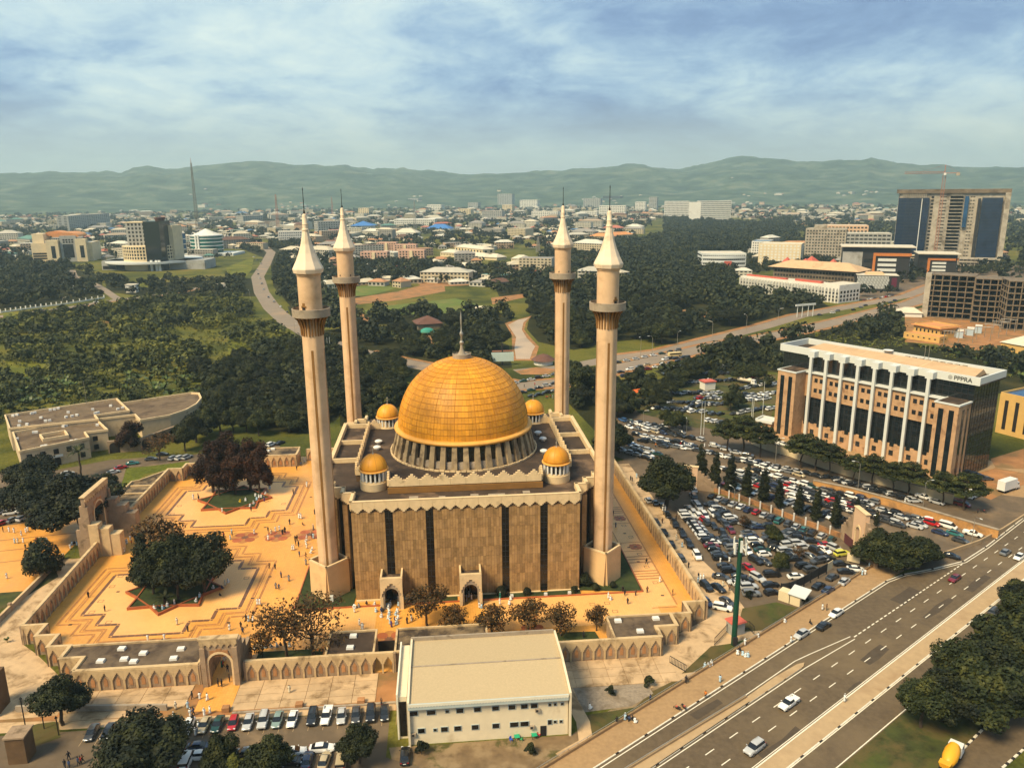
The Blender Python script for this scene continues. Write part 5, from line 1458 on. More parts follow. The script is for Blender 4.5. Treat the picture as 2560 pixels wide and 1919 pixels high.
for a,b,n,h_ in(((720,530),(1330,700),20,hd2+.1),((640,470),(1000,560),14,hd2),((1000,560),(1380,660),14,hd2+.05),((560,380),(900,470),10,hd2),((1240,530),(1560,610),11,hd2+.8),((160,230),(420,280),9,hd2),((230,320),(500,370),9,hd2+.2),((100,300),(240,400),6,hd2),((1500,700),(1780,760),7,hd2),((1420,720),(1560,760),5,hd2)):
 row(j3(*a),j3(*b),n,h_,'','',bulk=True,jit=.9)
st={}
for k,c,p,a in far_cars:
 cc=c if c in('black','white','silver','grey','red')else 'dark grey'
 st.setdefault(cc,[]).append((CARS[k]['one'],p,a))
om=MB()
mats=[]
for ci,(c,lst)in enumerate(st.items()):
 mats.append(mat('paint_'+c.replace(' ','_'),COL[c][:3],0.3,0.0,coat=0.5))
for ci,(c,lst)in enumerate(st.items()):
 for me,p,a in lst:
  cs,sn=math.cos(a),math.sin(a)
  om.add([(p[0]+cs*v.co.x-sn*v.co.y,p[1]+sn*v.co.x+cs*v.co.y,v.co.z+.03)for v in me.vertices],[tuple(q.vertices)for q in me.polygons],[ci if q.material_index==0 else len(st)+q.material_index-1 for q in me.polygons])
tag(ob('parked_cars',om.mesh('parked_cars',mats+[M['cglass'],M['tyre']]),None,kind='stuff'),'parked cars filling the distant grassy lot and the gaps of the nearer lots','cars')
print('cars',ncar,'bulk',len(far_cars))
def box_truck(loc,rz,label,cat,body):
 t=thing('truck',label,cat,loc,rz)
 for x in(-3.4,-2.2,3.2):
  for s in(-1,1):
   w_=MB().lathe([(.3,-.15),(.5,-.15),(.5,.15),(.3,.15)],14)
   w_.v=[(a,c,b)for a,b,c in w_.v]
   part('wheel',w_,M['tyre'],t,True,(x,s*1.0,.5))
 part('chassis',MB().box((0,0,.75),(8.6,.9,.3)),M['bumper'],t)
 cab=part('cab',loft([(2.3,1.15,1.1,.6,2.7),(2.45,1.2,1.12,.5,2.8),(3.9,1.2,1.08,.5,2.75),(4.35,1.15,1.0,.5,1.7),(4.42,1.1,.98,.6,1.5)]),M['white'],t)
 part('windscreen',MB().add([(4.38,-.95,1.75),(4.38,.95,1.75),(3.95,.88,2.6),(3.95,-.88,2.6)],[(0,1,2,3)]).box((3.4,0,2.15),(.8,2.36,.6)),M['cglass'],cab)
 body(t)
 return t
M['yellow']=mat('drum_yellow',(0.80,0.36,0.012),0.45,0.06,0.8,spec=0.5)
M['bluew']=mat('pale_blue_cab',(0.40,0.47,0.50),0.4,0.05)
def mixer(t):
 d=MB().lathe([(.5,-2.9),(1.0,-2.4),(1.25,-1.2),(1.25,.2),(.95,1.5),(.55,2.0)],22)
 d.v=[(-z*.97-.6+.0*x,x,1.9+y+z*-.22*-1*-1+.35)for x,y,z in d.v]
 part('drum',d,M['yellow'],t,True)
 part('hopper',MB().box((-4.2,0,2.9),(.9,1.2,.9),0,0,1.5),M['yellow'],t)
 part('tank',MB().box((1.7,0,2.1),(.7,1.9,1.2)),M['yellow'],t)
p=j2(1835,1140)
box_truck((p[0],p[1]-1.5,0),hd8+.15,'concrete mixer lorry with orange-yellow drum on the service road','truck',mixer)
M['cream']=mat('cream_paint',(0.66,0.56,0.40),0.45,0.05)
def tanker(t):
 d=MB().lathe([(.9,-5.6),(1.15,-5.4),(1.15,2.0),(.9,2.2)],18)
 d.v=[(z,x,y+2.2)for x,y,z in d.v]
 part('tank',d,M['cream'],t,True)
p=j3(770,20)
box_truck((p[0],p[1],0),hd2+.05,'long cream tanker lorry parked before the red buses','truck',tanker)
p=j3(2130,575)
box_truck((p[0],p[1],0),.5,'white box lorry parked at the bend by the office wall','truck',lambda t:part('box_body',MB().box((-1.2,0,2.6),(7.0,2.5,3.2)),M['white'],t))
def bus(loc,rz,label,m,L_=11.5,h=3.0,grp=None):
 t=thing('bus',label,'bus',loc,rz,grp)
 part('body',loft([(-L_/2,1.15,1.1,.5,h-.2),(-L_/2+.3,1.25,1.18,.4,h),(L_/2-.6,1.25,1.18,.4,h),(L_/2,1.2,1.1,.5,h-.5)]),m,t,True)
 part('windows',MB().box((0,0,h*.68),(L_-.8,2.56,h*.28)),M['cglass'],t)
 for x in(-L_*.3,L_*.32):
  for s in(-1,1):
   w_=MB().lathe([(.3,-.15),(.48,-.15),(.48,.15),(.3,.15)],12)
   w_.v=[(a,c,b)for a,b,c in w_.v]
   part('wheel',w_,M['tyre'],t,True,(x,s*1.12,.48))
 return t
M['busred']=mat('bus_red',(0.50,0.025,0.02),0.35,0.05)
M['busyel']=mat('bus_cream',(0.60,0.46,0.22),0.4,0.05)
for x,y,l_ in((500,1455,'left of two red buses'),(545,1440,'right of two red buses')):
 bus(k3(x,y),hd2,l_+' parked behind the cream tanker lorry',M['busred'])
bus(k2(2180,1330),hd5,'cream and yellow bus in the traffic at the far carriageway',M['busyel'],8.5,2.8)
bus(j3(1945,610),.6,'small white bus parked under the last flat-topped tree',M['white'],6.5,2.5)
rng=np.random.default_rng(5)
def leaf_mat(name,a,b,c,rough=0.7,sc=0.35):
 """three leaf tones mixed by position, a little per tree"""
 m=bpy.data.materials.new(name)
 m.use_nodes=True
 t=NT(m.node_tree)
 out=t.new('ShaderNodeOutputMaterial')
 bs=t.new('ShaderNodeBsdfPrincipled',Roughness=rough)
 bs.inputs['Specular IOR Level'].default_value=0.25
 t.l.new(bs.outputs[0],out.inputs[0])
 pos=t.new('ShaderNodeNewGeometry').outputs['Position']
 n=t.noise(pos,sc,5,0.65)
 col_=t.cramp(n,[(0.32,a),(0.5,b),(0.68,c)])
 oi=t.new('ShaderNodeObjectInfo')
 f=t.new('ShaderNodeMapRange',Value=oi.outputs['Random'],To_Min=0.75,To_Max=1.3).outputs[0]
 col_=t.mix(1.0,col_,t.new('ShaderNodeCombineColor',Red=f,Green=f,Blue=f).outputs[0],'MULTIPLY')
 t.put(bs,'Base Color',col_)
 return m
M['leaf_dark']=leaf_mat('leaf_dark',(0.0057,0.0086,0.0029),(0.0124,0.0161,0.0042),(0.044,0.046,0.010))
M['leaf_mid']=leaf_mat('leaf_mid',(0.0086,0.0133,0.0038),(0.0199,0.0261,0.0057),(0.072,0.070,0.013))
M['leaf_yel']=leaf_mat('leaf_yellow_green',(0.04,0.05,0.01),(0.085,0.09,0.014),(0.15,0.14,0.02))
M['leaf_red']=leaf_mat('leaf_red_brown',(0.0104,0.0048,0.0024),(0.0285,0.0104,0.0038),(0.0570,0.0199,0.0057))
M['leaf_mix']=leaf_mat('leaf_turning',(0.018,0.014,0.004),(0.060,0.034,0.008),(0.18,0.065,0.012),sc=0.6)
M['leaf_wood']=leaf_mat('leaf_woodland',(0.0057,0.0090,0.0033),(0.0133,0.0176,0.0053),(0.046,0.047,0.011),sc=0.05)
M['leaf_scrub']=leaf_mat('leaf_scrub',(0.010,0.014,0.004),(0.036,0.042,0.008),(0.13,0.125,0.016),sc=0.03)
M['bark']=mat('bark',(0.075,0.05,0.03),0.95,0.25,2.0)
def np_mesh(name,V,F4,m):
 """quads from numpy arrays"""
 me=bpy.data.meshes.new(name)
 nf=len(F4)
 me.vertices.add(len(V))
 me.vertices.foreach_set('co',np.asarray(V,np.float32).ravel())
 me.loops.add(nf*4)
 me.loops.foreach_set('vertex_index',np.asarray(F4,np.int32).ravel())
 me.polygons.add(nf)
 me.polygons.foreach_set('loop_start',np.arange(0,nf*4,4,dtype=np.int32))
 me.materials.append(m)
 me.update(calc_edges=True)
 return me
def cards(P,N,s,asp=1.5):
 """leaf cards at P with normals N"""
 n=len(P)
 T=rng.normal(size=(n,3))
 N=N/np.maximum(1e-6,np.linalg.norm(N,axis=1))[:,None]
 T-=(T*N).sum(1)[:,None]*N
 T/=np.maximum(1e-6,np.linalg.norm(T,axis=1))[:,None]
 B=np.cross(N,T)
 s=(s*rng.uniform(0.6,1.35,n))[:,None]
 V=np.stack([P-T*s*.5*asp,P-B*s*.5+N*s*.12,P+T*s*.5*asp,P+B*s*.5+N*s*.12],1).reshape(-1,3)
 return V
def shell(lobes,n):
 """points spread through a crown of lobes (cx, cy, cz, rx, rz), thick toward their skins"""
 w_=np.array([l[3]*l[3]for l in lobes])
 k=rng.choice(len(lobes),n,p=w_/w_.sum())
 L_=np.array(lobes)[k]
 d=rng.normal(size=(n,3))
 d/=np.linalg.norm(d,axis=1)[:,None]
 r=rng.uniform(0.25,1.0,n)**0.45
 P=L_[:,:3]+d*np.stack([L_[:,3],L_[:,3],L_[:,4]],1)*r[:,None]
 P+=np.sin(P[:,[1,2,0]]*2.3+1.7)*.22
 return P,d+rng.normal(size=(n,3))*.55+np.array([0,0,.35])
def limb(g,a,b,r0,r1,k=4,wob=.12):
 a,b=Vector(a),Vector(b)
 d=(b-a).length
 pts=[a.lerp(b,i/k)+Vector((R.uniform(-1,1),R.uniform(-1,1),R.uniform(-.4,.4)))*d*wob*(0<i<k)for i in range(k+1)]
 g.tube(pts,[r0+(r1-r0)*i/k for i in range(k+1)],6)
 return pts
TREES={}
def make_tree(kind,lobes,n,size,m,th,tr,twigs=0,trunk=True,top=None):
 P,N=shell(lobes,n)
 V=cards(P,N,size)
 crown=np_mesh('crown',V,np.arange(len(V)).reshape(-1,4),M[m])
 g=MB()
 t0=top or(0,0,th)
 limb(g,(0,0,-.1),t0,tr,tr*.7,4,.04)
 for l in lobes:
  limb(g,(t0[0],t0[1],t0[2]-R.uniform(0,.25)*th),(l[0],l[1],l[2]),tr*.5,tr*.16)
  for i in range(twigs):
   a,e=R.uniform(0,6.28),R.uniform(-.3,1.1)
   q=(l[0]+math.cos(a)*math.cos(e)*l[3]*.9,l[1]+math.sin(a)*math.cos(e)*l[3]*.9,l[2]+math.sin(e)*l[4]*.9)
   limb(g,(l[0],l[1],l[2]-l[4]*.3),q,tr*.16,.03,3)
 TREES[kind]=(crown,g.mesh('trunk',M['bark'],True))
def lobes_round(h,w_,n,low=.3):
 """a lumpy domed crown of height h, width w_"""
 out_=[(0,0,h*.62,w_*.30,h*.26)]
 for i in range(n):
  a=2*pi*i/n+R.uniform(-.3,.3)
  q=R.uniform(.22,.34)*w_
  out_.append((math.cos(a)*q,math.sin(a)*q,h*R.uniform(low+.12,.74),w_*R.uniform(.17,.25),h*R.uniform(.13,.2)))
 out_.append((R.uniform(-.1,.1)*w_,R.uniform(-.1,.1)*w_,h*.84,w_*.19,h*.15))
 return out_
make_tree('mango',lobes_round(10,9.5,8),12510,0.299,'leaf_dark',4.2,.34)
make_tree('mango2',lobes_round(9,11,9,.28),12510,0.315,'leaf_dark',3.6,.36)
make_tree('neem',lobes_round(11,9,10),11038,0.299,'leaf_mid',4.8,.3)
make_tree('neem2',lobes_round(8,9,7,.22),9566,0.299,'leaf_mid',3.0,.26)
make_tree('bright',lobes_round(8,9,7,.2),6624,0.326,'leaf_yel',2.6,.24)
make_tree('redtree',lobes_round(15,9.5,11,.18),12142,0.326,'leaf_red',6.5,.4,2)
make_tree('sparse',lobes_round(8.5,8,8,.3),1500,.29,'leaf_mix',3.0,.22,6)
make_tree('sparse2',lobes_round(9,9,8,.32),1150,.27,'leaf_mix',3.4,.24,7)
make_tree('sparse3',lobes_round(7.5,6.5,7,.3),1500,.29,'leaf_mix',2.6,.2,5)
make_tree('shrub',lobes_round(2.4,2.6,5,.1),1840,0.163,'leaf_dark',.5,.08)
make_tree('roundshrub',[(0,0,1.2,1.3,1.25)],2574,0.152,'leaf_dark',.5,.1)
make_tree('cypress',[(R.uniform(-.2,.2),R.uniform(-.2,.2),1.6+i*1.35,(1.35,1.5,1.45,1.35,1.2,1.05,.8,.5)[i],1.1)for i in range(8)],6254,0.229,'leaf_dark',9,.2)
fl=[]
for z,r,k in((5.2,3.6,7),(6.6,2.9,6),(7.9,1.9,5)):
 for i in range(k):
  a=2*pi*i/k+z
  fl.append((math.cos(a)*r*.75,math.sin(a)*r*.75,z,r*.5,.5))
make_tree('flattop',fl,6254,0.272,'leaf_mid',7.5,.22)
make_tree('conical',[(0,0,2.5+i*1.4,2.6*(1-i/8)+.2,1.2)for i in range(7)],6992,0.272,'leaf_dark',10,.25)
def fronds(n,L_,droop,w_,z0,lift=(0.1,1.1)):
 V,F=[],[]
 for i in range(n):
  a=2*pi*i/n*2.4+R.uniform(-.2,.2)
  e=R.uniform(*lift)
  px,pz=0.0,z0
  segs=[]
  for j in range(6):
   t=j/5
   ang=e-droop*t*t
   segs.append((px,pz,w_*(.25+1.0*math.sin(pi*min(1,t*.85+.1)))))
   px+=L_/5*math.cos(ang)
   pz+=L_/5*math.sin(ang)
  ca,sa=math.cos(a),math.sin(a)
  b=len(V)
  for x,z,ww in segs:
   V.append((ca*x-sa*ww/2,sa*x+ca*ww/2,z-ww*.18))
   V.append((ca*x+sa*ww/2,sa*x-ca*ww/2,z-ww*.18))
  for j in range(5):
   F.append((b+2*j,b+2*j+1,b+2*j+3,b+2*j+2))
 return np.array(V),np.array(F)
V,F=fronds(26,3.2,1.7,.34,7.6)
g=MB()
limb(g,(0,0,0),(.2,0,7.6),.28,.2,5,.01)
TREES['palm']=(np_mesh('crown',V,F,M['leaf_mid']),g.mesh('trunk',M['bark'],True))
V,F=fronds(22,3.0,1.5,.4,1.6)
g=MB()
limb(g,(0,0,0),(0,0,1.6),.3,.25,3,.01)
TREES['lowpalm']=(np_mesh('crown',V,F,M['leaf_dark']),g.mesh('trunk',M['bark'],True))
V,F=fronds(9,2.4,1.2,.75,1.5,(.5,1.35))
g=MB()
limb(g,(0,0,0),(0,0,1.6),.16,.12,2,.01)
M['leaf_banana']=leaf_mat('leaf_banana',(0.03,0.05,0.010),(0.065,0.09,0.014),(0.12,0.14,0.022),0.45)
TREES['banana']=(np_mesh('crown',V,F,M['leaf_banana']),g.mesh('trunk',M['leaf_banana'],True))
TNAME={'mango':'mango_tree','mango2':'mango_tree','neem':'shade_tree','neem2':'shade_tree','bright':'shade_tree','redtree':'red_leaved_tree','sparse':'thin_leaved_tree','sparse2':'thin_leaved_tree','sparse3':'thin_leaved_tree','shrub':'shrub','roundshrub':'shrub','cypress':'columnar_tree','flattop':'flat_topped_tree','conical':'conifer_tree','palm':'palm_tree','lowpalm':'palm_tree','banana':'banana_plant'}
THT={'mango':10,'mango2':9,'neem':11,'neem2':8,'bright':8,'redtree':15,'sparse':8.5,'sparse2':9,'sparse3':7.5,'shrub':2.4,'roundshrub':2.4,'cypress':12.2,'flattop':8.4,'conical':12,'palm':8.5,'lowpalm':3.6,'banana':3.6}
def tree(kind,p,h,label,group=None,wide=1.0,z=0.0):
 s=h/THT[kind]
 t=thing(TNAME[kind],label,'shrub' if 'shrub' in kind else('plant' if kind=='banana' else 'tree'),(p[0],p[1],z),R.uniform(0,6.28),group)
 t.scale=(s*wide,s*wide,s)
 ob('crown',TREES[kind][0],t)
 ob('trunk',TREES[kind][1],t)
 return t
def tpx(kind,base,top_py,label,group=None,wide=1.0,hs=1.0):
 """tree standing at ground point base whose top shows at pixel row top_py"""
 return tree(kind,base,max(1.0,hgt(base,top_py)*hs),label,group,wide)
for x,y,k,h,w_,l_ in((-81.5,-27.5,'conical',10.5,1.2,'dark pointed tree at the left of the near star planter'),(-77.5,-25.5,'mango',9.5,.9,'dark tree at the back of the near star planter'),(-71.5,-26.5,'mango2',9.5,1.0,'dark spreading tree at the back right of the near star planter'),(-74.5,-29.5,'neem',11,1.0,'tallest dark tree in the middle of the near star planter'),(-68.0,-32.0,'mango2',8.8,.95,'dark dense tree at the right of the near star planter'),(-72.5,-34.2,'mango',8.5,.85,'dark tree at the front of the near star planter'),(-78.5,-31.5,'mango',8.6,.85,'dark tree at the front left of the near star planter'),(-79.2,-23.0,'sparse3',13,.9,'thin-leaved tree rising over the near star planter')):
 tree(k,mq(-74.6+(x+74.6)*1.2,-30.2+(y+30.2)*1.2),h*1.36,l_,'trees of the near star planter',w_*1.02,.4)
tree('lowpalm',mq(-74.5,-37.6),3.8,'low palm at the front tip of the near star planter',None,1.0,.4)
for x,y,h,w_,l_ in((-82.8,37.5,15.5,1.0,'red-brown tree at the left of the far star planter'),(-77.2,40.0,17.5,1.0,'red-brown tree at the back of the far star planter'),(-71.8,37.5,16.0,.95,'red-brown tree at the right of the far star planter'),(-75.5,34.6,14.5,.9,'red-brown tree at the front of the far star planter'),(-68.3,34.0,13.0,.9,'red-brown tree at the right tip of the far star planter'),(-80.0,33.5,13.0,.8,'red-brown tree at the front left of the far star planter')):
 tree('redtree',mq(-75.6+(x+75.6)*1.12,y),h*1.2,l_,'trees of the far star planter',w_*1.08,.4)
FG='thin-leaved trees along the front of the mosque'
for k,b,t_,w_,l_ in(('sparse3',(140,600),420,.9,'smallest thin tree at the left end of the front grass bed'),('sparse2',(288,600),225,1.0,'thin tree with bare twigs in the front grass bed, middle of three'),('sparse2',(452,592),215,1.15,'thin tree with bare twigs at the right of the front grass bed'),('sparse',(1150,400),155,1.15,'reddish thin tree between the two mosque porches'),('sparse3',(1312,470),265,1.0,'thin dark tree just behind the annex roof, before the right porch'),('sparse3',(1545,468),270,1.3,'thin orange-leaved tree behind the middle of the annex roof'),('sparse3',(1770,445),225,1.25,'thin tree behind the right half of the annex roof'),('sparse3',(1972,468),262,1.05,'thin narrow tree behind the annex gable'),('sparse3',(2190,432),265,1.0,'thin tree beside the skylit corner room')):
 g_=j1(*b)
 tpx(k,g_,1400+t_/2.458,l_,FG,w_)
SH='dark shrubs at the foot of the mosque front'
for x,y,h,l_ in((8.0,-41.8,2.6,'dark shrub on the grass strip right of the right porch'),(14.5,-41.8,1.9,'low dark shrub midway along the front grass strip'),(29.5,-38.5,3.2,'round dark shrub against the near right minaret base'),(31.8,-41.3,1.8,'low shrub at the front of the right minaret bed'),(36.5,-40.5,1.6,'small shrub near the right minaret bed corner'),(-8,-41.8,2.0,'dark shrub between the two porches'),(-12.5,-41.8,2.2,'dark shrub right of the left porch'),(26.5,-41.8,1.7,'low shrub beside the last stone pier')):
 tree('roundshrub',mq(x,y),h,l_,SH,1.0,.2)
for k,b,t_,w_,l_ in(('mango',k4(610,1145),700,1.5,'dense dark tree in front of the left gateway, its trunk in a red tub'),('roundshrub',k4(320,1470),1225,.95,'dark ball-shaped tree on the edge of the orange forecourt'),('mango2',k4(250,830),585,1.25,'dark spreading tree, farther of the pair over the left lot'),('mango2',k4(250,1040),725,1.2,'dark spreading tree, nearer of the pair over the left lot'),('palm',k4(614,728),520,1.1,'palm with a bushy head on the road before the flat-roofed school'),('sparse2',k4(1205,605),385,1.15,'bare spreading tree before the arcaded building'),('redtree',k4(985,532),300,1.3,'reddish round tree in the corner of the flat-roofed school'),('neem',k4(830,850),690,1.0,'dark tree just behind the left gateway')):
 tpx(k,b,950+t_/3.0143,l_,None,w_)
for i,(x,y,t_)in enumerate(((1400,540,330),(1480,470,250),(1560,420,200),(1660,400,190),(1760,390,200),(1860,390,210),(1950,420,240),(2040,330,150),(1350,440,330),(1450,400,260))):
 tpx(['neem','mango'][i%2],k4(x,y),950+t_/3.0143,'dark tree, %s from the left of the clump behind the red-brown trees'%ORD[[7,3,4,5,6,8,9,10,1,2][i]],'dark clump behind the plaza',1.1)
for k,b,t_,w_,l_ in(('mango',k5(500,1300),905,1.0,'dark round tree on the low wall at the left of the front lot'),('mango2',k5(1150,1690),1285,1.35,'broad spreading tree over the front car park'),('neem2',k5(1740,1650),1400,1.0,'small dark tree beside the cars in the front lot'),('bright',k5(1850,1700),1540,1.0,'yellowish small tree at the lower edge of the front lot'),('neem2',j1(180,1330),1085-1400+1400,1.1,'round tree in the middle of the front lot'),('mango',j1(735,1245),1005,.95,'round dark tree beside the white annex')):
 o_=k5 if b[0]<-70 or k in('bright',)else None
 py=1400+t_/(2.458 if 'annex' in l_ or 'middle of the front' in l_ else 3.16)
 tpx(k,b,py,l_,'trees of the front car park',w_)
for k,b,h,l_ in(('shrub',j1(1115,1190),2.6,'leafy shrub in a round white pot before the annex'),('shrub',j1(1785,1190),2.2,'dark shrub in a tyre planter on the annex lawn'),('shrub',j2(240,830),2.0,'lone shrub in the gravel yard right of the annex'),('shrub',j2(425,790),2.4,'green shrub on the bank under the parapet'),('shrub',j2(900,370),2.0,'shrub at the corner of the packed car park'),('shrub',j2(1160,400),2.2,'shrub beside the white cabin by the parapet'),('banana',k5(60,650),1.5,'small yellowish plant at the left edge walk')):
 tree(k,b,h,l_)
tpx('mango',j3(345,655),950+390/2.0868,'great dark round tree at the far corner of the packed car park',None,1.12)
for x,y,t_,k,l_ in((650,500,345,'sparse3','small red-leaved tree among the parked cars'),(940,620,450,'neem2','round tree among the parked cars, farther of two'),(1000,900,725,'neem2','round tree in a kerbed island among the parked cars'),(1190,800,660,'sparse','thin tree beside the kerbed island of the car park')):
 tpx(k,j5(x,y),1200+t_/4.0218,l_,'small trees of the packed car park',.95)
CY='columnar trees along the low brick wall'
for i,(x,y,t_)in enumerate(((525,545,330),(598,560,370),(675,585,385),(762,610,430),(850,635,450),(930,668,510),(1035,705,540),(1125,735,560),(1225,770,590),(1335,730,610),(1440,760,680))):
 tpx('cypress',j3(x,y),950+t_/2.0868,'dark columnar tree, %s from the far end of the brick wall line'%ORD[i+1],CY,1.25)
FT='flat-topped trees along the office wall'
for i,(x,y,t_)in enumerate(((660,330,215),(740,340,190),(830,360,235),(1045,415,285),(1120,430,310),(1190,450,335),(1320,490,395),(1415,500,395),(1520,545,430),(1600,560,430),(1780,610,485),(1895,635,490))):
 tpx('flattop',j3(x+4,y+42),950+t_/2.0868,'flat-topped layered tree, %s from the left along the office wall'%ORD[i+1],FT,1.05)
for i,(x,y,w_)in enumerate(((1440,960,1.3),(1540,985,1.3),(1640,975,1.3),(1590,930,1.3),(1720,950,1.2))):
 tpx('neem2',j3(x,y),950+(785+15*i)/2.0868,'bushy tree, %s in the clump right of the brick gateway'%ORD[i+1],'bushy clump by the brick gateway',w_)
RT='dense trees on the roadside verge'
for i,(x,y,t_)in enumerate(((1720,985,750),(1830,960,720),(1950,940,650),(1900,830,580),(2060,900,600),(2020,760,530),(2150,820,520),(2120,660,470),(2212,700,400),(2190,520,330),(2170,430,300),(2230,400,280),(2280,800,480))):
 tpx(['neem','mango','neem2'][i%3],j2(x,y),1300+t_/1.907,'dense roadside tree, %s counting from the near end of the verge'%ORD[i+1],RT,1.25)
for i,(x,y,t_)in enumerate(((60,320,200),(100,160,40),(150,140,60),(310,150,30),(340,230,150),(395,260,160),(430,250,190),(680,160,50),(720,140,60),(440,20,-60),(590,10,-60),(60,400,230),(100,380,240))):
 tpx(['mango','neem','neem2'][i%3],j3(x,y),950+t_/2.0868,'dark tree, %s counted outward in the junction lawn beside the right minarets'%ORD[i+1],'trees round the junction lawn',1.1)
for i,(x,y,t_)in enumerate(((1580,1590,1360),(1640,1560,1380),(1540,1500,1350),(1700,1500,1390))):
 tpx('neem',k2(x,y),350+t_/2.458,'dark tree, %s seen between the two right minarets'%ORD[i+1],'trees between the right minarets',1.2)
def in_poly(x,y,P):
 c=False
 j=len(P)-1
 for i in range(len(P)):
  if(P[i][1]>y)!=(P[j][1]>y)and x<(P[j][0]-P[i][0])*(y-P[i][1])/(P[j][1]-P[i][1])+P[i][0]:
   c=not c
  j=i
 return c
CLEAR=[]
for pth,d in((far1,17),(far2,15),(left_road,13),([at(*p)[:2]for p in((295,748),(262,725),(240,712),(185,690),(180,675))],9),([k2(*p)[:2]for p in((1215,1115),(1200,1170),(1240,1220),(1270,1290),(1245,1340))],16)):
 CLEAR.append(([Vector(p)for p in pth],d))
OPEN=[]
for q in(((225,1060),(390,1020),(830,972),(1015,1022),(820,1062),(480,1075)),((10,920),(330,890),(480,905),(330,950),(20,975)),((90,990),(480,930),(640,885),(760,875),(770,930),(480,985),(235,1010)),((225,1050),(310,1090),(290,1145),(230,1145)),((570,1205),(700,1200),(720,1250),(620,1270)),((1310,1330),(1440,1330),(1440,1430),(1220,1440)),((575,1110),(740,1110),(740,1190),(575,1190)),((1050,1290),(1200,1290),(1200,1400),(1050,1400))):
 OPEN.append([k2(*p)[:2]for p in q])
for q in(((1390,780),(1560,720),(1545,800),(1500,850),(1400,850)),((620,740),(1260,730),(1260,850),(620,850)),((190,680),(590,680),(590,760),(190,760))):
 OPEN.append([k1(*p)[:2]for p in q])
for q in(((5,1080),(130,1035),(320,1065),(310,1115),(40,1125)),((440,840),(1220,860),(1180,1010),(820,990),(440,900)),((220,690),(520,690),(520,800),(220,800)),((1500,1080),(1810,1100),(1990,1160),(2212,1160),(2212,1320),(1480,1260))):
 OPEN.append([k3(*p)[:2]for p in q])
def free(x,y,pad=0):
 for pth,d in CLEAR:
  for i in range(len(pth)-1):
   a,b=pth[i],pth[i+1]
   u=b-a
   t=max(0,min(1,((x-a.x)*u.x+(y-a.y)*u.y)/u.length_squared))
   if math.hypot(x-a.x-u.x*t,y-a.y-u.y*t)<d+pad:
    return False
 return not any(in_poly(x,y,P)for P in OPEN)
def scatter(poly,step,seed=0):
 xs,ys=[p[0]for p in poly],[p[1]for p in poly]
 out_=[]
 y=min(ys)
 while y<max(ys):
  x=min(xs)
  while x<max(xs):
   X,Y=x+R.uniform(-.5,.5)*step,y+R.uniform(-.5,.5)*step
   if in_poly(X,Y,poly)and free(X,Y):
    out_.append((X,Y))
   x+=step
  y+=step
 return out_
WOOD=[]
M['floor']=ground_mat('shaded_woodland_floor',[(0.3,(0.014,0.016,0.006)),(0.55,(0.030,0.030,0.009)),(0.75,(0.07,0.055,0.018))],0.05)  # dark leaf litter, with the shade between the trees put into its colour
NFL=0
def wood(pix_poly,step,h0,h1,tone='w',keep=1.0,where=''):
 global NFL
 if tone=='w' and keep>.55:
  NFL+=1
  struct('shaded_woodland_floor',MB().sheet([p[:2]for p in pix_poly],0.0012+0.00022*NFL),M['floor'])  # dark sheet under each wood, its colour carrying the trees' shade
 for x,y in scatter([p[:2]for p in pix_poly],step):
  if R.random()<keep and not(tone=='s' and fbm(x/38,y/38,3)>.05):
   WOOD.append((x,y,R.uniform(h0*.75,h1*1.15),tone,0.0,where))
wood([k3(*p)for p in((-60,1420),(180,1350),(420,1250),(690,1290),(720,1430),(430,1400),(380,1470),(60,1480))],11,6,10,keep=.7,where='in the meadow lot')
wood([j3(*p)for p in((60,30),(260,10),(480,-60),(520,20),(300,140),(260,250),(90,200))],9,6,10,keep=.6,where='round the junction lawn')
wood([j3(*p)for p in((590,10),(900,-30),(905,60),(700,90))],11,5,9,keep=.4,where='before the stone office block')
wood([at(*p)for p in((470,935),(640,900),(900,895),(905,990),(840,1050),(770,1085),(650,1075),(530,1010))],8,6,10,where='between the curved school and the minarets')
wood([at(*p)for p in((1400,985),(1600,960),(1600,1010),(1560,1090),(1500,1090))],8,6,9,keep=.6,where='behind the near right minaret')
wood([at(*p)for p in((850,905),(1010,915),(1010,1000),(960,1060),(850,1065))],8,6,10,where='beside the golden dome')
wood([k3(*p)for p in((440,680),(860,650),(1060,690),(1060,790),(640,800),(520,820))],13,6,10,where='round the cream office block')
wood([k3(*p)for p in((1450,800),(2100,780),(2250,840),(1560,820))],14,5,9,where='before the unfinished glass tower')
wood([k2(*p)for p in((-150,1180),(250,1150),(700,1260),(1000,1200),(1160,1260),(1180,1400),(700,1420),(200,1540),(-200,1500))],10.5,7,12,where='behind the golden dome')
wood([k2(*p)for p in((0,1010),(240,1070),(560,1070),(1010,1040),(1180,1090),(1190,1200),(900,1180),(560,1130),(250,1140),(-150,1160),(-200,1020))],13,7,12,where='below the playing field')
wood([k2(*p)for p in((0,790),(300,760),(700,780),(1000,800),(1240,800),(1290,960),(1100,960),(1060,860),(620,860),(300,880),(0,900))],15,8,13,where='beyond the playing field')
wood([k2(*p)for p in((1250,840),(1420,700),(1700,640),(2212,600),(2212,1200),(1800,1240),(1560,1290),(1340,1240),(1270,1160),(1290,1080))],14,8,14,where='in the park behind the right minarets')
wood([k3(*p)for p in((0,640),(250,560),(430,760),(450,960),(980,1000),(1040,1040),(830,1080),(600,1130),(100,1240),(-60,1270),(-60,1000))],13,8,13,where='in the park along the right-hand carriageway')
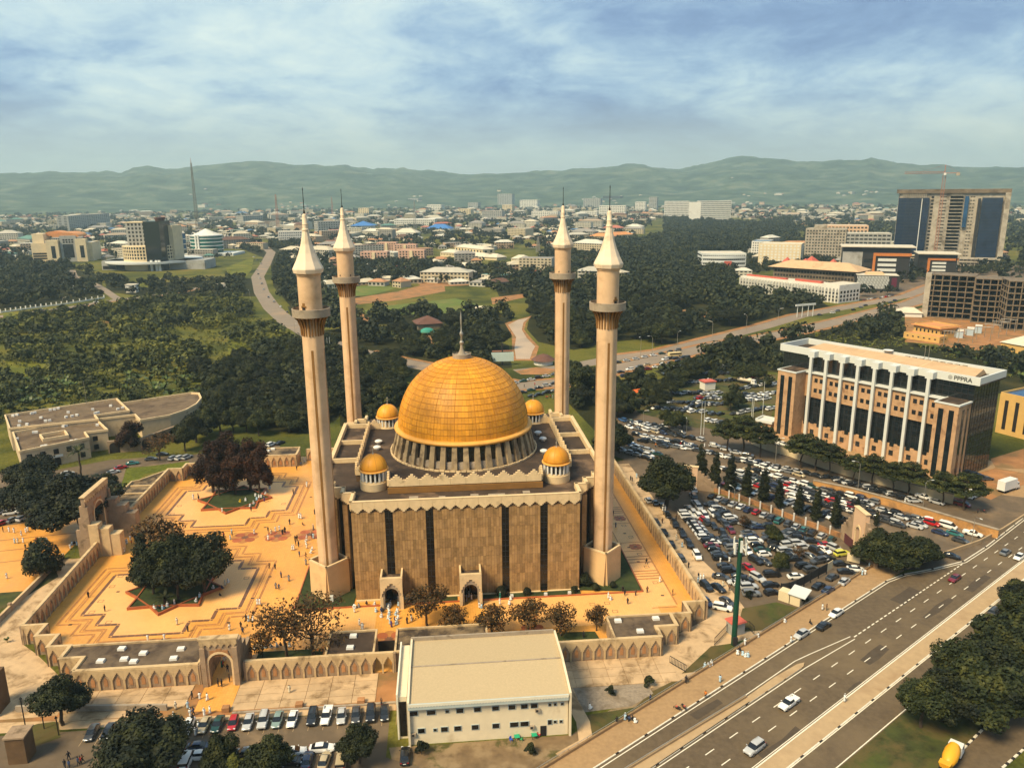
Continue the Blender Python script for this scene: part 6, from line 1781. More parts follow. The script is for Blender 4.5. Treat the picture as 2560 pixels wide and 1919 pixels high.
wood([k3(*p)for p in((250,1330),(420,1230),(600,1240),(1060,1130),(1450,1080),(1500,1260),(1900,1270),(2300,1390),(2300,1500),(2090,1440),(1500,1240),(940,1215),(720,1260),(720,1420),(300,1430))],11,5,10,where='behind the stone office block')
wood([k3(*p)for p in((0,470),(250,500),(560,520),(780,480),(800,610),(540,690),(230,680),(0,640))],19,9,14,where='by the white hotel')
wood([k1(*p)for p in((1440,650),(1900,620),(1950,800),(2212,780),(2212,1000),(1960,1180),(1860,1110),(1680,900),(1660,740))],13,8,12,where='beside the curving road')
wood([k1(*p)for p in((0,740),(180,740),(440,790),(620,830),(640,960),(400,1000),(0,1050),(-80,1050),(-80,740))],14,7,12,'w',.75,where='by the straight white-fenced road')
wood([k1(*p)for p in((640,850),(900,880),(1300,860),(1540,850),(1580,960),(1050,960),(860,960),(660,930))],13,6,10,'w',.8,where='in front of the round-fronted tower')
wood([k1(*p)for p in((-100,1120),(480,1050),(1060,960),(1540,980),(1600,1050),(1830,1150),(1860,1400),(1500,1350),(1350,1180),(900,1200),(400,1330),(-100,1330))],8.0,3,8,'s',.85,where='at the top of the left valley')
wood([k1(*p)for p in((-100,1330),(400,1330),(850,1230),(1400,1250),(1480,1380),(1100,1420),(700,1460),(-100,1500))],7.0,3,8,'s',.85,where='in the middle of the left valley')
wood([k1(*p)for p in((-100,1450),(700,1420),(1900,1500),(1950,1700),(1300,1620),(900,1640),(-100,1760))],6.0,2.5,6,'s',.8,where='at the foot of the left valley')
wood([k1(*p)for p in((1480,1200),(1900,1150),(1900,1480),(1560,1480),(1400,1380))],8,3,8,'s',.5,where='beside the near left minaret')
wood([k4(*p)for p in((1560,130),(2212,60),(2212,330),(1980,330),(1900,250),(1560,300))],8,6,10,where='behind the curved school wing')
WOOD_NEAR=len(WOOD)
print('wood',len(WOOD))
M['travertine']=mat('brown_stone',(0.47,0.28,0.145),0.8,0.16,0.5,(0.27,0.14,0.065),0.3,(0.5,0.7),det=8)
M['trav_light']=mat('pale_stone',(0.56,0.40,0.25),0.8,0.10,0.5)
M['curtain']=mat('curtain_glass',(0.010,0.014,0.016),0.08,0.3,0.25,spec=0.7)
M['curtain_blue']=mat('blue_glass',(0.010,0.022,0.052),0.14,0.35,0.12,spec=0.6)
M['curtain_green']=mat('green_glass',(0.004,0.105,0.085),0.15,0.25,0.1,spec=0.6)
M['curtain_sky']=mat('sky_blue_glass',(0.012,0.06,0.14),0.15,0.25,0.1,spec=0.6)
M['wglass']=mat('window_glass',(0.018,0.020,0.022),0.12,0.3,0.5,spec=0.6)
M['pwhite']=mat('pale_grey_white',(0.60,0.60,0.54),0.6,0.04,0.4)
M['tanroof']=mat('tan_roof',(0.56,0.36,0.19),0.8,0.10,0.2,(0.42,0.25,0.12),0.1,(0.5,0.75))
M['bwhite']=mat('white_wall',(0.70,0.66,0.56),0.8,0.07,0.2,(0.42,0.36,0.26),0.08,(0.55,0.8))
M['bcream']=mat('cream_wall',(0.68,0.54,0.32),0.8,0.07,0.2,(0.45,0.34,0.2),0.08,(0.55,0.8))
M['bpeach']=mat('peach_wall',(0.62,0.40,0.24),0.8,0.07,0.2)
M['bpink']=mat('pink_wall',(0.55,0.34,0.24),0.8,0.07,0.2)
M['bgrey']=mat('grey_wall',(0.36,0.35,0.31),0.85,0.10,0.2,(0.2,0.18,0.14),0.1,(0.5,0.75))
M['bdark']=mat('dark_cladding',(0.028,0.026,0.024),0.5,0.15,0.3)
M['borange']=mat('orange_cladding',(0.52,0.17,0.035),0.6,0.08,0.3)
M['raw']=mat('raw_concrete',(0.40,0.345,0.26),0.9,0.18,0.25,(0.20,0.16,0.11),0.12,(0.45,0.7))
M['rawdark']=mat('old_concrete_frame',(0.19,0.142,0.092),0.9,0.25,0.3,(0.10,0.07,0.045),0.15,(0.45,0.7))
M['void']=mat('dark_interior',(0.018,0.014,0.011),0.9,0.1)
M['redroof']=mat('red_roof',(0.50,0.105,0.065),0.7,0.10,0.2)
M['orroof']=mat('orange_roof',(0.60,0.25,0.08),0.7,0.10,0.2)
M['brroof']=mat('brown_roof',(0.13,0.06,0.04),0.8,0.15,0.2)
M['blroof']=mat('blue_roof',(0.05,0.17,0.42),0.6,0.10,0.2)
M['grroof']=mat('green_roof',(0.04,0.26,0.19),0.6,0.10,0.2)
M['paleroof']=mat('pale_roof',(0.60,0.52,0.38),0.7,0.08,0.2)
M['yelwall']=mat('ochre_wall',(0.60,0.36,0.11),0.8,0.08,0.3)
M['cranered']=mat('crane_red',(0.36,0.15,0.09),0.6,0.1)
M['mast']=mat('green_mast',(0.005,0.05,0.028),0.5,0.1)
def site(name,label,cat,bl,br,group=None,ang=None):
 """Empty at ground point bl, its x axis along the front towards br; returns it and the front's length"""
 a=math.atan2(br[1]-bl[1],br[0]-bl[0])if ang is None else ang
 W=math.hypot(br[0]-bl[0],br[1]-bl[1])
 if ang is not None:
  tx=br[0]/br[1]
  W=(bl[0]-tx*bl[1])/(tx*math.sin(a)-math.cos(a))
 return thing(name,label,cat,(bl[0],bl[1],0),a,group),W
def wgrid(parent,us,zs,w_,h_,m,v=-.06,side=None,name='window',joined=None,dep=.14):
 """windows on the front (v) or on the end wall at u = side; joined into one part when there are many small ones"""
 n_=len(us)*len(zs)
 joined=n_>70 if joined is None else joined
 g=MB()
 key=MB().box((0,0,0),(w_,dep,h_)if side is None else(dep,w_,h_)).mesh(name,m)if not joined else None
 for u in us:
  for z in zs:
   p=(u,v,z)if side is None else(side,u,z)
   if joined:
    g.box(p,(w_,dep,h_)if side is None else(dep,w_,h_))
   else:
    ob(name,key,parent,p)
 if joined:
  part('windows',g,m,parent,kind='stuff')
def lin(a,b,n):
 return[a+(b-a)*(i+.5)/n for i in range(n)]
a0=rad(-54)
PP=thing('office_block','brown stone office block with eight tall white pillars and a lettered white roof band','building',(107.5,304.0,0),a0)
part('glass_body',MB().box((33.2,18.5,16.7),(74.4,19,33.4)),M['curtain'],PP)
g=MB()
for z in(29.9,31.6):
 g.box((33.2,8.96,z),(74.4,.1,.12))
for u in np.arange(-3,70,2.1):
 g.box((u,8.95,30.4),(.1,.1,5.6))
for v in np.arange(10,28,2.1):
 g.box((70.43,v,17),(.08,.1,33))
for z in np.arange(2,33,2.2):
 g.box((70.43,18.5,z),(.07,18.8,.1))
part('mullion',g,M['bdark'],PP,kind='stuff')
for u0,u1,l_ in((0,8.2,'left'),(62.2,70,'right')):
 tw=part('tower',MB().box(((u0+u1)/2,4.6,13.7),(u1-u0,9.2,27.4)),M['travertine'],PP)
 part('coping',MB().box(((u0+u1)/2,4.6,27.6),(u1-u0+.6,9.6,.5)),M['pwhite'],tw)
 part('inner_roof',MB().box(((u0+u1)/2,4.8,27.9),(u1-u0-.8,8.6,.1)),M['roof'],tw)
 for f in(.28,.72):
  part('window_strip',MB().box((u0+(u1-u0)*f,-.02,13.4),(1.7,.12,24.5)),M['curtain'],tw)
 if l_=='right':
  part('window_strip',MB().box((70.0,3.6,13.4),(.12,1.6,24.5)),M['curtain'],tw)
  part('window_strip',MB().box((70.0,6.9,13.4),(.12,1.2,24.5)),M['curtain'],tw)
part('upper_band',MB().box((35.2,8.0,22.2),(54.0,2.0,9.8)),M['travertine'],PP)
part('band_ledge',MB().box((35.2,7.6,27.3),(54.0,3.0,.45)),M['pwhite'],PP)
part('lower_wall',MB().box((35.2,8.0,3.3),(54.0,2.0,6.6)),M['travertine'],PP)
part('glass_front',MB().box((35.2,8.3,12.0),(54.0,1.0,11.0)),M['curtain'],PP)
g=MB()
for u in np.arange(9,60,1.65):
 g.box((u,7.75,12.0),(.1,.12,10.8))
for z in(11,13.2,15.4):
 g.box((34.5,7.76,z),(52.4,.1,.1))
part('mullion',g,M['bdark'],PP,kind='stuff')
wu=[]
PU=[10.6+i*6.55 for i in range(8)]
for i in range(7):
 wu+=[PU[i]+2.2,PU[i]+4.5]
wu+=[PU[7]+2.2,PU[7]+3.9]
wgrid(PP,wu,(24.4,20.3),1.35,1.6,M['wglass'],6.95,joined=False)
wgrid(PP,wu[::2],(3.2,),1.6,1.9,M['wglass'],6.95,joined=False)
g=MB()
for i,u in enumerate(np.arange(9.5,60,3.0)):
 g.box((u,7.0,6.8+(.5 if i%2 else-.4)),(1.6,.2,1.5))
part('stepped_glass',g,M['curtain'],PP,kind='stuff')
for i,u in enumerate(PU):
 p=part('pillar',MB().box((u,6.0,16.8),(1.08,1.0,33.6)),M['pwhite'],PP)
 part('pillar_head',MB().prism([(u-1.35,5.6),(u+1.35,5.6),(u+1.35,8.9),(u-1.35,8.9)],33.55,35.9),M['pwhite'],p)
q=[(-6,8.9),(72,8.9),(72,28.3),(-6,28.3)]
part('roof_band',MB().wallp([(-5.6,8.9),(71.6,8.9),(71.6,28),(-5.6,28),(-5.6,8.9)],.7,33.5,36.3),M['pwhite'],PP)
part('roof',MB().prism(q,33.42,33.9),M['roof'],PP)
rf=part('roof_sheet',MB().add([(2,11,34.6),(68,11,34.6),(66,24.5,36.0),(4,24.5,36.0),(2,11,33.9),(68,11,33.9),(66,27,34.2),(4,27,34.2)],[(0,1,2,3),(4,5,1,0),(3,2,6,7),(5,6,2,1),(7,4,0,3)]),M['tanroof'],PP)
for u in(12,24,36,48,58):
 part('roof_joint',MB().add([(u,11,34.62),(u+.25,11,34.62),(u+.25,24.4,36.01),(u,24.4,36.01)],[(0,1,2,3)]),M['trim'],rf)
for i in range(9):
 c=part('roof_unit',MB().box((38+i*2.6,26.4,35.2),(1.5,1.1,1.3)),M['concrete'],PP)
part('satellite_dish',MB().lathe([(.2,0),(1.2,.3),(1.9,.9)],14,(30,27,36)),M['white'],PP,True)
for u in(44,45.5):
 part('antenna',MB().tube([(u,27,34),(u,27,41)],.07),M['metal'],PP)
def lettering(txt,parent,loc,size,m,rot=(pi/2,0,0),name='lettering',ext_=.05,ax='LEFT'):
 cu=bpy.data.curves.new(name,'FONT')
 cu.body=txt
 cu.size=size
 cu.extrude=ext_
 cu.align_x=ax
 tmp=bpy.data.objects.new(name,cu)
 C.objects.link(tmp)
 dg=bpy.context.evaluated_depsgraph_get()
 me=bpy.data.meshes.new_from_object(tmp.evaluated_get(dg))
 bpy.data.objects.remove(tmp)
 me.materials.clear()
 me.materials.append(m)
 o=ob(name,me,parent,loc)
 o.rotation_euler=rot
 return o
M['letter']=mat('black_letter',(0.02,0.02,0.018),0.6,0.0)
lettering('PPPRA',PP,(63.4,8.45,34.2),2.15,M['letter'])
part('emblem',MB().plate([(.75*math.cos(2*pi*i/20),.75*math.sin(2*pi*i/20))for i in range(20)],(62.2,8.52,34.9),(1,0,0),(0,0,1),(0,-1,0),.06).plate([(.3*math.cos(2*pi*i/8),.3*math.sin(2*pi*i/8))for i in range(8)],(62.2,8.45,34.9),(1,0,0),(0,0,1),(0,-1,0),.05),M['bgrey'],PP)
t=thing('boundary_wall','cream panelled wall in front of the stone office block along the street','wall')
P_=[j3(790,330),j3(870,365),j3(1000,400),j3(1060,425),j3(1290,500),j3(1500,555),j3(1700,610),j3(1840,645)]
part('wall',MB().wallp([p[:2]for p in P_],.4,0,3.2),M['bcream'],t)
part('coping',MB().wallp([p[:2]for p in P_],.7,3.2,3.45),M['concrete'],t)
t,w_=site('gatehouse','small cream gatehouse with white-rimmed flat roof left of the stone office block','gatehouse',j3(815,250),j3(885,265))
part('wall',MB().box((3.2,3,1.7),(6.4,6,3.4)),M['travertine'],t)
part('roof',MB().wallp([(-.4,-.4),(6.8,-.4),(6.8,6.4),(-.4,6.4),(-.4,-.4)],.7,3.2,4.2).box((3.2,3,3.5),(6.4,6,.2)),M['pwhite'],t)
struct('terrace',MB().sheet([j4(60,950)[:2],j4(250,890)[:2],(107,297),(155,240),(175,232),(185,262),(130,322),(100,312)],0.02),M['pave'])
t=thing('retaining_wall','orange-brown retaining wall with a railing between street and lower lot','wall')
P_=[p[:2]for p in(j3(1110,560),j3(1300,600),j3(1500,655),j3(1700,715),j3(1900,775),j3(2075,825))]
part('wall',MB().wallp(P_,.5,0,2.6),mat('ochre_retaining',(0.48,0.24,0.075),0.9,0.2,0.4,(0.22,0.12,0.05),0.2,(0.45,0.7)),t)
part('coping',MB().wallp(P_,.8,2.6,2.9),M['concrete'],t)
t=thing('brick_wall','low weathered brick wall with white posts along the columnar trees','wall')
P_=[p[:2]for p in(j3(520,560),j3(740,625),j3(1000,725),j3(1265,825))]
part('wall',MB().wallp(P_,.5,0,1.5),mat('weathered_brick',(0.36,0.17,0.065),0.9,0.25,0.5,(0.14,0.08,0.04),0.25,(0.45,0.65)),t)
g=MB()
for i in range(14):
 u=i/13
 p=Vector(P_[0]).lerp(Vector(P_[3]),u)
 ob('post',MB().box((0,0,1.3),(.35,.35,2.6)).mesh('post',M['white']),t,(p.x,p.y,0))
def small_gate(p,rz,label,w=7,h=8.5):
 t=thing('gateway',label,'gate',(p[0],p[1],0),rz)
 part('arch_wall',MB().plate(plate_with_arch(w*.55,h,2.1,h*.62,h*.5),(0,0,0),(1,0,0),(0,0,1),(0,1,0),1.2),M['bpeach'],t)
 st=[(0,0)]
 for i in range(6):
  st+=[(w*.12*(i+.5),h*(.32+.11*i)),(w*.12*(i+1),h*(.32+.11*i))]
 g=MB()
 st=[(0,0),(0,h*.34)]
 for i in range(6):
  st+=[(1.1*i+1.1,h*(.34+.1*i)),(1.1*i+1.1,h*(.44+.1*i))]
 st=st[:-1]+[(6.6,0)]
 g.plate([(-w*.27-6.6+x,z)for x,z in st],(0,.2,0),(1,0,0),(0,0,1),(0,1,0),.8)
 part('stepped_wing',g,M['niche'],t)
 part('stepped_wing',MB().plate([(w*.27+6.6-x,z)for x,z in st],(0,.2,0),(1,0,0),(0,0,1),(0,1,0),.8),M['niche'],t)
 part('coping',MB().box((0,.6,h+.12),(w*.6,1.5,.25)),M['trim'],t)
 op0,op1=arch_poly(2.1,h*.62,h*.5),arch_poly(2.8,h*.67,h*.5)
 part('arch_trim',MB().plate(op0+op1[::-1],(0,-.02,0),(1,0,0),(0,0,1),(0,-1,0),.15),M['trim'],t)
 part('gate_leaf',MB().box((-4.2,-.2,1.6),(4.6,.12,2.8)),mat('maroon_iron',(0.10,0.03,0.03),.7,.1),t)
 return t
small_gate(j3(1335,900),math.atan2(j3(1400,950)[1]-j3(1265,828)[1],j3(1400,950)[0]-j3(1265,828)[0]),'peach stepped gateway with a pointed arch beside the packed car park',11,12.5)
small_gate(j3(470,570),rad(-20),'peach stepped gateway behind the great round tree',8,8)
struct('shaded_woodland_floor',MB().sheet([k3(*p)[:2]for p in((720,1230),(1100,1130),(1480,1110),(1480,1250),(2300,1400),(2400,1600),(2100,1560),(720,1400))],0.0010),M['floor'])  # same shade-coloured sheet, darkening the bright ground behind the office block
struct('district_paving',MB().sheet([p[:2]for p in(k3(1100,900),k3(1080,800),k3(1500,700),k3(2120,760),k3(2300,800),k3(2300,900),k3(1560,1000),k3(1480,950),k3(1180,985))],0.004),M['asphalt2'])
struct('district_paving',MB().sheet([p[:2]for p in(k3(1480,1060),k3(1580,1030),k3(2300,1180),k3(2300,1300),k3(1480,1240))],0.005),M['soil'])
ct,W_=site('tower_block','unfinished office tower half clad in blue glass under a crane','building',k3(1400,760),k3(2060,790),None,rad(-24))
Hc=hgt(k3(1400,760),350+300/2.458)
s_=W_/660.0
def U(x):
 return(x-1400)*s_
part('core',MB().box((W_/2,22,Hc*.485),(W_*.985,40,Hc*.97)),M['raw'],ct)
part('roof_ring',MB().box((W_/2,21,Hc*.965),(W_*1.03,44,Hc*.05)),M['rawdark'],ct)
part('glass_left',MB().box((U(1495),.4,Hc*.44),(U(1590)-U(1400),6,Hc*.88)),M['curtain_blue'],ct)
part('glass_right',MB().box((U(1965),.4,Hc*.46),(U(2025)-U(1905),6,Hc*.84)),M['curtain_blue'],ct)
part('glass_strip',MB().box((U(1890),.0,Hc*.45),(2.8,5,Hc*.84)),M['bdark'],ct)
part('glass_strip',MB().box((U(1815),-.4,Hc*.7),(4.5,2,Hc*.4)),M['curtain_sky'],ct)
part('end_wall',MB().box((U(2052),4,Hc*.47),(6,12,Hc*.94)),M['raw'],ct)
part('white_edge',MB().box((U(1545),-2.8,Hc*.44),(.9,.6,Hc*.86)),M['pwhite'],ct)
g=MB()
for x in range(20):
 g.box((U(1500+x*5.5)-10,-2.7,Hc*.44),(.0+.14,.2,Hc*.87))
for z in np.arange(4,Hc*.87,4.2):
 g.box((U(1495),-2.68,z),(U(1590)-U(1400)-.3,.15,.25))
 g.box((U(1965),-2.68,z),(U(2025)-U(1905)-.3,.15,.25))
part('mullion',g,M['bdark'],ct,kind='stuff')
g=MB()
fl_=np.arange(4,Hc*.92,4.35)
for z in fl_:
 g.box((U(1755),1.9,z),(U(1790)-U(1715),.5,2.9))
 g.box((U(1610),1.9,z),(3.0,.5,2.6))
part('open_floor',g,M['void'],ct,kind='stuff')
wgrid(ct,[U(1662),U(1678),U(1690),U(1842),U(1858)],list(fl_),2.1,1.3,M['void'],1.95)
g=MB()
for z in fl_:
 g.box((U(1755),.2,z+2.1),(U(1790)-U(1715)+1,3.6,.7))
part('floor_slab',g,M['raw'],ct,kind='stuff')
part('podium',MB().box((U(1930),-6,5.5),(U(2030)-U(1790),12,11)),M['raw'],ct)
wgrid(ct,lin(U(1810),U(2020),9),(4,8),4,2,M['void'],-12.06)
g=MB()
for i in range(14):
 g.box((U(1425+11*i),0,Hc*.91),(.8,.8,Hc*.07))
part('roof_post',g,M['raw'],ct,kind='stuff')
def lattice(g,x,y,z0,z1,w0,w1,n,m=0):
 for k in range(4):
  sx,sy=((-1,-1),(1,-1),(1,1),(-1,1))[k]
  tx,ty=((1,-1),(1,1),(-1,1),(-1,-1))[k]
  for i in range(n):
   za,zb=z0+(z1-z0)*i/n,z0+(z1-z0)*(i+1)/n
   wa,wb=(w0+(w1-w0)*i/n)/2,(w0+(w1-w0)*(i+1)/n)/2
   r=max(.05,w0*.045)
   g.tube([(x+sx*wa,y+sy*wa,za),(x+sx*wb,y+sy*wb,zb)],r,4,m)
   g.tube([(x+sx*wa,y+sy*wa,za),(x+tx*wb,y+ty*wb,zb)],r*.7,3,m)
   g.tube([(x+sx*wb,y+sy*wb,zb),(x+tx*wb,y+ty*wb,zb)],r*.7,3,m)
cb=k3(1650,770)
zc_=hgt(cb,350+215/2.458)
cr_=thing('tower_crane','red lattice tower crane rising in front of the unfinished blue glass tower','crane',(cb[0]-3,cb[1]-8,0),rad(-20))
g=MB()
lattice(g,0,0,0,zc_,3.2,3.2,26)
part('crane_mast',g,M['cranered'],cr_)
part('cab',MB().box((0,-2.2,zc_+1),(2.4,3,2.6)),M['white'],cr_)
g=MB()
for i in range(16):
 xa,xb=-46+i*2.9,-46+(i+1)*2.9
 g.tube([(xa,-1,zc_+2),(xb,-1,zc_+2)],.22,4).tube([(xa,1,zc_+2),(xb,1,zc_+2)],.22,4).tube([(xa,0,zc_+4),(xb,0,zc_+4)],.22,4)
 g.tube([(xa,-1,zc_+2),((xa+xb)/2,0,zc_+4)],.14,3).tube([((xa+xb)/2,0,zc_+4),(xb,1,zc_+2)],.14,3)
part('jib',g,M['cranered'],cr_)
g=MB()
g.box((8.5,0,zc_+2.2),(17,1.6,.7)).tube([(0,0,zc_+2),(0,0,zc_+12)],.5,5).tube([(0,0,zc_+12),(-28,0,zc_+4)],.1,3).tube([(0,0,zc_+12),(16,0,zc_+2.5)],.1,3)
part('counter_jib',g,M['cranered'],cr_)
part('counterweight',MB().box((15,0,zc_+.6),(4,2,3.4)),M['raw'],cr_)
def frame_block(t,W,D,H_,nf,nu,nv,m):
 g=MB()
 for i in range(nf+1):
  g.box((W/2,D/2,.3+(H_-.6)*i/nf),(W,D,.5))
 part('floor_slab',g,m,t,kind='stuff')
 for i in range(nu+1):
  ob('column',MB().box((0,0,H_/2),(.7,.7,H_-.8)).mesh('column',m),t,(W*i/nu*.985+W*.0075,.55,0))
 g=MB()
 for j in range(1,nv+1):
  for i in range(nu+1):
   g.box((W*i/nu*.98+W*.01,D*j/nv*.96,H_/2),(.5,.5,H_-.8))
 part('inner_column',g,m,t,kind='stuff')
 g=MB()
 for i in range(nf):
  z=.3+(H_-.6)*(i+.5)/nf
  for k in range(max(2,nu//2)):
   if R.random()<.55:
    g.box((W*R.uniform(.05,.95),D*R.uniform(.25,.8),z),(R.uniform(3,8),.3,(H_-.6)/nf*.8))
 part('infill',g,M['void'],t,kind='stuff')
 part('core_wall',MB().box((W*.5,D*.72,H_/2),(W*.96,.5,H_-1)),M['void'],t)
GF='wings of the unfinished concrete frame'
bl,br=k3(1585,1085),k3(1880,1120)
t,W_=site('concrete_frame','unfinished concrete frame wing at the left, open floors without walls','building',bl,br,GF,rad(-35))
Hf=hgt(bl,350+815/2.458)
part('stair_tower',MB().box((1.5,2,Hf*.5),(4.0,5,Hf)),M['raw'],t)
frame_block(t,W_,22,Hf*.97,8,6,3,M['rawdark'])
bl2=k3(1880,1120)
t,W_=site('concrete_frame','middle wing of the unfinished concrete frame, stepped balcony slabs','building',bl2,k3(2080,1160),GF,rad(-30))
frame_block(t,W_+3,24,hgt(bl2,350+850/2.458),8,5,3,M['rawdark'])
bl3=k3(2080,1165)
t,W_=site('concrete_frame','unfinished concrete frame wing cut by the right edge of the view','building',bl3,k3(2330,1190),GF,rad(-22))
frame_block(t,W_,26,hgt(bl3,350+865/2.458),8,6,3,M['rawdark'])
for bl,br,tp,l_,big in((k3(1085,845),k3(1500,840),650,'dark office block with a flying roof and an orange frame, larger of two',1),(k3(1550,835),k3(1790,835),695,'dark office block with a flying roof and an orange frame, smaller of two',0)):
 t,W_=site('office_block',l_,'building',bl,br,'dark office blocks with orange frames',rad(-20))
 h_=hgt(bl,350+tp/2.458)
 part('body',MB().box((W_/2,16,h_*.47),(W_,32,h_*.94)),M['bdark'],t)
 part('flying_roof',MB().box((W_*.52,15,h_*.985),(W_*1.1,40,.9)),M['paleroof'],t)
 if big:
  part('grey_wall',MB().box((W_*.15,-.4,h_*.42),(W_*.3,1,h_*.8)),M['bgrey'],t)
 u0,u1=(W_*.46,W_*1.0)if big else(W_*.25,W_*.96)
 g=MB()
 g.box((u0+1.2,-.6,h_*.36),(2.6,2,h_*.72)).box(((u0+u1)/2,-.6,h_*.75),(u1-u0,2,h_*.09))
 part('orange_frame',g,M['borange'],t)
 part('orange_frame',MB().box((W_+.5,15,h_*.75),(1.4,31,h_*.09)),M['borange'],t)
 for i in range(4):
  part('white_band',MB().box((u0+4+(u1-u0)*.28,-.5,h_*(.12+.155*i)),((u1-u0)*.5,1.2,h_*.085)),M['pwhite'],t)
  part('white_band',MB().box((W_+.4,12,h_*(.12+.155*i)),(1,18,h_*.085)),M['pwhite'],t)
 wgrid(t,lin(W_*.33,W_*.45,3)if big else lin(2,W_*.2,2),(h_*.3,h_*.55),3,h_*.12,M['wglass'],-.05)
t,W_=site('link_bridge','pale footbridge with slanting legs between the two dark office blocks','bridge',k3(1470,790),k3(1560,790),None,rad(-20))
part('deck',MB().box((W_/2,6,15),(W_+6,8,4)),M['bcream'],t)
part('glass_front',MB().box((W_/2,1.9,15),(W_,.3,2)),M['bdark'],t)
part('brace',MB().tube([(4,5,0),(W_*.4,5,13)],.7,5),M['raw'],t)
part('brace',MB().tube([(W_-2,5,0),(W_*.6,5,13)],.7,5),M['raw'],t)
bl,br=k3(465,925),k3(965,995)
t,W_=site('arcaded_block','long white block with pointed arches and red roof strips behind dark trees','building',bl,br,None,rad(-58))
h_=15.0
part('wall',MB().box((W_/2,9,h_/2),(W_,18,h_)),M['bwhite'],t)
part('end_wing',MB().box((W_+9,14,h_*.53),(18,30,h_*1.06)),M['bwhite'],t)
part('roof',MB().box((W_/2,9,h_+.1),(W_-1.4,16.6,.2)).box((W_+9,14,h_*1.06+.1),(16.6,28.6,.2)),M['paleroof'],t)
part('roof_strip',MB().box((W_*.3,5,h_+.9),(W_*.5,3.5,1.4)),M['redroof'],t)
part('roof_strip',MB().box((W_*.8,6,h_+1.1),(W_*.3,3.5,1.8)),M['redroof'],t)
na=26
am=MB().plate(arch_poly(W_/na*.62,12.6,10.6,3),(0,-.04,.5),(1,0,0),(0,0,1),(0,-1,0),.1).mesh('arch_recess',M['bgrey'])
wm_=MB().box((0,0,0),(W_/na*.5,.2,1.5)).mesh('window',M['wglass'])
fm_=MB().box((0,0,0),(.7,1.2,13.6)).mesh('fin',M['bwhite'])
for i in range(na):
 u=W_*(i+.5)/na
 ob('arch_recess',am,t,(u,0,0))
 ob('fin',fm_,t,(W_*i/na,-.4,6.8))
 for z in(2.5,5.6,8.7):
  ob('window',wm_,t,(u,-.12,z))
for i in range(5):
 u=W_+18*(i+.5)/5
 ob('arch_recess',am,t,(u,-1.05,0))
 for z in(2.5,5.6,8.7):
  ob('window',wm_,t,(u,-1.15,z))
wgrid(t,lin(0,28,6),(2.5,6,9.5),2.6,2.2,M['wglass'],side=W_+18.04)
bl,br=k3(655,872),k3(1180,885)
t,W_=site('office_block','unfinished brown block under one big tan hipped roof behind the arcaded block','building',bl,br,None,rad(-45))
hb=17.0
part('wall',MB().box((W_/2,14,hb/2),(W_*.96,26,hb)),M['rawdark'],t)
wgrid(t,lin(3,W_-3,26),(4,8.5,13.2),2.4,2.4,M['void'],.94)
part('roof',MB().add([(-3,-4,hb),(W_+3,-4,hb),(W_+3,32,hb),(-3,32,hb),(W_*.16,14,hb+7),(W_*.84,14,hb+7)],[(0,1,5,4),(1,2,5),(2,3,4,5),(3,0,4),(3,2,1,0)]),M['tanroof'],t)
def pyramid(name,label,p,w,h,z,m,cat='roof',wall=None,group=None,rz=0.0):
 t=thing(name,label,cat,(p[0],p[1],0),rz,group)
 if wall:
  part('wall',MB().box((0,0,z/2),(w*.9,w*.9,z)),wall,t)
 part('roof',MB().add([(-w/2,-w/2,z),(w/2,-w/2,z),(w/2,w/2,z),(-w/2,w/2,z),(0,0,z+h)],[(0,1,4),(1,2,4),(2,3,4),(3,0,4),(3,2,1,0)]),m,t)
 return t
RPG='red pyramid roofs behind the tan-roofed block'
for i,(x,y,w_,h_,z)in enumerate(((750,835,9,6,16),(805,845,26,7,11),(862,840,12,6,15),(900,835,14,7,16),(965,850,36,7,10),(1032,850,9,6,16))):
 pyramid('red_roofed_pavilion','red pyramid roof, %s from the left in the cluster behind the tan hipped roof'%ORD[i+1],k3(x,y),w_,h_,z,M['redroof'],'pavilion',M['bpeach'],RPG,.5)
bl,br=k3(1175,925),k3(1440,930)
t,W_=site('chequered_block','low block clad in a black and white chequered screen by the busy road','building',bl,br,None,rad(-18))
h_=hgt(bl,350+830/2.458)
part('body',MB().box((W_/2,12,h_/2),(W_,24,h_)),M['bdark'],t)
part('roof',MB().box((W_/2,12,h_+.1),(W_-.8,23,.2)),M['paleroof'],t)
part('roof_sheet',MB().box((W_*.45,12,h_+1.4),(W_*.45,14,2.2),0,0,.8),M['tanroof'],t)
nx=22
cm2=MB().box((0,0,0),(W_*.74/nx*.55,.3,(h_-3)/5-.1)).mesh('white_panel',M['pwhite'])
for j in range(5):
 for i in range(nx):
  ob('white_panel',cm2,t,(W_*.02+W_*.74*(i+.25+.5*(j%2))/nx,-.12,2.4+(h_-3)*(j+.5)/5))
part('maroon_bay',MB().box((W_*.88,-.2,h_*.58),(W_*.12,.6,h_*.6)),mat('maroon_panel',(0.10,0.012,0.03),.6,.05),t)
g=MB()
for i in range(6):
 g.box((W_+.1,3+i*3.6,h_*.5),(.3,1.6,h_*.8))
part('white_panel',g,M['pwhite'],t,kind='stuff')
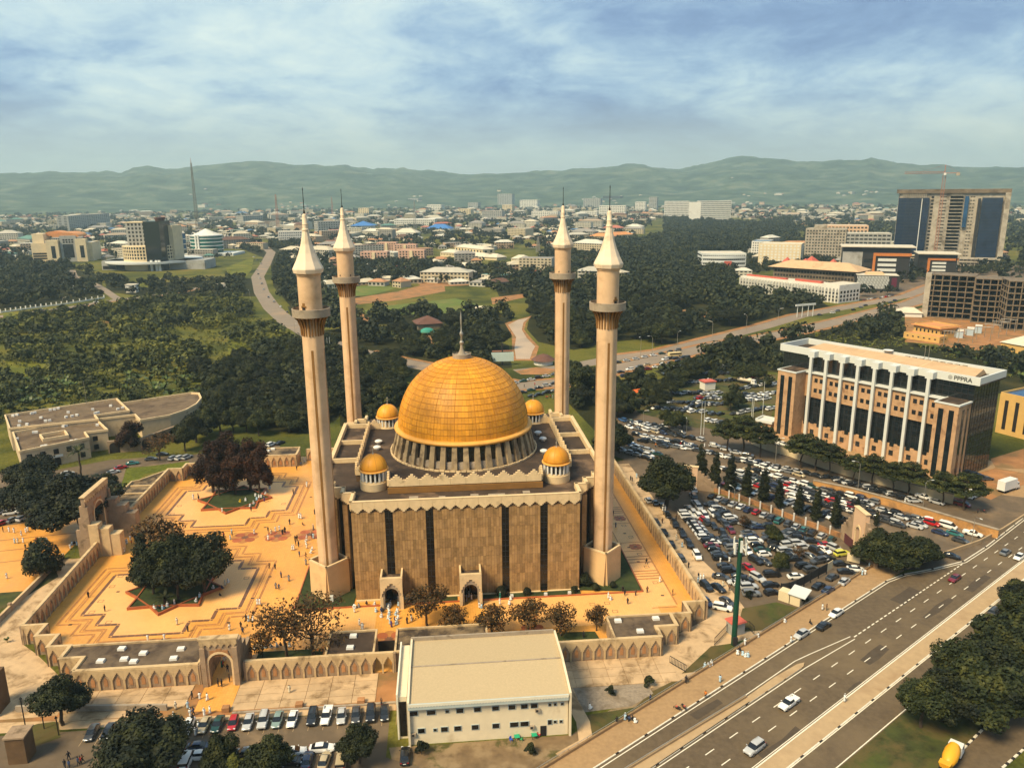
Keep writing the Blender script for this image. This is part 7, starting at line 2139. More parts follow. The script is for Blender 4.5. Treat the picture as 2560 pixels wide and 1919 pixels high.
def blk(name,label,bl,br,tp,D,m,nz,nx,group=None,ang=None,roof='flat',rm=None,wfrac=.5,hfrac=.45,gm=None,cat='building',hh=None,z0=1.0,k=1.0,side=True,parapet=True):
 """plain block with window rows; tp is the pixel row of its top over bl"""
 t,W=site(name,label,cat,bl,br,group,ang)
 h=hh or hgt(bl,tp)
 part('wall',MB().box((W/2,D/2,h/2),(W,D,h)),m,t)
 if roof=='flat':
  part('roof',MB().box((W/2,D/2,h+.15),(W-.8,D-.8,.3)),rm or M['paleroof'],t)
  if parapet:
   part('parapet',MB().wallp([(.2,.2),(W-.2,.2),(W-.2,D-.2),(.2,D-.2),(.2,.2)],.4,h,h+.9),m,t)
 else:
  e=.8
  part('roof',MB().add([(-e,-e,h),(W+e,-e,h),(W+e,D+e,h),(-e,D+e,h),(min(D/2,W*.3),D/2,h+D*.22),(W-min(D/2,W*.3),D/2,h+D*.22)],[(0,1,5,4),(1,2,5),(2,3,4,5),(3,0,4),(3,2,1,0)]),rm,t)
 if nz:
  st=(h-z0)/nz
  zs=[z0+st*(i+.5)for i in range(nz)]
  wgrid(t,lin(1,W-1,nx),zs,(W-2)/nx*wfrac,st*hfrac,gm or M['wglass'])
  if side:
   ns=max(2,int(D/((W-2)/nx)))
   wgrid(t,lin(1,D-1,ns),zs,(D-2)/ns*wfrac,st*hfrac,gm or M['wglass'],side=W+.04)
   wgrid(t,lin(1,D-1,ns),zs,(D-2)/ns*wfrac,st*hfrac,gm or M['wglass'],side=-.04)
 return t,W,h
t,W_,h_=blk('office_block','pale curved-front office block with banded windows and a red box',k3(230,800),k3(500,800),350+700/2.458,38,M['pwhite'],4,22,hfrac=.4,wfrac=.85)
part('red_box',MB().box((W_*.57,-3,6),(W_*.17,8,12)),M['redroof'],t)
g=MB()
for z in(h_*.3,h_*.55,h_*.8):
 g.v+=[]
 n0=14
 pts=[(W_*i/n0,-7*math.sin(pi*i/n0))for i in range(n0+1)]
 g.prism(pts+[(W_,.5),(0,.5)],z-1.5,z+1.5)
part('curved_band',g,M['pwhite'],t)
blk('office_block','cream office block with gabled cream roofs and peach piers, left of the brown tower',k3(575,768),k3(835,765),350+640/2.458,40,M['bcream'],7,11,None,rad(-25),wfrac=.55,hfrac=.6,gm=M['bwhite'])
blk('office_block','pale office wing with a blue glass roof at the left of the cream office block',k3(533,720),k3(640,722),350+625/2.458,50,M['bwhite'],6,7,None,rad(-25),rm=M['curtain_sky'])
t,W_,h_=blk('tower_block','raw brown concrete tower block with small square windows',k3(857,735),k3(1105,745),350+548/2.458,34,M['raw'],10,13,None,rad(-25),rm=M['raw'],gm=M['void'],wfrac=.55,hfrac=.5)
part('plant_room',MB().box((W_*.35,12,h_+3),(W_*.3,14,6)),M['raw'],t)
blk('parking_block','grey unfinished parking block behind the dark office block',k3(1105,690),k3(1390,690),350+575/2.458,36,M['bgrey'],5,10,None,rad(-18),gm=M['void'],wfrac=.75)
blk('office_block','yellow and peach office block with flat roof behind the parking block',k3(970,660),k3(1245,660),350+527/2.458,40,M['bpeach'],6,12,None,rad(-18),wfrac=.6)
t,W_,h_=blk('hotel_slab','long white hotel slab with a window grid, left wing',k3(2,487),k3(150,492),350+378/2.458,24,M['bwhite'],10,18,'wings of the white hotel',rad(-6),rm=M['bwhite'],wfrac=.6,hfrac=.5)
t,W_,h_=blk('hotel_slab','long white hotel slab with a window grid, right wing',k3(215,497),k3(410,470),350+376/2.458,24,M['bwhite'],10,24,'wings of the white hotel',rad(8),rm=M['bwhite'],wfrac=.6,hfrac=.5)
blk('hotel_core','plain cream lift core between the two wings of the white hotel',k3(150,505),k3(222,505),350+384/2.458,26,M['bwhite'],0,0,rm=M['borange'])
t,W_,h_=blk('power_house','ochre building with a flat orange roof beside the switchyard',k3(1530,1195),k3(1690,1225),350+1130/2.458,18,M['yelwall'],1,6,rm=M['orroof'],wfrac=.35,hfrac=.35)
part('eave',MB().box((W_/2,9,h_-.1),(W_+3,21,.6)),M['orroof'],t)
t,W_,h_=blk('power_house','low ochre annex in front of the orange-roofed switchyard building',k3(1470,1215),k3(1690,1250),350+1185/2.458,10,M['yelwall'],1,6,rm=M['orroof'],wfrac=.3,hfrac=.35)
for i,(x,y)in enumerate(((1815,1215),(1880,1200),(1930,1185))):
 p=k3(x,y)
 t=thing('transformer','grey transformer with fins and a white tank, %s of three in the switchyard'%('nearest','middle','farthest')[i],'transformer',(p[0],p[1],0),-.6,'transformers in the switchyard')
 part('body',MB().box((0,0,2),(4,3,4)),M['bluew'],t)
 part('fin_bank',MB().box((-2.8,0,2),(1.2,3.4,3)),M['bgrey'],t)
 part('tank',MB().box((0,0,5.2),(4.2,1.2,1.2)),M['white'],t)
for i,(x,y)in enumerate(((1960,1230),(2010,1215),(2060,1195),(1850,1245),(2110,1180),(1760,1260))):
 p=k3(x,y)
 t=thing('pylon','thin steel portal, %s of the switchyard'%ORD[i+1],'pylon',(p[0],p[1],0),-.5,'steel portals of the switchyard')
 part('frame',MB().tube([(-4,0,0),(-4,0,9)],.18,4).tube([(4,0,0),(4,0,9)],.18,4).tube([(-5,0,9),(5,0,9)],.2,4).tube([(-4,0,7),(4,0,9)],.1,3),M['metal'],t)
t,W_,h_=blk('shed','ochre shed with a pale sloping roof at the right edge',k3(2065,1290),k3(2330,1340),350+1240/2.458,22,M['yelwall'],0,0,None,None,'hip',M['paleroof'])
t,W_,h_=blk('depot','ochre building with dark window strips and blue sheet roof at the right edge',j4(1985,870),j4(2330,960),800+575/3.1155,26,M['yelwall'],0,0,None,None,rm=M['curtain_sky'])
for i in range(6):
 part('window_strip',MB().box((3+i*4.2,-.05,h_*.5),(1.4,.14,h_*.75)),M['void'],t)
for x,y,l_ in((1430,1075,'white shed with a double pitched roof before the concrete frame'),):
 blk('shed',l_,k3(1440,1085),k3(1585,1090),350+1060/2.458,16,M['bwhite'],0,0,None,None,'hip',M['paleroof'])
p=k3(865,1085)
t=thing('road_gantry','white road gantry of posts and a beam by the far carriageway','gantry',(p[0],p[1],0),.4)
for u in(-8,-3,3,8):
 part('post',MB().tube([(u,0,0),(u,0,9)],.3,5),M['pwhite'],t)
part('beam',MB().box((0,0,9.5),(20,1,1.4)),M['pwhite'],t)
t,W_=site('round_fronted_tower','grey square-windowed tower with black slab and round cream base','building',k1(700,800),k1(1060,800),None,0.0)
su=W_/360.0
zz=lambda y:hgt(k1(745,800),350+y/2.458)
part('podium',MB().box(((1255-620)/2*su-80*su,24,zz(745)/2),(635*su,40,zz(745))),M['bgrey'],t)
part('podium_rim',MB().lathe([(0,zz(757)),(62,zz(757)),(62,zz(745)),(0,zz(745))],40,(190*su,34,0)),M['pwhite'],t)
cyl=[(0,zz(740))]
rd=part('round_base',MB().lathe([(160*su,0),(160*su,zz(652)),(0,zz(648))],56,(200*su,21,0)),M['bcream'],t)
for i in range(4):
 z=zz(735)+(zz(655)-zz(735))*(i+.62)/4
 part('window_band',MB().lathe([(160.4*su,z-1.6),(160.4*su,z+1.2)],56,(200*su,21,0)),M['wglass'],rd)
g=MB()
for k in range(56):
 a=2*pi*k/56
 g.box((200*su+160.6*su*math.cos(a),21+160.6*su*math.sin(a),zz(695)),(.5,1.3,zz(655)-zz(735)),a)
part('mullion',g,M['bcream'],rd,kind='stuff')
gs=part('grey_slab',MB().box(((800+945)/2*su-700*su,18,zz(510)/2),(150*su,30,zz(510))),M['bgrey'],t)
wgrid(gs,lin(105*su,240*su,6),[zz(640)+(zz(522)-zz(640))*i/5 for i in range(6)],2.6,3.0,M['void'],2.95,joined=False)
part('slab_coping',MB().box((172*su,18,zz(508)),(156*su,31,1.2)),M['bcream'],t)
bs_=part('black_slab',MB().box((990*su-700*su,2,zz(500)/2),(95*su,34,zz(500))),M['curtain'],t)
part('beige_edge',MB().box((1052*su-700*su,26,zz(530)/2),(26*su,30,zz(530))),M['bcream'],t)
part('roof_drum',MB().lathe([(26*su,zz(500)),(34*su,zz(480)),(0,zz(478))],16,(985*su-700*su,16,0)),M['brroof'],t)
for u in(270,300,318):
 part('entrance_fin',MB().box((u*su,-16,zz(735)/2),(3,2,zz(735))),M['pwhite'],t)
wgrid(t,lin(-70*su,0,6),(3.2,),4.5,4.5,M['void'],3.9)
wgrid(t,lin(10*su,250*su,9),(3.5,),7,5.5,M['void'],3.9)
t,W_,h_=blk('office_block','blue glass office block between the black slab and the green rotunda',k1(1067,705),k1(1150,702),350+578/2.458,30,M['curtain_sky'],0,0)
for z in(.25,.5,.75):
 part('white_band',MB().box((W_/2,-.1,h_*z),(W_,.5,1)),M['pwhite'],t)
part('glass_bay',MB().box((W_*.3,-1,h_*.48),(W_*.3,2,h_*.94)),M['curtain_blue'],t)
p=k1(1243,712)
hg=hgt(p,350+590/2.458)
rg=math.hypot(k1(1333,712)[0]-p[0],k1(1333,712)[1]-p[1])
t=thing('rotunda','green glass rotunda with white ribs and a white tent roof','building',(p[0],p[1]+rg,0))
part('drum',MB().lathe([(rg,0),(rg,hg)],48),M['curtain_green'],t,True)
for z in(.1,.3,.5,.68,.86,1.0):
 part('white_band',MB().lathe([(rg,hg*z-.9),(rg+.8,hg*z-.9),(rg+.8,hg*z+.6),(rg,hg*z+.6)],48),M['pwhite'],t)
for a in(-1.9,-1.72):
 part('white_fin',MB().box(((rg+.8)*math.cos(a),(rg+.8)*math.sin(a),hg*.52),(2.4,2.6,hg*1.04),a),M['pwhite'],t)
part('tent_roof',MB().lathe([(rg*.95,hg),(rg*.5,hg+5),(0,hg+11)],12),M['bwhite'],t)
part('podium',MB().box((12,0,2),(rg*3.2,rg*2.3,4)),M['pwhite'],t)
t,W_,h_=blk('office_block','cream office block with an orange barrel roof and stepped towers',k1(205,752),k1(578,742),350+640/2.458,50,M['bcream'],0,0,None,None,rm=M['paleroof'])
hh=lambda y:hgt(k1(205,752),350+y/2.458)
su=W_/373.0
part('tower',MB().box((35*su,25,hh(580)/2),(70*su,30,hh(580))),M['bcream'],t)
part('tower',MB().box((140*su,-4,hh(618)/2),(75*su,12,hh(618))),M['bcream'],t)
part('tower',MB().box((315*su,-4,hh(612)/2),(65*su,12,hh(612))),M['bcream'],t)
part('curtain_wall',MB().box((235*su,-1,hh(592)/2),(100*su,8,hh(592))),M['bgrey'],t)
part('window_strip',MB().box((145*su,-10.1,hh(690)),(24*su,.3,18)),M['wglass'],t)
part('window_strip',MB().box((320*su,-10.1,hh(690)),(24*su,.3,18)),M['wglass'],t)
part('window_bay',MB().box((232*su,-5.2,hh(685)),(62*su,.4,20)),M['wglass'],t)
wgrid(t,lin(200*su,270*su,4),(hh(632),hh(618)),2.6,2.4,M['void'],-5.1)
wgrid(t,lin(6*su,90*su,9),(hh(730),hh(715),hh(700)),2.2,2.6,M['void'],-.05)
n0=16
g=MB()
r0=82*su
g.plate([(220*su+r0*math.cos(pi*i/n0),hh(600)+r0*.36*math.sin(pi*i/n0))for i in range(n0+1)],(0,-3,0),(1,0,0),(0,0,1),(0,1,0),50)
part('barrel_roof',g,M['orroof'],t)
g=MB()
g.plate([(120*su+r0*.9*math.cos(pi*i/n0),hh(597)+r0*.38*math.sin(pi*i/n0))for i in range(n0+1)],(0,26,0),(1,0,0),(0,0,1),(0,1,0),30)
part('barrel_roof',g,M['orroof'],t)
AG='grey apartment blocks behind the orange barrel roof'
blk('apartment_block','grey apartment block, left of the pair behind the orange barrel roof',k1(430,560),k1(540,545),350+468/2.458,30,M['bgrey'],9,9,AG,hfrac=.4)
blk('apartment_block','grey apartment block, right of the pair behind the orange barrel roof',k1(540,545),k1(682,530),350+460/2.458,30,M['bgrey'],9,11,AG,hfrac=.4)
p=k1(1208,475)
p=(p[0]*.62,p[1]*.62,0)
hm_=hgt(p,350+110/2.458)
t=thing('radio_mast','very tall lattice radio mast standing over the left-hand city','mast',p)
g=MB()
lattice(g,0,0,0,hm_*.93,8,2.6,34)
part('lattice',g,M['rawdark'],t)
part('antenna',MB().tube([(0,0,hm_*.93),(0,0,hm_)],[.9,.3],5),M['cranered'],t)
for i,(x,y,ty)in enumerate(((1710,560,335),(2045,480,350))):
 p=k1(x,y)
 t=thing('radio_mast',('lattice mast beside the near left minaret spire','lattice mast between the two left minaret spires')[i],'mast',p,0,'lattice masts of the city')
 g=MB()
 lattice(g,0,0,0,hgt(p,350+ty/2.458),7,2.4,16)
 part('lattice',g,M['cranered'],t)
for i,(x,y,ty)in enumerate(((585,555,375),(75,450,355),(1340,690,600),(1060,700,640))):
 p=k2(x,y)
 t=thing('radio_mast',('lattice mast left of the dome finial over the city','lattice mast right of the back left minaret spire','short lattice mast in the woods left of the back right minaret','short lattice mast by the pale long roofs')[i],'mast',p,0,'lattice masts of the city')
 g=MB()
 lattice(g,0,0,0,hgt(p,350+ty/2.458),7,2.2,16)
 part('lattice',g,M['metal'],t)
blk('hotel','white hotel with balconies and roof urns left of the near left minaret',k1(1715,645),k1(1905,640),350+565/2.458,30,M['bwhite'],5,16,hfrac=.5)
blk('office_block','dark grey block on the ridge of houses left of the minaret',k1(1497,520),k1(1618,515),350+468/2.458,40,M['bgrey'],4,9,gm=M['void'])
blk('office_block','glass and grey office block seen between the two left minarets',k2(-10,575),k2(130,570),350+503/2.458,30,M['bgrey'],5,9)
PG='pink apartment blocks behind the left minarets'
for i,(a,b,c,d,e,f)in enumerate(((250,762,415,762,690,'near left one'),(482,746,642,746,680,'near right one'),(350,690,470,690,632,'far left one'),(455,695,592,695,645,'far right one'))):
 t,W_,h_=blk('apartment_block','pink apartment block with open balconies, %s of four'%f,k2(a,b),k2(c,d),350+e/2.458,16,M['bpink'],4,8,PG,rm=M['bpink'],gm=M['void'],hfrac=.55)
 part('stair_bay',MB().box((W_*.5,-1,h_/2),(W_*.12,2.4,h_)),M['bcream'],t)
pyramid('blue_roofed_hall','hall under a wide blue pyramid roof behind the left minarets',k2(268,552),62,12,12,M['blroof'],'hall',M['bwhite'])
blk('hall','long low hall with pale blue roof over the city centre',k2(650,560),k2(795,560),350+545/2.458,50,M['bwhite'],0,0,None,None,'hip',M['blroof'])
blk('hall','long white hall with flat roof left of the finial',k2(455,530),k2(705,528),350+490/2.458,70,M['bwhite'],3,20,rm=M['bwhite'])
blk('hall','white hall with hipped roof below the long white hall',k2(455,600),k2(590,600),350+570/2.458,40,M['bwhite'],1,8,None,None,'hip',M['paleroof'])
SCG='pale-roofed school halls in the trees'
for i,(a,b,c,d,e)in enumerate(((740,715,830,720,690),(830,685,1000,705,655),(880,720,1010,735,705),(1010,735,1085,740,718),(785,800,950,800,778),(1175,745,1260,748,728))):
 blk('school_hall','long pale-roofed hall, %s from the left in the trees beyond the pitch'%ORD[i+1],k2(a,b),k2(c,d),350+e/2.458,22,M['bcream'],1,9,SCG,None,'hip',M['paleroof'],wfrac=.4)
TG='city centre blocks on the horizon'
for a,b,c,e,m,l_,nz,nx in((1092,410,1180,332,'bgrey','grey unfinished tower block on the horizon, tallest of the centre',12,8),(995,500,1118,438,'bgrey','grey banded slab below the grey horizon tower',7,10),(1228,420,1335,370,'bwhite','white stepped block right of the grey horizon tower',6,10),(1120,440,1180,400,'bcream','cream block under the grey horizon tower',5,6),(1300,490,1460,440,'bwhite','white block with a cream end left of the back right minaret spire',5,12),(1618,415,1722,360,'bgrey','grey ribbed block between the right minaret spires',8,9),(1738,400,1850,345,'bdark','dark purple-grey block behind the near right spire',8,9),(1715,470,1875,405,'bwhite','white banded block right of the near right spire',6,14),(1935,445,1998,382,'bwhite','white block with slanting dark end near the hotel',7,6),(2020,430,2068,352,'bgrey','grey tower near the white hotel',9,4),(545,410,605,360,'bgrey','grey block under the left knoll',5,5),(660,430,745,398,'bwhite','white villa-like block left of the finial',3,8),(850,460,925,425,'bcream','cream block left of the banded slab',5,7),(910,420,970,385,'bgrey','pale grey block left of the horizon tower',5,5),(238,460,300,420,'bcream','cream block right of the back left spire',5,5),(1595,475,1700,440,'bwhite','low white block between the right spires',3,10)):
 blk('city_block',l_,k2(a,b),k2(c,b),350+e/2.458,45,M[m],nz,nx,TG,hfrac=.45,wfrac=.6)
blk('terrace_block','long cream terrace with coral roofs behind the right minarets',k2(1655,622),k2(1800,625),350+590/2.458,26,M['bcream'],2,14,None,None,'hip',M['orroof'])
blk('terrace_block','coral-roofed terrace right of the near right minaret spire',k2(1800,612),k2(1930,605),350+585/2.458,26,M['bcream'],1,10,None,None,'hip',M['orroof'])
pyramid('brown_roofed_hut','square hut with dark brown pyramid roof above the dome finial',k2(662,1150),20,5,4,M['brroof'],'hut',M['rawdark'],None,.3)
p=k2(660,1195)
t=thing('green_tent','green domed canopy beside the brown pyramid roof','canopy',p,.2)
part('canopy',MB().lathe([(5.5,2),(4.5,3.6),(2.5,4.6),(0,5)],20,sq=.7),M['grroof'],t)
part('post',MB().tube([(0,0,0),(0,0,4)],.3),M['metal'],t)
p=k2(1372,1375)
t=thing('thatched_hall','round hall with a dark thatched roof beside the river','hall',p,.2)
part('wall',MB().lathe([(5.6,0),(5.6,3)],16),M['bwhite'],t)
part('thatched_roof',MB().lathe([(7.2,2.7),(3.6,5.0),(0,6.2)],16),M['brroof'],t)
p=k2(1122,1385)
t=thing('billboard','large blank pale green billboard behind the golden dome','billboard',p,.12)
part('board',MB().box((0,0,hgt(p,350+1332/2.458)),(13,.6,5.2)),mat('blank_board',(0.50,0.58,0.50),.6,.04),t)
part('frame',MB().box((0,.6,hgt(p,350+1297/2.458)),(12,.3,.7)),M['cranered'],t)
part('post',MB().tube([(0,.8,0),(0,.8,13)],.5,8),M['black'],t)
for a,b,c,e,l_ in((335,862,485,848,'pale shed on the red earth beyond the pitch'),(930,1055,1060,1040,'long pale shed at the right end of the pitch'),(1530,1095,1582,1080,'small white kiosk right of the back right minaret')):
 blk('shed',l_,k2(a,b),k2(c,b),350+e/2.458,10,M['bwhite'],0,0,None,None,'hip',M['paleroof'])
t=thing('boundary_wall','low white wall with evenly spaced posts along the straight road on the left','wall')
P_=[k1(*p)[:2]for p in((5,1062),(200,1035),(400,1010),(640,972))]
part('wall',MB().wallp(P_,.5,0,1.2),M['bwhite'],t)
pm_=MB().box((0,0,1.6),(.8,.8,3.2)).mesh('post',M['bwhite'])
for i in range(20):
 u=i/19*3
 a=min(2,int(u))
 q=Vector(P_[a]).lerp(Vector(P_[a+1]),u-a)
 ob('post',pm_,t,(q.x,q.y,0))
for x,y,l_ in((815,935,'white windowless cube of a gatehouse in the trees left of the curve'),(490,920,'white low pavilion in the trees by the straight road'),(10,945,'white kiosk at the far left edge'),(255,880,'round white pavilion in the trees on the left'),(1370,905,'pale flat roof among trees by the curving road')):
 p=k1(x,y)
 t=thing('pavilion',l_,'pavilion',p,.1)
 part('wall',MB().box((0,0,4 if 'cube' in l_ else 2),(10,9,8 if 'cube' in l_ else 4)),M['bwhite'],t)
 part('roof',MB().box((0,0,8.2 if 'cube' in l_ else 4.3),(11,10,.5)),M['paleroof'],t)
SG='wings of the flat-roofed school'
M['sroof']=mat('dusty_roof',(0.15,0.10,0.055),0.9,0.25,0.25,(0.075,0.045,0.025),0.10,(0.48,0.66),bump=0.2)
M['swall']=mat('school_wall',(0.56,0.42,0.25),0.85,0.10,0.4,(0.30,0.21,0.12),0.2,(0.52,0.75))
def flat_wing(label,pts,h,wins=(),z=0):
 t=thing('school_wing',label,'building',(0,0,0),0,SG)
 part('wall',MB().prism(pts,0,h),M['swall'],t)
 part('roof',MB().prism(grow(pts,-.3),h,h+.06),M['sroof'],t)
 part('parapet',MB().wallp(pts+[pts[0]],.55,h,h+.9),M['trim'],t)
 return t
z1=7.5
t=flat_wing('flat-roofed school wing with a light well and two window rows, nearest the lot',[k4(*p,z1)[:2]for p in((150,550),(670,445),(640,405),(810,385),(720,300),(100,405))],z1)
A_,B_=Vector(k4(150,550,z1)[:2]),Vector(k4(670,445,z1)[:2])
an_=math.atan2((B_-A_).y,(B_-A_).x)
L_=(B_-A_).length
wm2=MB().box((0,0,0),(1.7,.2,1.9)).mesh('window',M['void'])
for i in range(5):
 for z in(5.4,2.0):
  q=A_.lerp(B_,.12+.19*i)
  if not(z<3 and i in(0,1,3)):
   ob('window',wm2,t,(q.x+.1*math.sin(an_),q.y-.1*math.cos(an_),z),an_)
q=A_.lerp(B_,.5)
part('sign_board',MB().box((q.x+.25*math.sin(an_),q.y-.25*math.cos(an_),3.6),(4,.2,.9),an_),M['pwhite'],t)
part('door',MB().box((q.x+.12*math.sin(an_),q.y-.12*math.cos(an_),1.3),(2.2,.2,2.6),an_),M['void'],t)
C_,D_=Vector(k4(645,410,z1)[:2]),Vector(k4(812,387,z1)[:2])
for z in(5.4,2.0):
 q=C_.lerp(D_,.4)
 ob('window',wm2,t,(q.x+.1*math.sin(an_),q.y-.1*math.cos(an_),z),an_)
w0=[k4(*p,z1)[:2]for p in((305,430),(490,400),(515,435),(330,465))]
part('light_well',MB().wallp(w0+[w0[0]],.6,z1,z1+1.3),M['trim'],t)
z2=8.6
t=flat_wing('long flat-roofed school wing farther from the lot, many small roof units',[k4(*p,z2)[:2]for p in((40,275),(880,150),(975,240),(715,275),(740,305),(75,375))],z2)
um=MB().box((0,0,.45),(1.1,.8,.9)).mesh('roof_unit',M['white'])
for x,y in((100,275),(130,268),(240,258),(265,252),(380,232),(410,228),(440,220),(150,318),(310,290),(345,314),(375,312),(500,285),(545,278),(580,270),(515,250),(700,228),(720,257),(740,252),(835,200),(890,225),(925,215),(145,350),(205,340)):
 p=k4(x,y,z2)
 ob('roof_unit',um,t,p,R.uniform(0,1))
for x,y in((255,402),(275,400),(480,355),(500,350),(690,322),(715,318),(735,345),(320,508),(345,503),(540,468),(575,462),(130,450)):
 p=k4(x,y,z1)
 ob('roof_unit',um,t,p,R.uniform(0,1))
part('mast',MB().tube([k4(655,190,z2),(k4(655,190,z2)[0],k4(655,190,z2)[1],z2+11)],.08,4),M['metal'],t)
z3=7.5
t=flat_wing('curved school wing with a rounded end and small windows',[k4(*p,z3)[:2]for p in((715,275),(975,240),(905,185),(1440,105),(1500,108),(1517,145),(1480,190),(1400,235),(1280,275),(1060,312),(1020,270),(730,305))],z3)
A_,B_=Vector(k4(1380,245,z3)[:2]),Vector(k4(1500,180,z3)[:2])
for i in range(6):
 q=A_.lerp(B_,(i+.5)/6)
 a_=math.atan2((B_-A_).y,(B_-A_).x)
 ob('window',MB().box((0,0,0),(1.1,.3,2.4)).mesh('window',M['void']),t,(q.x+.3*math.sin(a_),q.y-.3*math.cos(a_),4.6),a_)
t=thing('school_arcade','low arcade of dark round arches in the corner of the school','arcade',(0,0,0),0)
P_=[Vector(k4(*p)[:2])for p in((820,550),(920,540),(1060,530),(1330,430))]
part('wall',MB().wallp([tuple(p)for p in P_],1.0,0,5.0),M['niche'],t)
for a,b,n_ in((0,1,1),(2,3,4)):
 for i in range(n_):
  q=P_[a].lerp(P_[b],(i+.5)/n_)
  a_=math.atan2((P_[b]-P_[a]).y,(P_[b]-P_[a]).x)
  part('arch_opening',MB().plate(arch_poly(3.6,4.3,2.6),(0,-.52,0),(1,0,0),(0,0,1),(0,-1,0),.06),M['void'],t,loc=(q.x,q.y,0),rz=a_)
p=j2(828,592)
t=thing('telecom_mast','tall dark green telecom monopole with white antennas at the car park corner','mast',p)
hm_=hgt(p,1300+80/1.907)
part('pole',MB().lathe([(.62,0),(.5,hm_*.9),(.45,hm_)],20),M['mast'],t,True)
for i in range(6):
 a=2*pi*i/6+.4
 b=part('antenna',MB().box((1.35*math.cos(a),1.35*math.sin(a),hm_-1.6-(i%2)*.8),(.3,.5,2.6),a),M['pwhite'],t)
 part('bracket',MB().tube([(.5*math.cos(a),.5*math.sin(a),hm_-1.6),(1.3*math.cos(a),1.3*math.sin(a),hm_-1.6)],.06,4),M['metal'],b)
part('cap',MB().lathe([(.45,hm_),(.55,hm_+.3),(.2,hm_+.6)],12),M['metal'],t)
part('cable_box',MB().box((0,-.9,1.4),(1,.6,1.8)),M['black'],t)
p=j2(835,560)
t=thing('guard_hut','grey guard hut with a dark red roof behind the green mast','hut',(p[0]+.6,p[1]+2.2,0),.4)
part('wall',MB().box((0,0,1.5),(3.2,2.6,3)),M['bgrey'],t)
part('roof',MB().box((0,0,3.15),(3.9,3.3,.3),0,0,.9),M['redroof'],t)
t=thing('fence','dark steel mesh fence round the foot of the green mast','fence',(0,0,0))
P_=[j2(*q)[:2]for q in((735,600),(800,530),(900,520),(925,545))]
for i in range(3):
 a,b=Vector(P_[i]),Vector(P_[i+1])
 n_=max(2,int((b-a).length/.5))
 g=MB()
 for k in range(n_+1):
  q=a.lerp(b,k/n_)
  g.box((q.x,q.y,1.1),(.06,.06,2.2))
 g.wallp([tuple(a),tuple(b)],.06,2.0,2.12).wallp([tuple(a),tuple(b)],.06,.3,.42)
 part('bars',g,M['black'],t)
t=thing('fence','short iron gate fence on the concrete yard right of the skylit room','fence',(0,0,0))
a,b=Vector(j2(523,680)[:2]),Vector(j2(600,725)[:2])
g=MB()
for k in range(12):
 q=a.lerp(b,k/11)
 g.box((q.x,q.y,.9),(.07,.07,1.8))
part('bars',g,M['black'],t)
part('rail',MB().wallp([tuple(a),tuple(b)],.07,1.7,1.82).wallp([tuple(a),tuple(b)],.07,.2,.32),M['black'],t)
t=thing('hoarding','line of dark boards and one cream board on posts in the car park','hoarding',(0,0,0))
P_=[Vector(j5(*q)[:2])for q in((1010,1150),(1090,1140),(1170,1110),(1245,1070),(1310,1030),(1390,985),(1470,945),(1530,905))]
M['boardd']=mat('dark_board',(0.035,0.033,0.03),.6,.1)
for i in range(7):
 a,b=P_[i],P_[i+1]
 q=(a+b)/2
 an_=math.atan2((b-a).y,(b-a).x)
 part('board',MB().box((q.x,q.y,1.9),((b-a).length-.25,.12,2.3),an_),M['bcream']if i==6 else M['boardd'],t)
 part('post',MB().box((a.x,a.y,1.6),(.2,.2,3.2),an_),M['black'],t)
 part('brace',MB().tube([(q.x,q.y+.1,2.2),(q.x+.4,q.y+1.6,0)],.06,4),M['metal'],t)
p,q=Vector(j5(1675,820)[:2]),Vector(j5(1805,850)[:2])
t=thing('sign_board','blank cream board standing beside the peach gateway','sign',(p.x,p.y,0),math.atan2((q-p).y,(q-p).x))
part('board',MB().box(((q-p).length/2,0,1.6),((q-p).length,.15,2.4)),M['bcream'],t)
for u in(0.2,.8):
 part('post',MB().box(((q-p).length*u,.15,.8),(.15,.15,1.6)),M['black'],t)
p,q=Vector(j5(985,1200)[:2]),Vector(j5(1200,1275)[:2])
t=thing('cabin','low cream cabin with a pale green sheet roof under the parapet','cabin',(p.x,p.y,0),math.atan2((q-p).y,(q-p).x))
w_=(q-p).length
part('wall',MB().box((w_*.25,1.2,1.3),(w_*.5,2.4,2.6)),M['bcream'],t)
part('wall',MB().box((w_*.77,1.2,1.3),(w_*.46,2.4,2.6)),M['bcream'],t)
part('roof',MB().add([(w_*.45,-.4,2.8),(w_*1.25,-.4,2.8),(w_*1.2,4.4,3.2),(w_*.4,4.4,3.2),(w_*.45,-.4,2.65),(w_*1.25,-.4,2.65),(w_*1.2,4.4,3.05),(w_*.4,4.4,3.05)],[(0,1,2,3),(7,6,5,4),(0,4,5,1),(1,5,6,2),(2,6,7,3),(3,7,4,0)]),M['pwhite'],t)
p=j3(560,45)
t=thing('kiosk','white kiosk with a red roof edge in the meadow lot','kiosk',p,.3)
part('wall',MB().box((0,0,2),(6,5,4)),M['bwhite'],t)
part('roof',MB().box((0,0,4.2),(6.8,5.8,.5)),M['redroof'],t)
p=j3(195,85)
t=thing('canopy','bright orange tent canopy under the trees behind the right minaret','canopy',p,.5)
part('sheet',MB().add([(-2.6,-2,2.6),(2.6,-2,2.6),(2.6,2,2.6),(-2.6,2,2.6),(-2.6,0,3.8),(2.6,0,3.8)],[(0,1,5,4),(2,3,4,5),(1,2,5),(3,0,4)]),mat('orange_canvas',(.75,.13,.02),.7,.05),t)
for x,y in((-2.5,-1.9),(2.5,-1.9),(2.5,1.9),(-2.5,1.9)):
 part('post',MB().tube([(x,y,0),(x,y,2.6)],.08,4),M['metal'],t)
LG='street lamps'
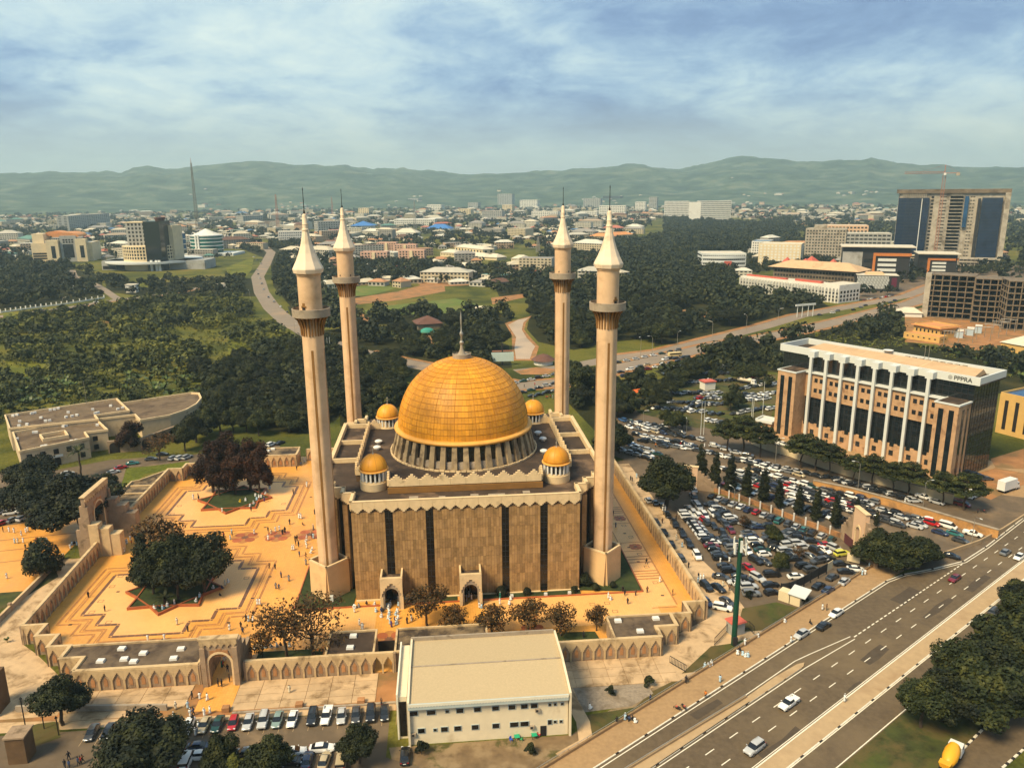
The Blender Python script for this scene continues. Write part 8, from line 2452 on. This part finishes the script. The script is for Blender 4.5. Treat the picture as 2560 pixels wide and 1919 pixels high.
lm=MB().tube([(0,0,0),(0,0,8.6),(.5,0,9.4),(2.0,0,9.7)],[.11,.08,.07,.05],6).mesh('pole',M['metal'])
ll=MB().box((2.2,0,9.66),(.9,.3,.16)).mesh('lamp_head',M['pwhite'])
def lamp(p,rz,label,h=9.7):
 t=thing('street_lamp',label,'street lamp',(p[0],p[1],0),rz,LG)
 t.scale=(h/9.7,)*3
 ob('pole',lm,t)
 ob('lamp_head',ll,t)
for c,x,y,l_,h in((j3,1345,570,'in front of the stone office block, middle of the street wall',10),(j3,915,430,'on the street left of the flat-topped trees',10),(j3,695,700,'standing over the columnar trees',9),(j3,1685,660,'near the bend of the street',9),(j2,1960,120,'at the highway parapet',9),(j3,225,250,'in the traffic jam behind the right minaret',8),(j3,450,300,'at the junction corner',8),(k2,1970,1335,'tall one beside the far carriageway',13),(k2,2040,1330,'second tall one beside the far carriageway',13),(k3,80,1290,'at the left end of the right-hand carriageway',12),(k3,295,1220,'on the right-hand median',12),(k3,505,1175,'farther along the right-hand median',12),(k3,700,1130,'before the white gantry',12),(k1,395,1050,'on the straight road beside the white fence',12),(k1,1125,945,'in the trees left of the curve',12),(k1,1540,1000,'inside the curving road',12),(k1,1815,1220,'by the near left minaret shaft',11),(k4,640,330,'on the school roof edge',7)):
 lamp(c(x,y),R.uniform(0,6),'street lamp '+l_,h)
for i,(c,x,y,h)in enumerate(((j3,525,285,14),(j3,540,285,14),(j3,848,175,15),(j3,790,195,9),(j3,798,195,9),(k2,50,1340,13),(k2,65,1335,13))):
 p=c(x,y)
 t=thing('flagpole','slim white pole, '+('left of the junction pair','right of the junction pair','tall one at the edge of the meadow lot','left of the pair by the gatehouse','right of the pair by the gatehouse','left of the pair beside the near left minaret','right of the pair beside the near left minaret')[i],'pole',p,0,'slim white poles')
 part('pole',MB().tube([(0,0,0),(0,0,h)],[.14,.08],6),M['pwhite'],t)
for x,y,t_,l_ in((225,1440,1100,'thin dark lamp pole on the grass patch at the front left corner'),(350,1330,1180,'short dark pole beside the low wall at the front left'),(465,1380,1250,'short dark pole at the corner of the grass patch')):
 p=k5(x,y)
 t=thing('lamp_pole',l_,'pole',p,0,'dark poles at the front left')
 h=hgt(p,1400+t_/3.16)
 part('pole',MB().tube([(0,0,0),(0,0,h)],.1,6),M['black'],t)
 part('lamp',MB().lathe([(.1,h),(.28,h+.15),(.1,h+.5)],8),M['black'],t)
t=thing('gate_pillar','dark stone gate pillar at the very left lower edge','pillar',k5(180,1560),.1)
part('shaft',MB().box((0,0,2.6),(3.2,3.2,5.2)),M['panel_low'],t)
part('cap',MB().box((0,0,5.35),(3.6,3.6,.3)),M['niche'],t)
t=thing('gate_pillar','tall dark wall end at the left edge beside the front walk','pillar',k5(10,1180),.1)
part('shaft',MB().box((-1.5,0,4),(4,5,8)),M['panel_low'],t)
WALLS=[(.50,.46,.36),(.48,.40,.26),(.40,.37,.30),(.44,.30,.19),(.28,.26,.22)]
ROOFS=[(.50,.43,.30),(.44,.40,.31),(.36,.27,.18),(.26,.235,.20),(.40,.13,.08),(.13,.065,.04),(.42,.21,.10),(.07,.14,.25),(.56,.52,.41),(.10,.2,.16)]
WM=[mat('house_wall',c,.85,.06,.1)for c in WALLS]
RM=[mat('house_roof',c,.75,.1,.1)for c in ROOFS]
HM=WM+RM+[M['wglass']]
RW=[5,4,3,3,2,2,2,.6,4,.5]
def house(g,x,y,z,w,d,h,rz,wi,ri,hip=True,win=True):
 cs,sn=math.cos(rz),math.sin(rz)
 def T(q):
  return[(x+cs*a-sn*b,y+sn*a+cs*b,z+c)for a,b,c in q]
 a,b=w/2,d/2
 g.add(T([(-a,-b,0),(a,-b,0),(a,b,0),(-a,b,0),(-a,-b,h),(a,-b,h),(a,b,h),(-a,b,h)]),[(0,1,5,4),(1,2,6,5),(2,3,7,6),(3,0,4,7)],wi)
 e=.7
 A,B=a+e,b+e
 if hip:
  r=max(0,A-B)*.75
  hh=h+d*.24
  g.add(T([(-A,-B,h-.2),(A,-B,h-.2),(A,B,h-.2),(-A,B,h-.2),(-r,0,hh),(r,0,hh)]),[(0,1,5,4),(1,2,5),(2,3,4,5),(3,0,4)],5+ri)
 else:
  g.add(T([(-a,-b,h),(a,-b,h),(a,b,h),(-a,b,h)]),[(0,1,2,3)],5+ri)
 if win:
  nf=max(1,int(h/3.2))
  n=max(2,int(w/4.2))
  st=h/nf
  for f in range(nf):
   for i in range(n):
    u=-a+w*(i+.5)/n
    z0=st*f+st*.3
    g.add(T([(u-w/n*.28,-b-.06,z0),(u+w/n*.28,-b-.06,z0),(u+w/n*.28,-b-.06,z0+st*.45),(u-w/n*.28,-b-.06,z0+st*.45)]),[(0,1,2,3)],15)
 return g
SITES=[]
for o in bpy.data.objects:
 if o.parent is None and o.get('category')in('building','hall','mast','hotel','pavilion','hut'):
  SITES.append((o.location.x,o.location.y,45 if o.location.y>900 else 30,o.rotation_euler.z))
NOCITY=[[k3(*p)[:2]for p in((-40,480),(430,480),(800,520),(800,600),(540,690),(230,690),(450,780),(450,960),(1000,1000),(700,1100),(0,1260),(-260,1200),(-300,900),(-260,640))],[k1(*p)[:2]for p in((-100,730),(200,745),(600,745),(620,800),(1260,740),(1440,690),(1660,690),(1900,800),(2100,1150),(1900,1700),(-300,1800))]]
def city_ok(x,y):
 for sx,sy,r,a in SITES:
  cx,cy=sx+math.cos(a)*r*.8-math.sin(a)*r*.5,sy+math.sin(a)*r*.8+math.cos(a)*r*.5
  if abs(x-cx)<r*1.3 and abs(y-cy)<r*1.2:
   return False
 return free(x,y,6)and not any(in_poly(x,y,P)for P in NOCITY)
SPOTS=[]
r=830.0
while r<7000:
 st=34+(r-830)*.014
 az=-.66
 while az<.70:
  rr,aa=r+R.uniform(-.45,.45)*st,az+R.uniform(-.4,.4)*st/r
  x,y=rr*math.sin(aa),rr*math.cos(aa)
  az+=st/r
  dens=fbm(x/420,y/420,3)+.20-max(0,(rr-3600)/3000)
  right=aa>.17 and rr>1500 and rr<2600
  if right:
   dens-=.5
  if aa>.40 and rr<2300:
   dens-=.35
  if not city_ok(x,y):
   continue
  if dens>R.uniform(-.22,.30):
   SPOTS.append((x,y,rr,aa))
  if R.random()<(.9 if dens<.1 else .72)*(1 if rr<4900 else 0):
   for k in range(2 if rr<3400 else 1):
    WOOD.append((x+R.uniform(-.6,.6)*st,y+R.uniform(-.6,.6)*st,R.uniform(6,12)*(1+rr/9000),'c',hill_z(x,y)))
 r+=st*.8
SPOTS.sort(key=lambda s:s[2])
print('houses',len(SPOTS))
big=MB()
n_single=0
protos={}
for x,y,rr,aa in SPOTS:
 wi,ri=R.choices(range(5),(5,4,3,2,2))[0],R.choices(range(10),RW)[0]
 block=R.random()<.16
 w,d,h=(R.uniform(26,58),R.uniform(13,24),R.choice((9,12,12,16,20)))if block else(R.uniform(13,25),R.uniform(9,15),R.uniform(3.4,7.5))
 rz=R.choice((-.35,.2,.5,-.6))+R.uniform(-.2,.2)
 z=hill_z(x,y)
 if n_single<290:
  n_single+=1
  key=(wi,ri,block,int(w/6),int(h/3))
  if key not in protos:
   protos[key]=house(MB(),0,0,-.3,w,d,h,0,wi,ri,not block or R.random()<.4).mesh('city_house',HM)
  o=ob('city_block' if block else 'city_house',protos[key],None,(x,y,z),rz)
  rn=('pale','off-white','tan','grey','red','brown','orange','blue','cream','green')[ri]
  if block:
   tag(o,'long many-windowed block with %s roof among city trees'%rn,'building','distant blocks, %s roof'%rn)
  else:
   tag(o,'small low house with %s roof among city trees'%rn,'house','distant houses, %s roof'%rn)
 else:
  house(big,x,y,z-.3,w*1.12,d*1.12,h*1.05,rz,wi,ri,not block or R.random()<.4,rr<3600)
tag(ob('distant_houses',big.mesh('distant_houses',HM),None,kind='stuff'),'countless pale houses and blocks of the far city up to the hills','houses')
def shows(t):
 return-t[2]/math.hypot(t[0],t[1])
vis=[]
for t in WOOD:
 px,py=pix(t[0],t[1],t[2]*.6)
 vis.append((-40<px<2600,t))
near=sorted([t for v,t in vis if v],key=shows)[:190]
nearset=set(id(t)for t in near)
for t in near:
 if t[3]=='s':
  k=R.choice(['neem2','neem2','mango2','bright'])
  w_='bushy'
 else:
  k=R.choice(['mango','neem','mango2','neem2'])
  w_='dark'
 wd=R.uniform(1.0,1.35)
 l_='%s %s%s tree %s'%('broad' if wd>1.18 else 'narrow',{'mango':'dense dark green','mango2':'low dark green','neem':'tall green','neem2':'small green','bright':'yellow-green'}[k],'',t[5])
 tree(k,t,t[2],l_,l_+'s',wd)
def mass(name,lst,m,label,n_leaf=90,wide=1.0):
 P,N,Sz=[],[],[]
 for x,y,h,tone,z,*_ in lst:
  w_=h*R.uniform(.85,1.25)*wide
  k=max(18,int(n_leaf*R.uniform(.8,1.2)))
  d=rng.normal(size=(k,3))
  d/=np.linalg.norm(d,axis=1)[:,None]
  c=rng.normal(size=(5,3))*np.array([w_*.2,w_*.2,h*.12])
  q=c[rng.integers(0,5,k)]+d*np.array([w_*.33,w_*.33,h*.3])*(rng.uniform(.3,1,k)**.4)[:,None]
  q[:,2]=np.maximum(q[:,2]+h*.6,h*.08)
  P.append(q+np.array([x,y,z]))
  N.append(d+np.array([0,0,.3])+rng.normal(size=(k,3))*.4)
  Sz.append(np.full(k,h*.21*(90/max(n_leaf,1))**.42))
 P,N,Sz=np.concatenate(P),np.concatenate(N),np.concatenate(Sz)
 V=cards(P,N,Sz)
 o=ob(name,np_mesh(name,V,np.arange(len(V)).reshape(-1,4),M[m]),None,kind='stuff')
 return tag(o,label,'vegetation')
rest_w=[t for t in WOOD[:WOOD_NEAR]if id(t)not in nearset and t[3]=='w']
rest_s=[t for t in WOOD[:WOOD_NEAR]if id(t)not in nearset and t[3]=='s']
mass('woodland',[t for i,t in enumerate(rest_w)if i%3],'leaf_wood','dark woods round the river, the playing field and the right-hand park',130)
mass('woodland',[t for i,t in enumerate(rest_w)if i%3==0],'leaf_mid','lighter green trees mixed into the dark woods',120,1.15)
mass('scrub',rest_s,'leaf_scrub','bushy green scrub filling the valley left of the minarets',90,1.25)
far_w=[t for t in WOOD[WOOD_NEAR:]]
if far_w:
 mass('city_trees',far_w,'leaf_wood','trees between the distant houses of the city',26,1.3)
ug=[]
for q,st,h0,h1 in(([k1(*p)for p in((-100,1100),(480,1050),(1060,960),(1540,980),(1830,1150),(1950,1500),(1950,1700),(1300,1600),(900,1620),(-100,1740))],4.6,.8,2.2),([k3(*p)for p in((720,1260),(1060,1130),(1480,1100),(1500,1240),(1900,1280),(2300,1400),(2300,1540),(2080,1450))],4.5,.8,2.5),([k2(*p)for p in((600,1120),(1180,1100),(1190,1400),(700,1420),(560,1200))],5,.8,2)):
 for x,y in scatter([p[:2]for p in q],st):
  if fbm(x/40,y/40,3)>-.12 and R.random()<.6:
   ug.append((x,y,R.uniform(h0,h1),'s',0.0))
mass('undergrowth',ug,'leaf_yel','low bushes and tall grass between the valley trees',16,2.0)
bn=[]
for q in([k1(*p)for p in((760,1440),(1900,1440),(1900,1560),(1100,1600),(760,1560))],[k1(*p)for p in((200,1480),(480,1480),(480,1600),(-20,1700),(-20,1580))],[k3(*p)for p in((1750,1330),(2212,1400),(2212,1500),(2090,1450),(1750,1300))]):
 bn+=scatter([p[:2]for p in q],4.4)
R.shuffle(bn)
for x,y in bn[:130]:
 tree('banana',(x,y),R.uniform(3.2,5.2),'banana plant with broad arching leaves in the valley scrub','banana plants in the scrub',1.25)
print('trees near',len(near),'rest',len(rest_w),len(rest_s),'ug',len(ug),'ban',len(bn),'far',len(far_w))
M['skin']=mat('dark_skin',(0.085,0.042,0.022),.6,0)
M['cloth']=mat('cloth',(1,1,1),.9,0,objcol=True)
M['trouser']=mat('dark_trousers',(0.03,0.03,0.035),.9,0)
def body_mesh(name,J,E,robe):
 """one continuous skinned figure from joints (x, y, z, radius) and bones"""
 me=bpy.data.meshes.new(name)
 me.from_pydata([j[:3]for j in J],E,[])
 o=bpy.data.objects.new(name,me)
 C.objects.link(o)
 m=o.modifiers.new('skin','SKIN')
 m.use_smooth_shade=True
 for i,j in enumerate(J):
  v=me.skin_vertices[0].data[i]
  v.radius=(j[3],j[3])
  v.use_root=i==0
 dg=bpy.context.evaluated_depsgraph_get()
 r=bpy.data.meshes.new_from_object(o.evaluated_get(dg))
 bpy.data.objects.remove(o)
 r.name=name
 r.materials.clear()
 for q in(M['cloth'],M['skin'],M['trouser']):
  r.materials.append(q)
 nk=J[3][2]+.02
 hip=J[0][2]
 hands=[Vector(J[i][:3])for i in(8,9)]
 feet=[Vector(J[i][:3])for i in(14,15)]
 for p in r.polygons:
  c=p.center
  if c.z>nk or any((c-h).length<.15 for h in hands):
   p.material_index=1
  elif c.z<hip-.06 and not robe:
   p.material_index=2
  elif any((c-f).length<.16 for f in feet):
   p.material_index=1
  p.use_smooth=True
 return r
BONES=[(0,1),(1,2),(2,3),(2,4),(2,5),(4,6),(5,7),(6,8),(7,9),(0,10),(0,11),(10,12),(11,13),(12,14),(13,15),(3,16),(16,17)]
def pose(step=0.0,arm=0.0,sit=False,bow=0.0):
 z0=.92 if not sit else .42
 J=[(0,0,z0,.13),(0,.02,z0+.28,.135),(.0,.02,z0+.52,.12),(.02,0,z0+.60,.055),(0,.2,z0+.5,.065),(0,-.2,z0+.5,.065),(arm,.26,z0+.24,.048),(-arm,-.26,z0+.24,.048),(arm*1.8+.06,.25,z0+.02,.04),(-arm*1.8+.06,-.25,z0+.02,.04)]
 if sit:
  J+=[(.12,.12,z0-.04,.085),(.12,-.12,z0-.04,.085),(.45,.16,z0+.0,.065),(.45,-.16,z0+.0,.065),(.5,.16,.08,.05),(.5,-.16,.08,.05)]
 else:
  J+=[(0,.1,z0-.1,.09),(0,-.1,z0-.1,.09),(step*.5+.03,.11,.48,.065),(-step*.5+.03,-.11,.48,.065),(step,.11,.06,.05),(-step,-.11,.06,.05)]
 J+=[(.03,0,z0+.70,.095),(.03,0,z0+.82,.085)]
 return J
BODY={}
for k,a in(('stand',(0,.02)),('walk',(.24,.14)),('stride',(.32,.2)),('sit',(0,.1,True))):
 for rb in(0,1):
  BODY[k,rb]=body_mesh('person',pose(*a),BONES,rb)
ROBE={}
for k,s in(('stand',0),('walk',.2),('stride',.26),('sit',0)):
 if k=='sit':
  g=MB().lathe([(.34,.05),(.36,.2),(.25,.42),(.18,.7),(.17,.95),(.08,1.0)],12,(.1,0,0))
 else:
  g=MB().lathe([(.25,.16),(.22,.5),(.19,.95),(.20,1.3),(.20,1.42),(.08,1.5)],12)
  g.v=[(x*(1+s*2.2*max(0,1-z)),y*.95,z)for x,y,z in g.v]
 ROBE[k]=g.mesh('robe',M['cloth'],'all')
CAP=MB().lathe([(.10,1.74),(.105,1.80),(.07,1.85)],10).mesh('cap',M['cloth'])
CAPS=MB().lathe([(.10,1.24),(.105,1.30),(.07,1.35)],10).mesh('cap',M['cloth'])
PC={'white':(.74,.73,.68,1),'pale blue':(.42,.56,.64,1),'black':(.018,.018,.02,1),'dark blue':(.03,.05,.11,1),'cream':(.62,.54,.38,1),'brown':(.16,.08,.04,1),'red':(.42,.03,.03,1),'green':(.03,.22,.16,1),'grey':(.22,.21,.2,1),'purple':(.10,.05,.16,1),'yellow':(.75,.5,.03,1),'orange':(.6,.18,.03,1)}
npp=0
def person(p,col_,pz,label,group,rz=None,z=0.05):
 global npp
 npp+=1
 robe=col_ in('white','pale blue','cream','green','grey','purple','yellow')
 s=R.uniform(.96,1.06)
 o=tag(ob('person',BODY[pz,int(robe)],None,(p[0],p[1],z),R.uniform(0,6.28)if rz is None else rz,s),label,'person',group)
 o.color=PC[col_]
 if robe:
  ob('robe',ROBE[pz],o).color=PC[col_]
 if R.random()<.6:
  ob('cap',CAPS if pz=='sit' else CAP,o).color=PC['white' if robe else 'black']
 return o
POSE={'s':'stand','w':'walk','t':'stride','i':'sit'}
PVERB={'s':'standing','w':'walking','t':'striding','i':'sitting'}
CODE={'w':'white','b':'black','l':'pale blue','d':'dark blue','c':'cream','n':'brown','r':'red','g':'green','y':'grey','p':'purple','Y':'yellow','o':'orange'}
def people(cr,spec,where,group,z=0.05):
 """spec: 'x,y,colour code + pose code' for each; labelled by their order from the left"""
 L_=[]
 for q in spec.split():
  x,y,k=q.split(',')
  L_.append((float(x),float(y),k))
 L_.sort()
 seen={}
 for x,y,k in L_:
  key=(k[0],k[1])
  seen[key]=seen.get(key,0)+1
 cnt={}
 for x,y,k in L_:
  key=(k[0],k[1])
  cnt[key]=cnt.get(key,0)+1
  o_='' if seen[key]==1 else ', %s from left'%ORD[min(20,cnt[key])]
  wd='robe' if k[0]in 'wlcgypY' else 'clothes'
  person(cr(x,y),CODE[k[0]],POSE[k[1]],'person in %s %s %s %s%s'%(CODE[k[0]],wd,PVERB[k[1]],where,o_),group,z=z)
e1,e2,e3,e4,e5=crop(200,1180,7.37),crop(480,1100,6.503),crop(1480,1150,4.0433),crop(820,1430,4.8087),crop(0,1250,5.347)
people(k5,'700,295,bs 830,405,bs 1400,510,cs 1485,565,bs 1815,555,ws 1905,540,bt 1920,585,dw 1890,640,gs 1945,480,bs 1965,485,lw 2000,485,ww 2035,352,ww 2055,352,ww 2130,70,ns 2175,72,bs 2180,225,ys 2205,235,dw 1170,638,ws 1300,630,ws','on the near paved field','people on the near paved field')
people(k5,'1725,1000,bs 1755,1002,bs 1815,965,bs 1800,885,bw 1765,850,rw 1785,790,ws 1770,800,ww 1755,850,gs','in the front gateway','people in the front gateway',.15)
people(k5,'1520,1095,bw 1580,1100,ws 1640,1108,wt 1390,1178,cs 1485,1170,ld 1505,1235,ws 1530,1225,dd 1525,1280,bs 1615,1230,ww 1660,1212,wd 1215,1240,bs 1200,1255,lw 1375,1260,ws 1475,1340,ws 1500,1330,lw 1545,1385,ws 1570,1340,ww 1560,1380,ys'.replace('ld','lw').replace('dd','dw').replace('wd','ww'),'outside the front gate','people outside the front gate')
people(k5,'545,1575,bt 620,1620,dw 640,1610,rw 515,1640,bw 550,1645,dw 655,1600,nt','at the lower left of the lot','people at the lower left corner')
people(k5,'1220,395,wi 1250,400,bi 1285,395,li 1325,375,wi 1380,358,ws 1555,335,wi 1580,300,li 1690,230,wi 1740,300,bi 1755,240,di 1780,200,ci 1800,185,wi','on the near star planter rim','people on the near star planter',.3)
people(e2,'25,965,ws 105,955,bs 495,1185,ws 790,1020,Yi 875,1000,wi 950,1095,wi 965,1170,bs 1000,1050,wi 1035,925,wi 1055,985,li 1090,950,wi 1130,945,wi 1180,1010,ps 1200,900,wi 1225,860,yi 1255,780,bs 1270,800,li','on the far star planter rim','people on the far star planter',.3)
people(e2,'1705,490,bs 1775,425,ds 1825,355,ws 1985,600,bs 1870,745,ws 1650,880,bs 1995,1210,bs 1745,1275,ww 1775,1280,ww 1590,1375,bs 1800,1395,ni 1975,1460,yt 1240,1500,bt 1360,1490,ws 1425,1470,ws 1480,1535,bs 1515,1505,bs 1290,1530,cs 1015,1530,ws 650,1530,ls 625,1620,ls 655,1560,ds 520,1590,rs 1240,1625,ww 1870,1640,ww 1680,1645,bs 1710,1640,bs 1975,1600,lw 1955,1580,ns','on the plaza between the two planters','people in the middle of the plaza')
people(k6,'165,905,ws 82,945,bs 213,1070,ns 60,1130,bs 118,1095,ww 128,1095,ww 15,1195,bs 30,1185,bs 75,1290,ww 85,1290,ww 97,1260,bs 115,1270,bs 120,1330,dw 160,1260,ws 165,1280,ws 160,1340,nt 160,1380,yt 8,1460,ds 55,1480,yt 195,1310,wi 200,1290,wi','on the plaza beside the left minaret','people beside the left minaret')
people(e4,'320,425,wi 370,425,yi 465,400,bi 565,400,wi 320,485,ws 575,480,li 640,480,di 665,490,bi 645,545,wi 675,400,wi 735,490,wi 725,560,wi 740,520,li 745,630,ls 765,660,ps 820,520,li 835,480,wi 845,560,wi 825,600,wi 815,630,li 850,400,li 845,350,ws 760,360,di 745,420,li 730,440,wi 755,395,wi 950,620,bs 1005,595,ws 380,640,ws 410,690,ww 640,470,yi 800,590,di','in the crowd before the left porch','worshippers before the left porch')
people(e4,'1690,240,ys 1730,240,ys 1695,305,ws 1725,330,ws 1665,355,ys 1820,430,ws 1850,430,li 1870,410,bi 2065,390,ws 2070,320,gs 2180,385,wi 2195,330,wi 2165,290,bi 2140,215,wi','at the right porch','worshippers at the right porch')
people(e3,'165,1400,ws 185,1415,wi 310,1335,bs 330,1370,bt 360,1455,bs 440,1370,ns 558,1340,ns 815,1365,bs 685,1235,ws 550,1050,bt 215,560,bs 240,680,ys 765,1015,bs 478,545,bs 300,250,bs','on the strip along the right arcade','people along the right arcade')
people(e3,'975,1090,bs 710,640,ns 910,880,lw 850,810,cs 470,275,ns 405,215,bs 390,205,bs 450,180,ls 715,515,ws 740,515,ws 1075,1200,bs 1095,1215,ws 1125,1215,ws 1070,1240,ls 850,600,ns','on the concrete walk outside the arcade','people outside the right arcade')
people(j2,'1250,430,ws 1270,432,ns 1190,498,bi 1100,585,ws 880,600,ws 855,630,bi 870,645,li 885,655,wi 895,655,li 845,640,wi 690,705,li 705,700,wi 720,695,wi 762,775,ls 693,850,os 430,870,ds 600,780,bs 945,560,wi 1070,490,wi 270,975,bs 320,955,bi 330,960,di 345,960,bi 355,965,wi 310,950,li 1355,868,ws 140,900,wi','on the pavement beside the highway','people on the highway pavement',.18)
people(e5,'200,580,ls 240,580,cs 315,575,ws 290,480,ws 350,440,ws 375,420,ws 190,440,ws 125,430,ws 45,430,bs 345,660,bs 495,580,rs 540,575,ws 570,575,bs 600,570,ws 635,580,ws 620,590,ls 95,1050,ws 945,655,ws 970,600,li 1000,600,bi 1030,600,li 1065,650,rs 1120,600,ws 1165,550,cs','on the left gate forecourt','people outside the left gate',.08)
people(e1,'870,1320,ws 845,1340,ls 930,1260,ws 960,1350,rs 810,1480,ws 2090,510,ws 2190,520,bs','inside the left gateway','people inside the left gateway')
people(j1,'305,815,cs 870,890,ns 1000,1090,ns 735,400,ws 755,430,ws 1028,390,bs 1055,375,ws 62,600,bs 50,610,bs 90,545,wi 110,540,wi 130,540,wi 160,540,li 190,540,wi 225,535,wi 250,535,bi 305,530,wi 2110,480,bs 1650,1080,bs','around the front grass bed and annex','people around the front beds')
people(k2,'1320,1510,rs 1335,1530,ws 1390,1590,rs 1400,1590,os 1415,1585,rs 1430,1590,ys 1255,1520,bs','between the cars by the back dome','people between the cars by the back dome')
people(j3,'290,350,os 420,345,rs 440,345,ws 460,350,ws 545,350,ws 330,670,ws 1075,600,ds 930,340,ws 1590,640,ws','in the street by the office block','people in the street')
people(j5,'640,915,bs 625,905,bs 495,1110,ns 430,1070,cs 405,830,ws 495,825,ws 1830,960,ls 1860,955,ws 1900,885,ls','among the packed cars','people among the parked cars')
for i,(x,y)in enumerate(((1702,1100),(1808,1090))):
 p=j1(x,y)
 t=thing('plastic_table',('left','right')[i]+' green plastic table of two behind the annex','table',(p[0],p[1],0),.2,'green tables behind the annex')
 part('tabletop',MB().box((0,0,.74),(1.0,1.0,.06)),mat('green_plastic',(.02,.34,.17),.4,0),t)
 for sx in(-.4,.4):
  for sy in(-.4,.4):
   part('leg',MB().box((sx,sy,.36),(.07,.07,.72)),M['mast'],t)
for x,y,c_,l_ in((1665,1110,(.03,.10,.5),'blue plastic chair left of the green table'),(1760,1060,(.03,.10,.5),'blue plastic chair against the annex wall'),(1738,1062,(.03,.30,.1),'green plastic chair against the annex wall'),(1730,1108,(.03,.30,.1),'green plastic chair beside the left table'),(1838,1080,(.4,.02,.03),'red plastic chair beside the right table')):
 p=j1(x,y)
 m=mat('chair_plastic',c_,.4,0)
 t=thing('plastic_chair',l_,'chair',(p[0],p[1],0),R.uniform(0,6),'plastic chairs behind the annex')
 part('seat',MB().box((0,0,.44),(.48,.48,.05)),m,t)
 part('backrest',MB().box((-.22,0,.70),(.05,.46,.46)),m,t)
 for sx in(-.2,.2):
  for sy in(-.2,.2):
   part('leg',MB().box((sx,sy,.21),(.05,.05,.42)),m,t)
def motorcycle(p,rz,label):
 t=thing('motorcycle',label,'motorcycle',(p[0],p[1],.05),rz,'motorcycles')
 for x in(-.62,.62):
  g=MB()
  g.tube([(x+.29*math.cos(q),0,.31+.29*math.sin(q))for q in np.linspace(0,2*pi,15)],.05,5)
  part('wheel',g,M['tyre'],t)
 part('frame',MB().tube([(-.62,0,.31),(-.2,0,.55),(.3,0,.75),(.62,0,.31)],.06,5).box((.05,0,.45),(.4,.25,.35)),M['black'],t)
 part('fuel_tank',MB().box((.18,0,.82),(.45,.26,.2),0,0,.8),M['redroof'],t)
 part('seat',MB().box((-.3,0,.82),(.65,.26,.1)),M['bumper'],t)
 part('handlebar',MB().tube([(.42,-.35,1.02),(.48,0,.95),(.42,.35,1.02)],.025,4),M['black'],t)
for c,x,y,l_ in((j2,560,905,'motorcycle parked on the pavement edge of the highway'),(j1,1900,1050,'motorcycle, left one of those at the annex door'),(j1,1930,1052,'motorcycle, middle one at the annex door'),(j1,1960,1050,'motorcycle, right one at the annex door'),(j3,1970,690,'motorcycle at the bend of the street, left one'),(j3,2000,690,'motorcycle at the bend of the street, right one'),(j2,590,900,'motorcycle with a rider waiting by the kerb')):
 motorcycle(c(x,y),R.uniform(0,6),l_)
for x,y,l_ in((-28.0,-43.6,'white floodlight box at the corner of the left grass bed'),(-33.9,-40.0,'white cabinet leaning at the near left minaret base'),(-20,-43.6,'white floodlight box left of the left porch'),(10.5,-42.6,'white floodlight box by the dark shrub'),(19,-42.6,'white floodlight box on the right of the front strip'),(25,-42.6,'white floodlight box near the right minaret bed')):
 p=mq(x,y)
 o=thing('floodlight',l_,'light',(p[0],p[1],.2),YAW,'floodlight boxes of the mosque front')
 hh=1.5 if 'cabinet' in l_ else .6
 part('housing',MB().box((0,0,hh/2+.08),(.8,.6,hh)),M['pwhite'],o)
 part('base',MB().box((0,0,.04),(.9,.7,.08)),M['concrete'],o)
print('people',npp,'cars',ncar)
for o in bpy.data.objects:
 if o.get('label')and len(o['label'].split())>16:
  print('LONG',o['label'])
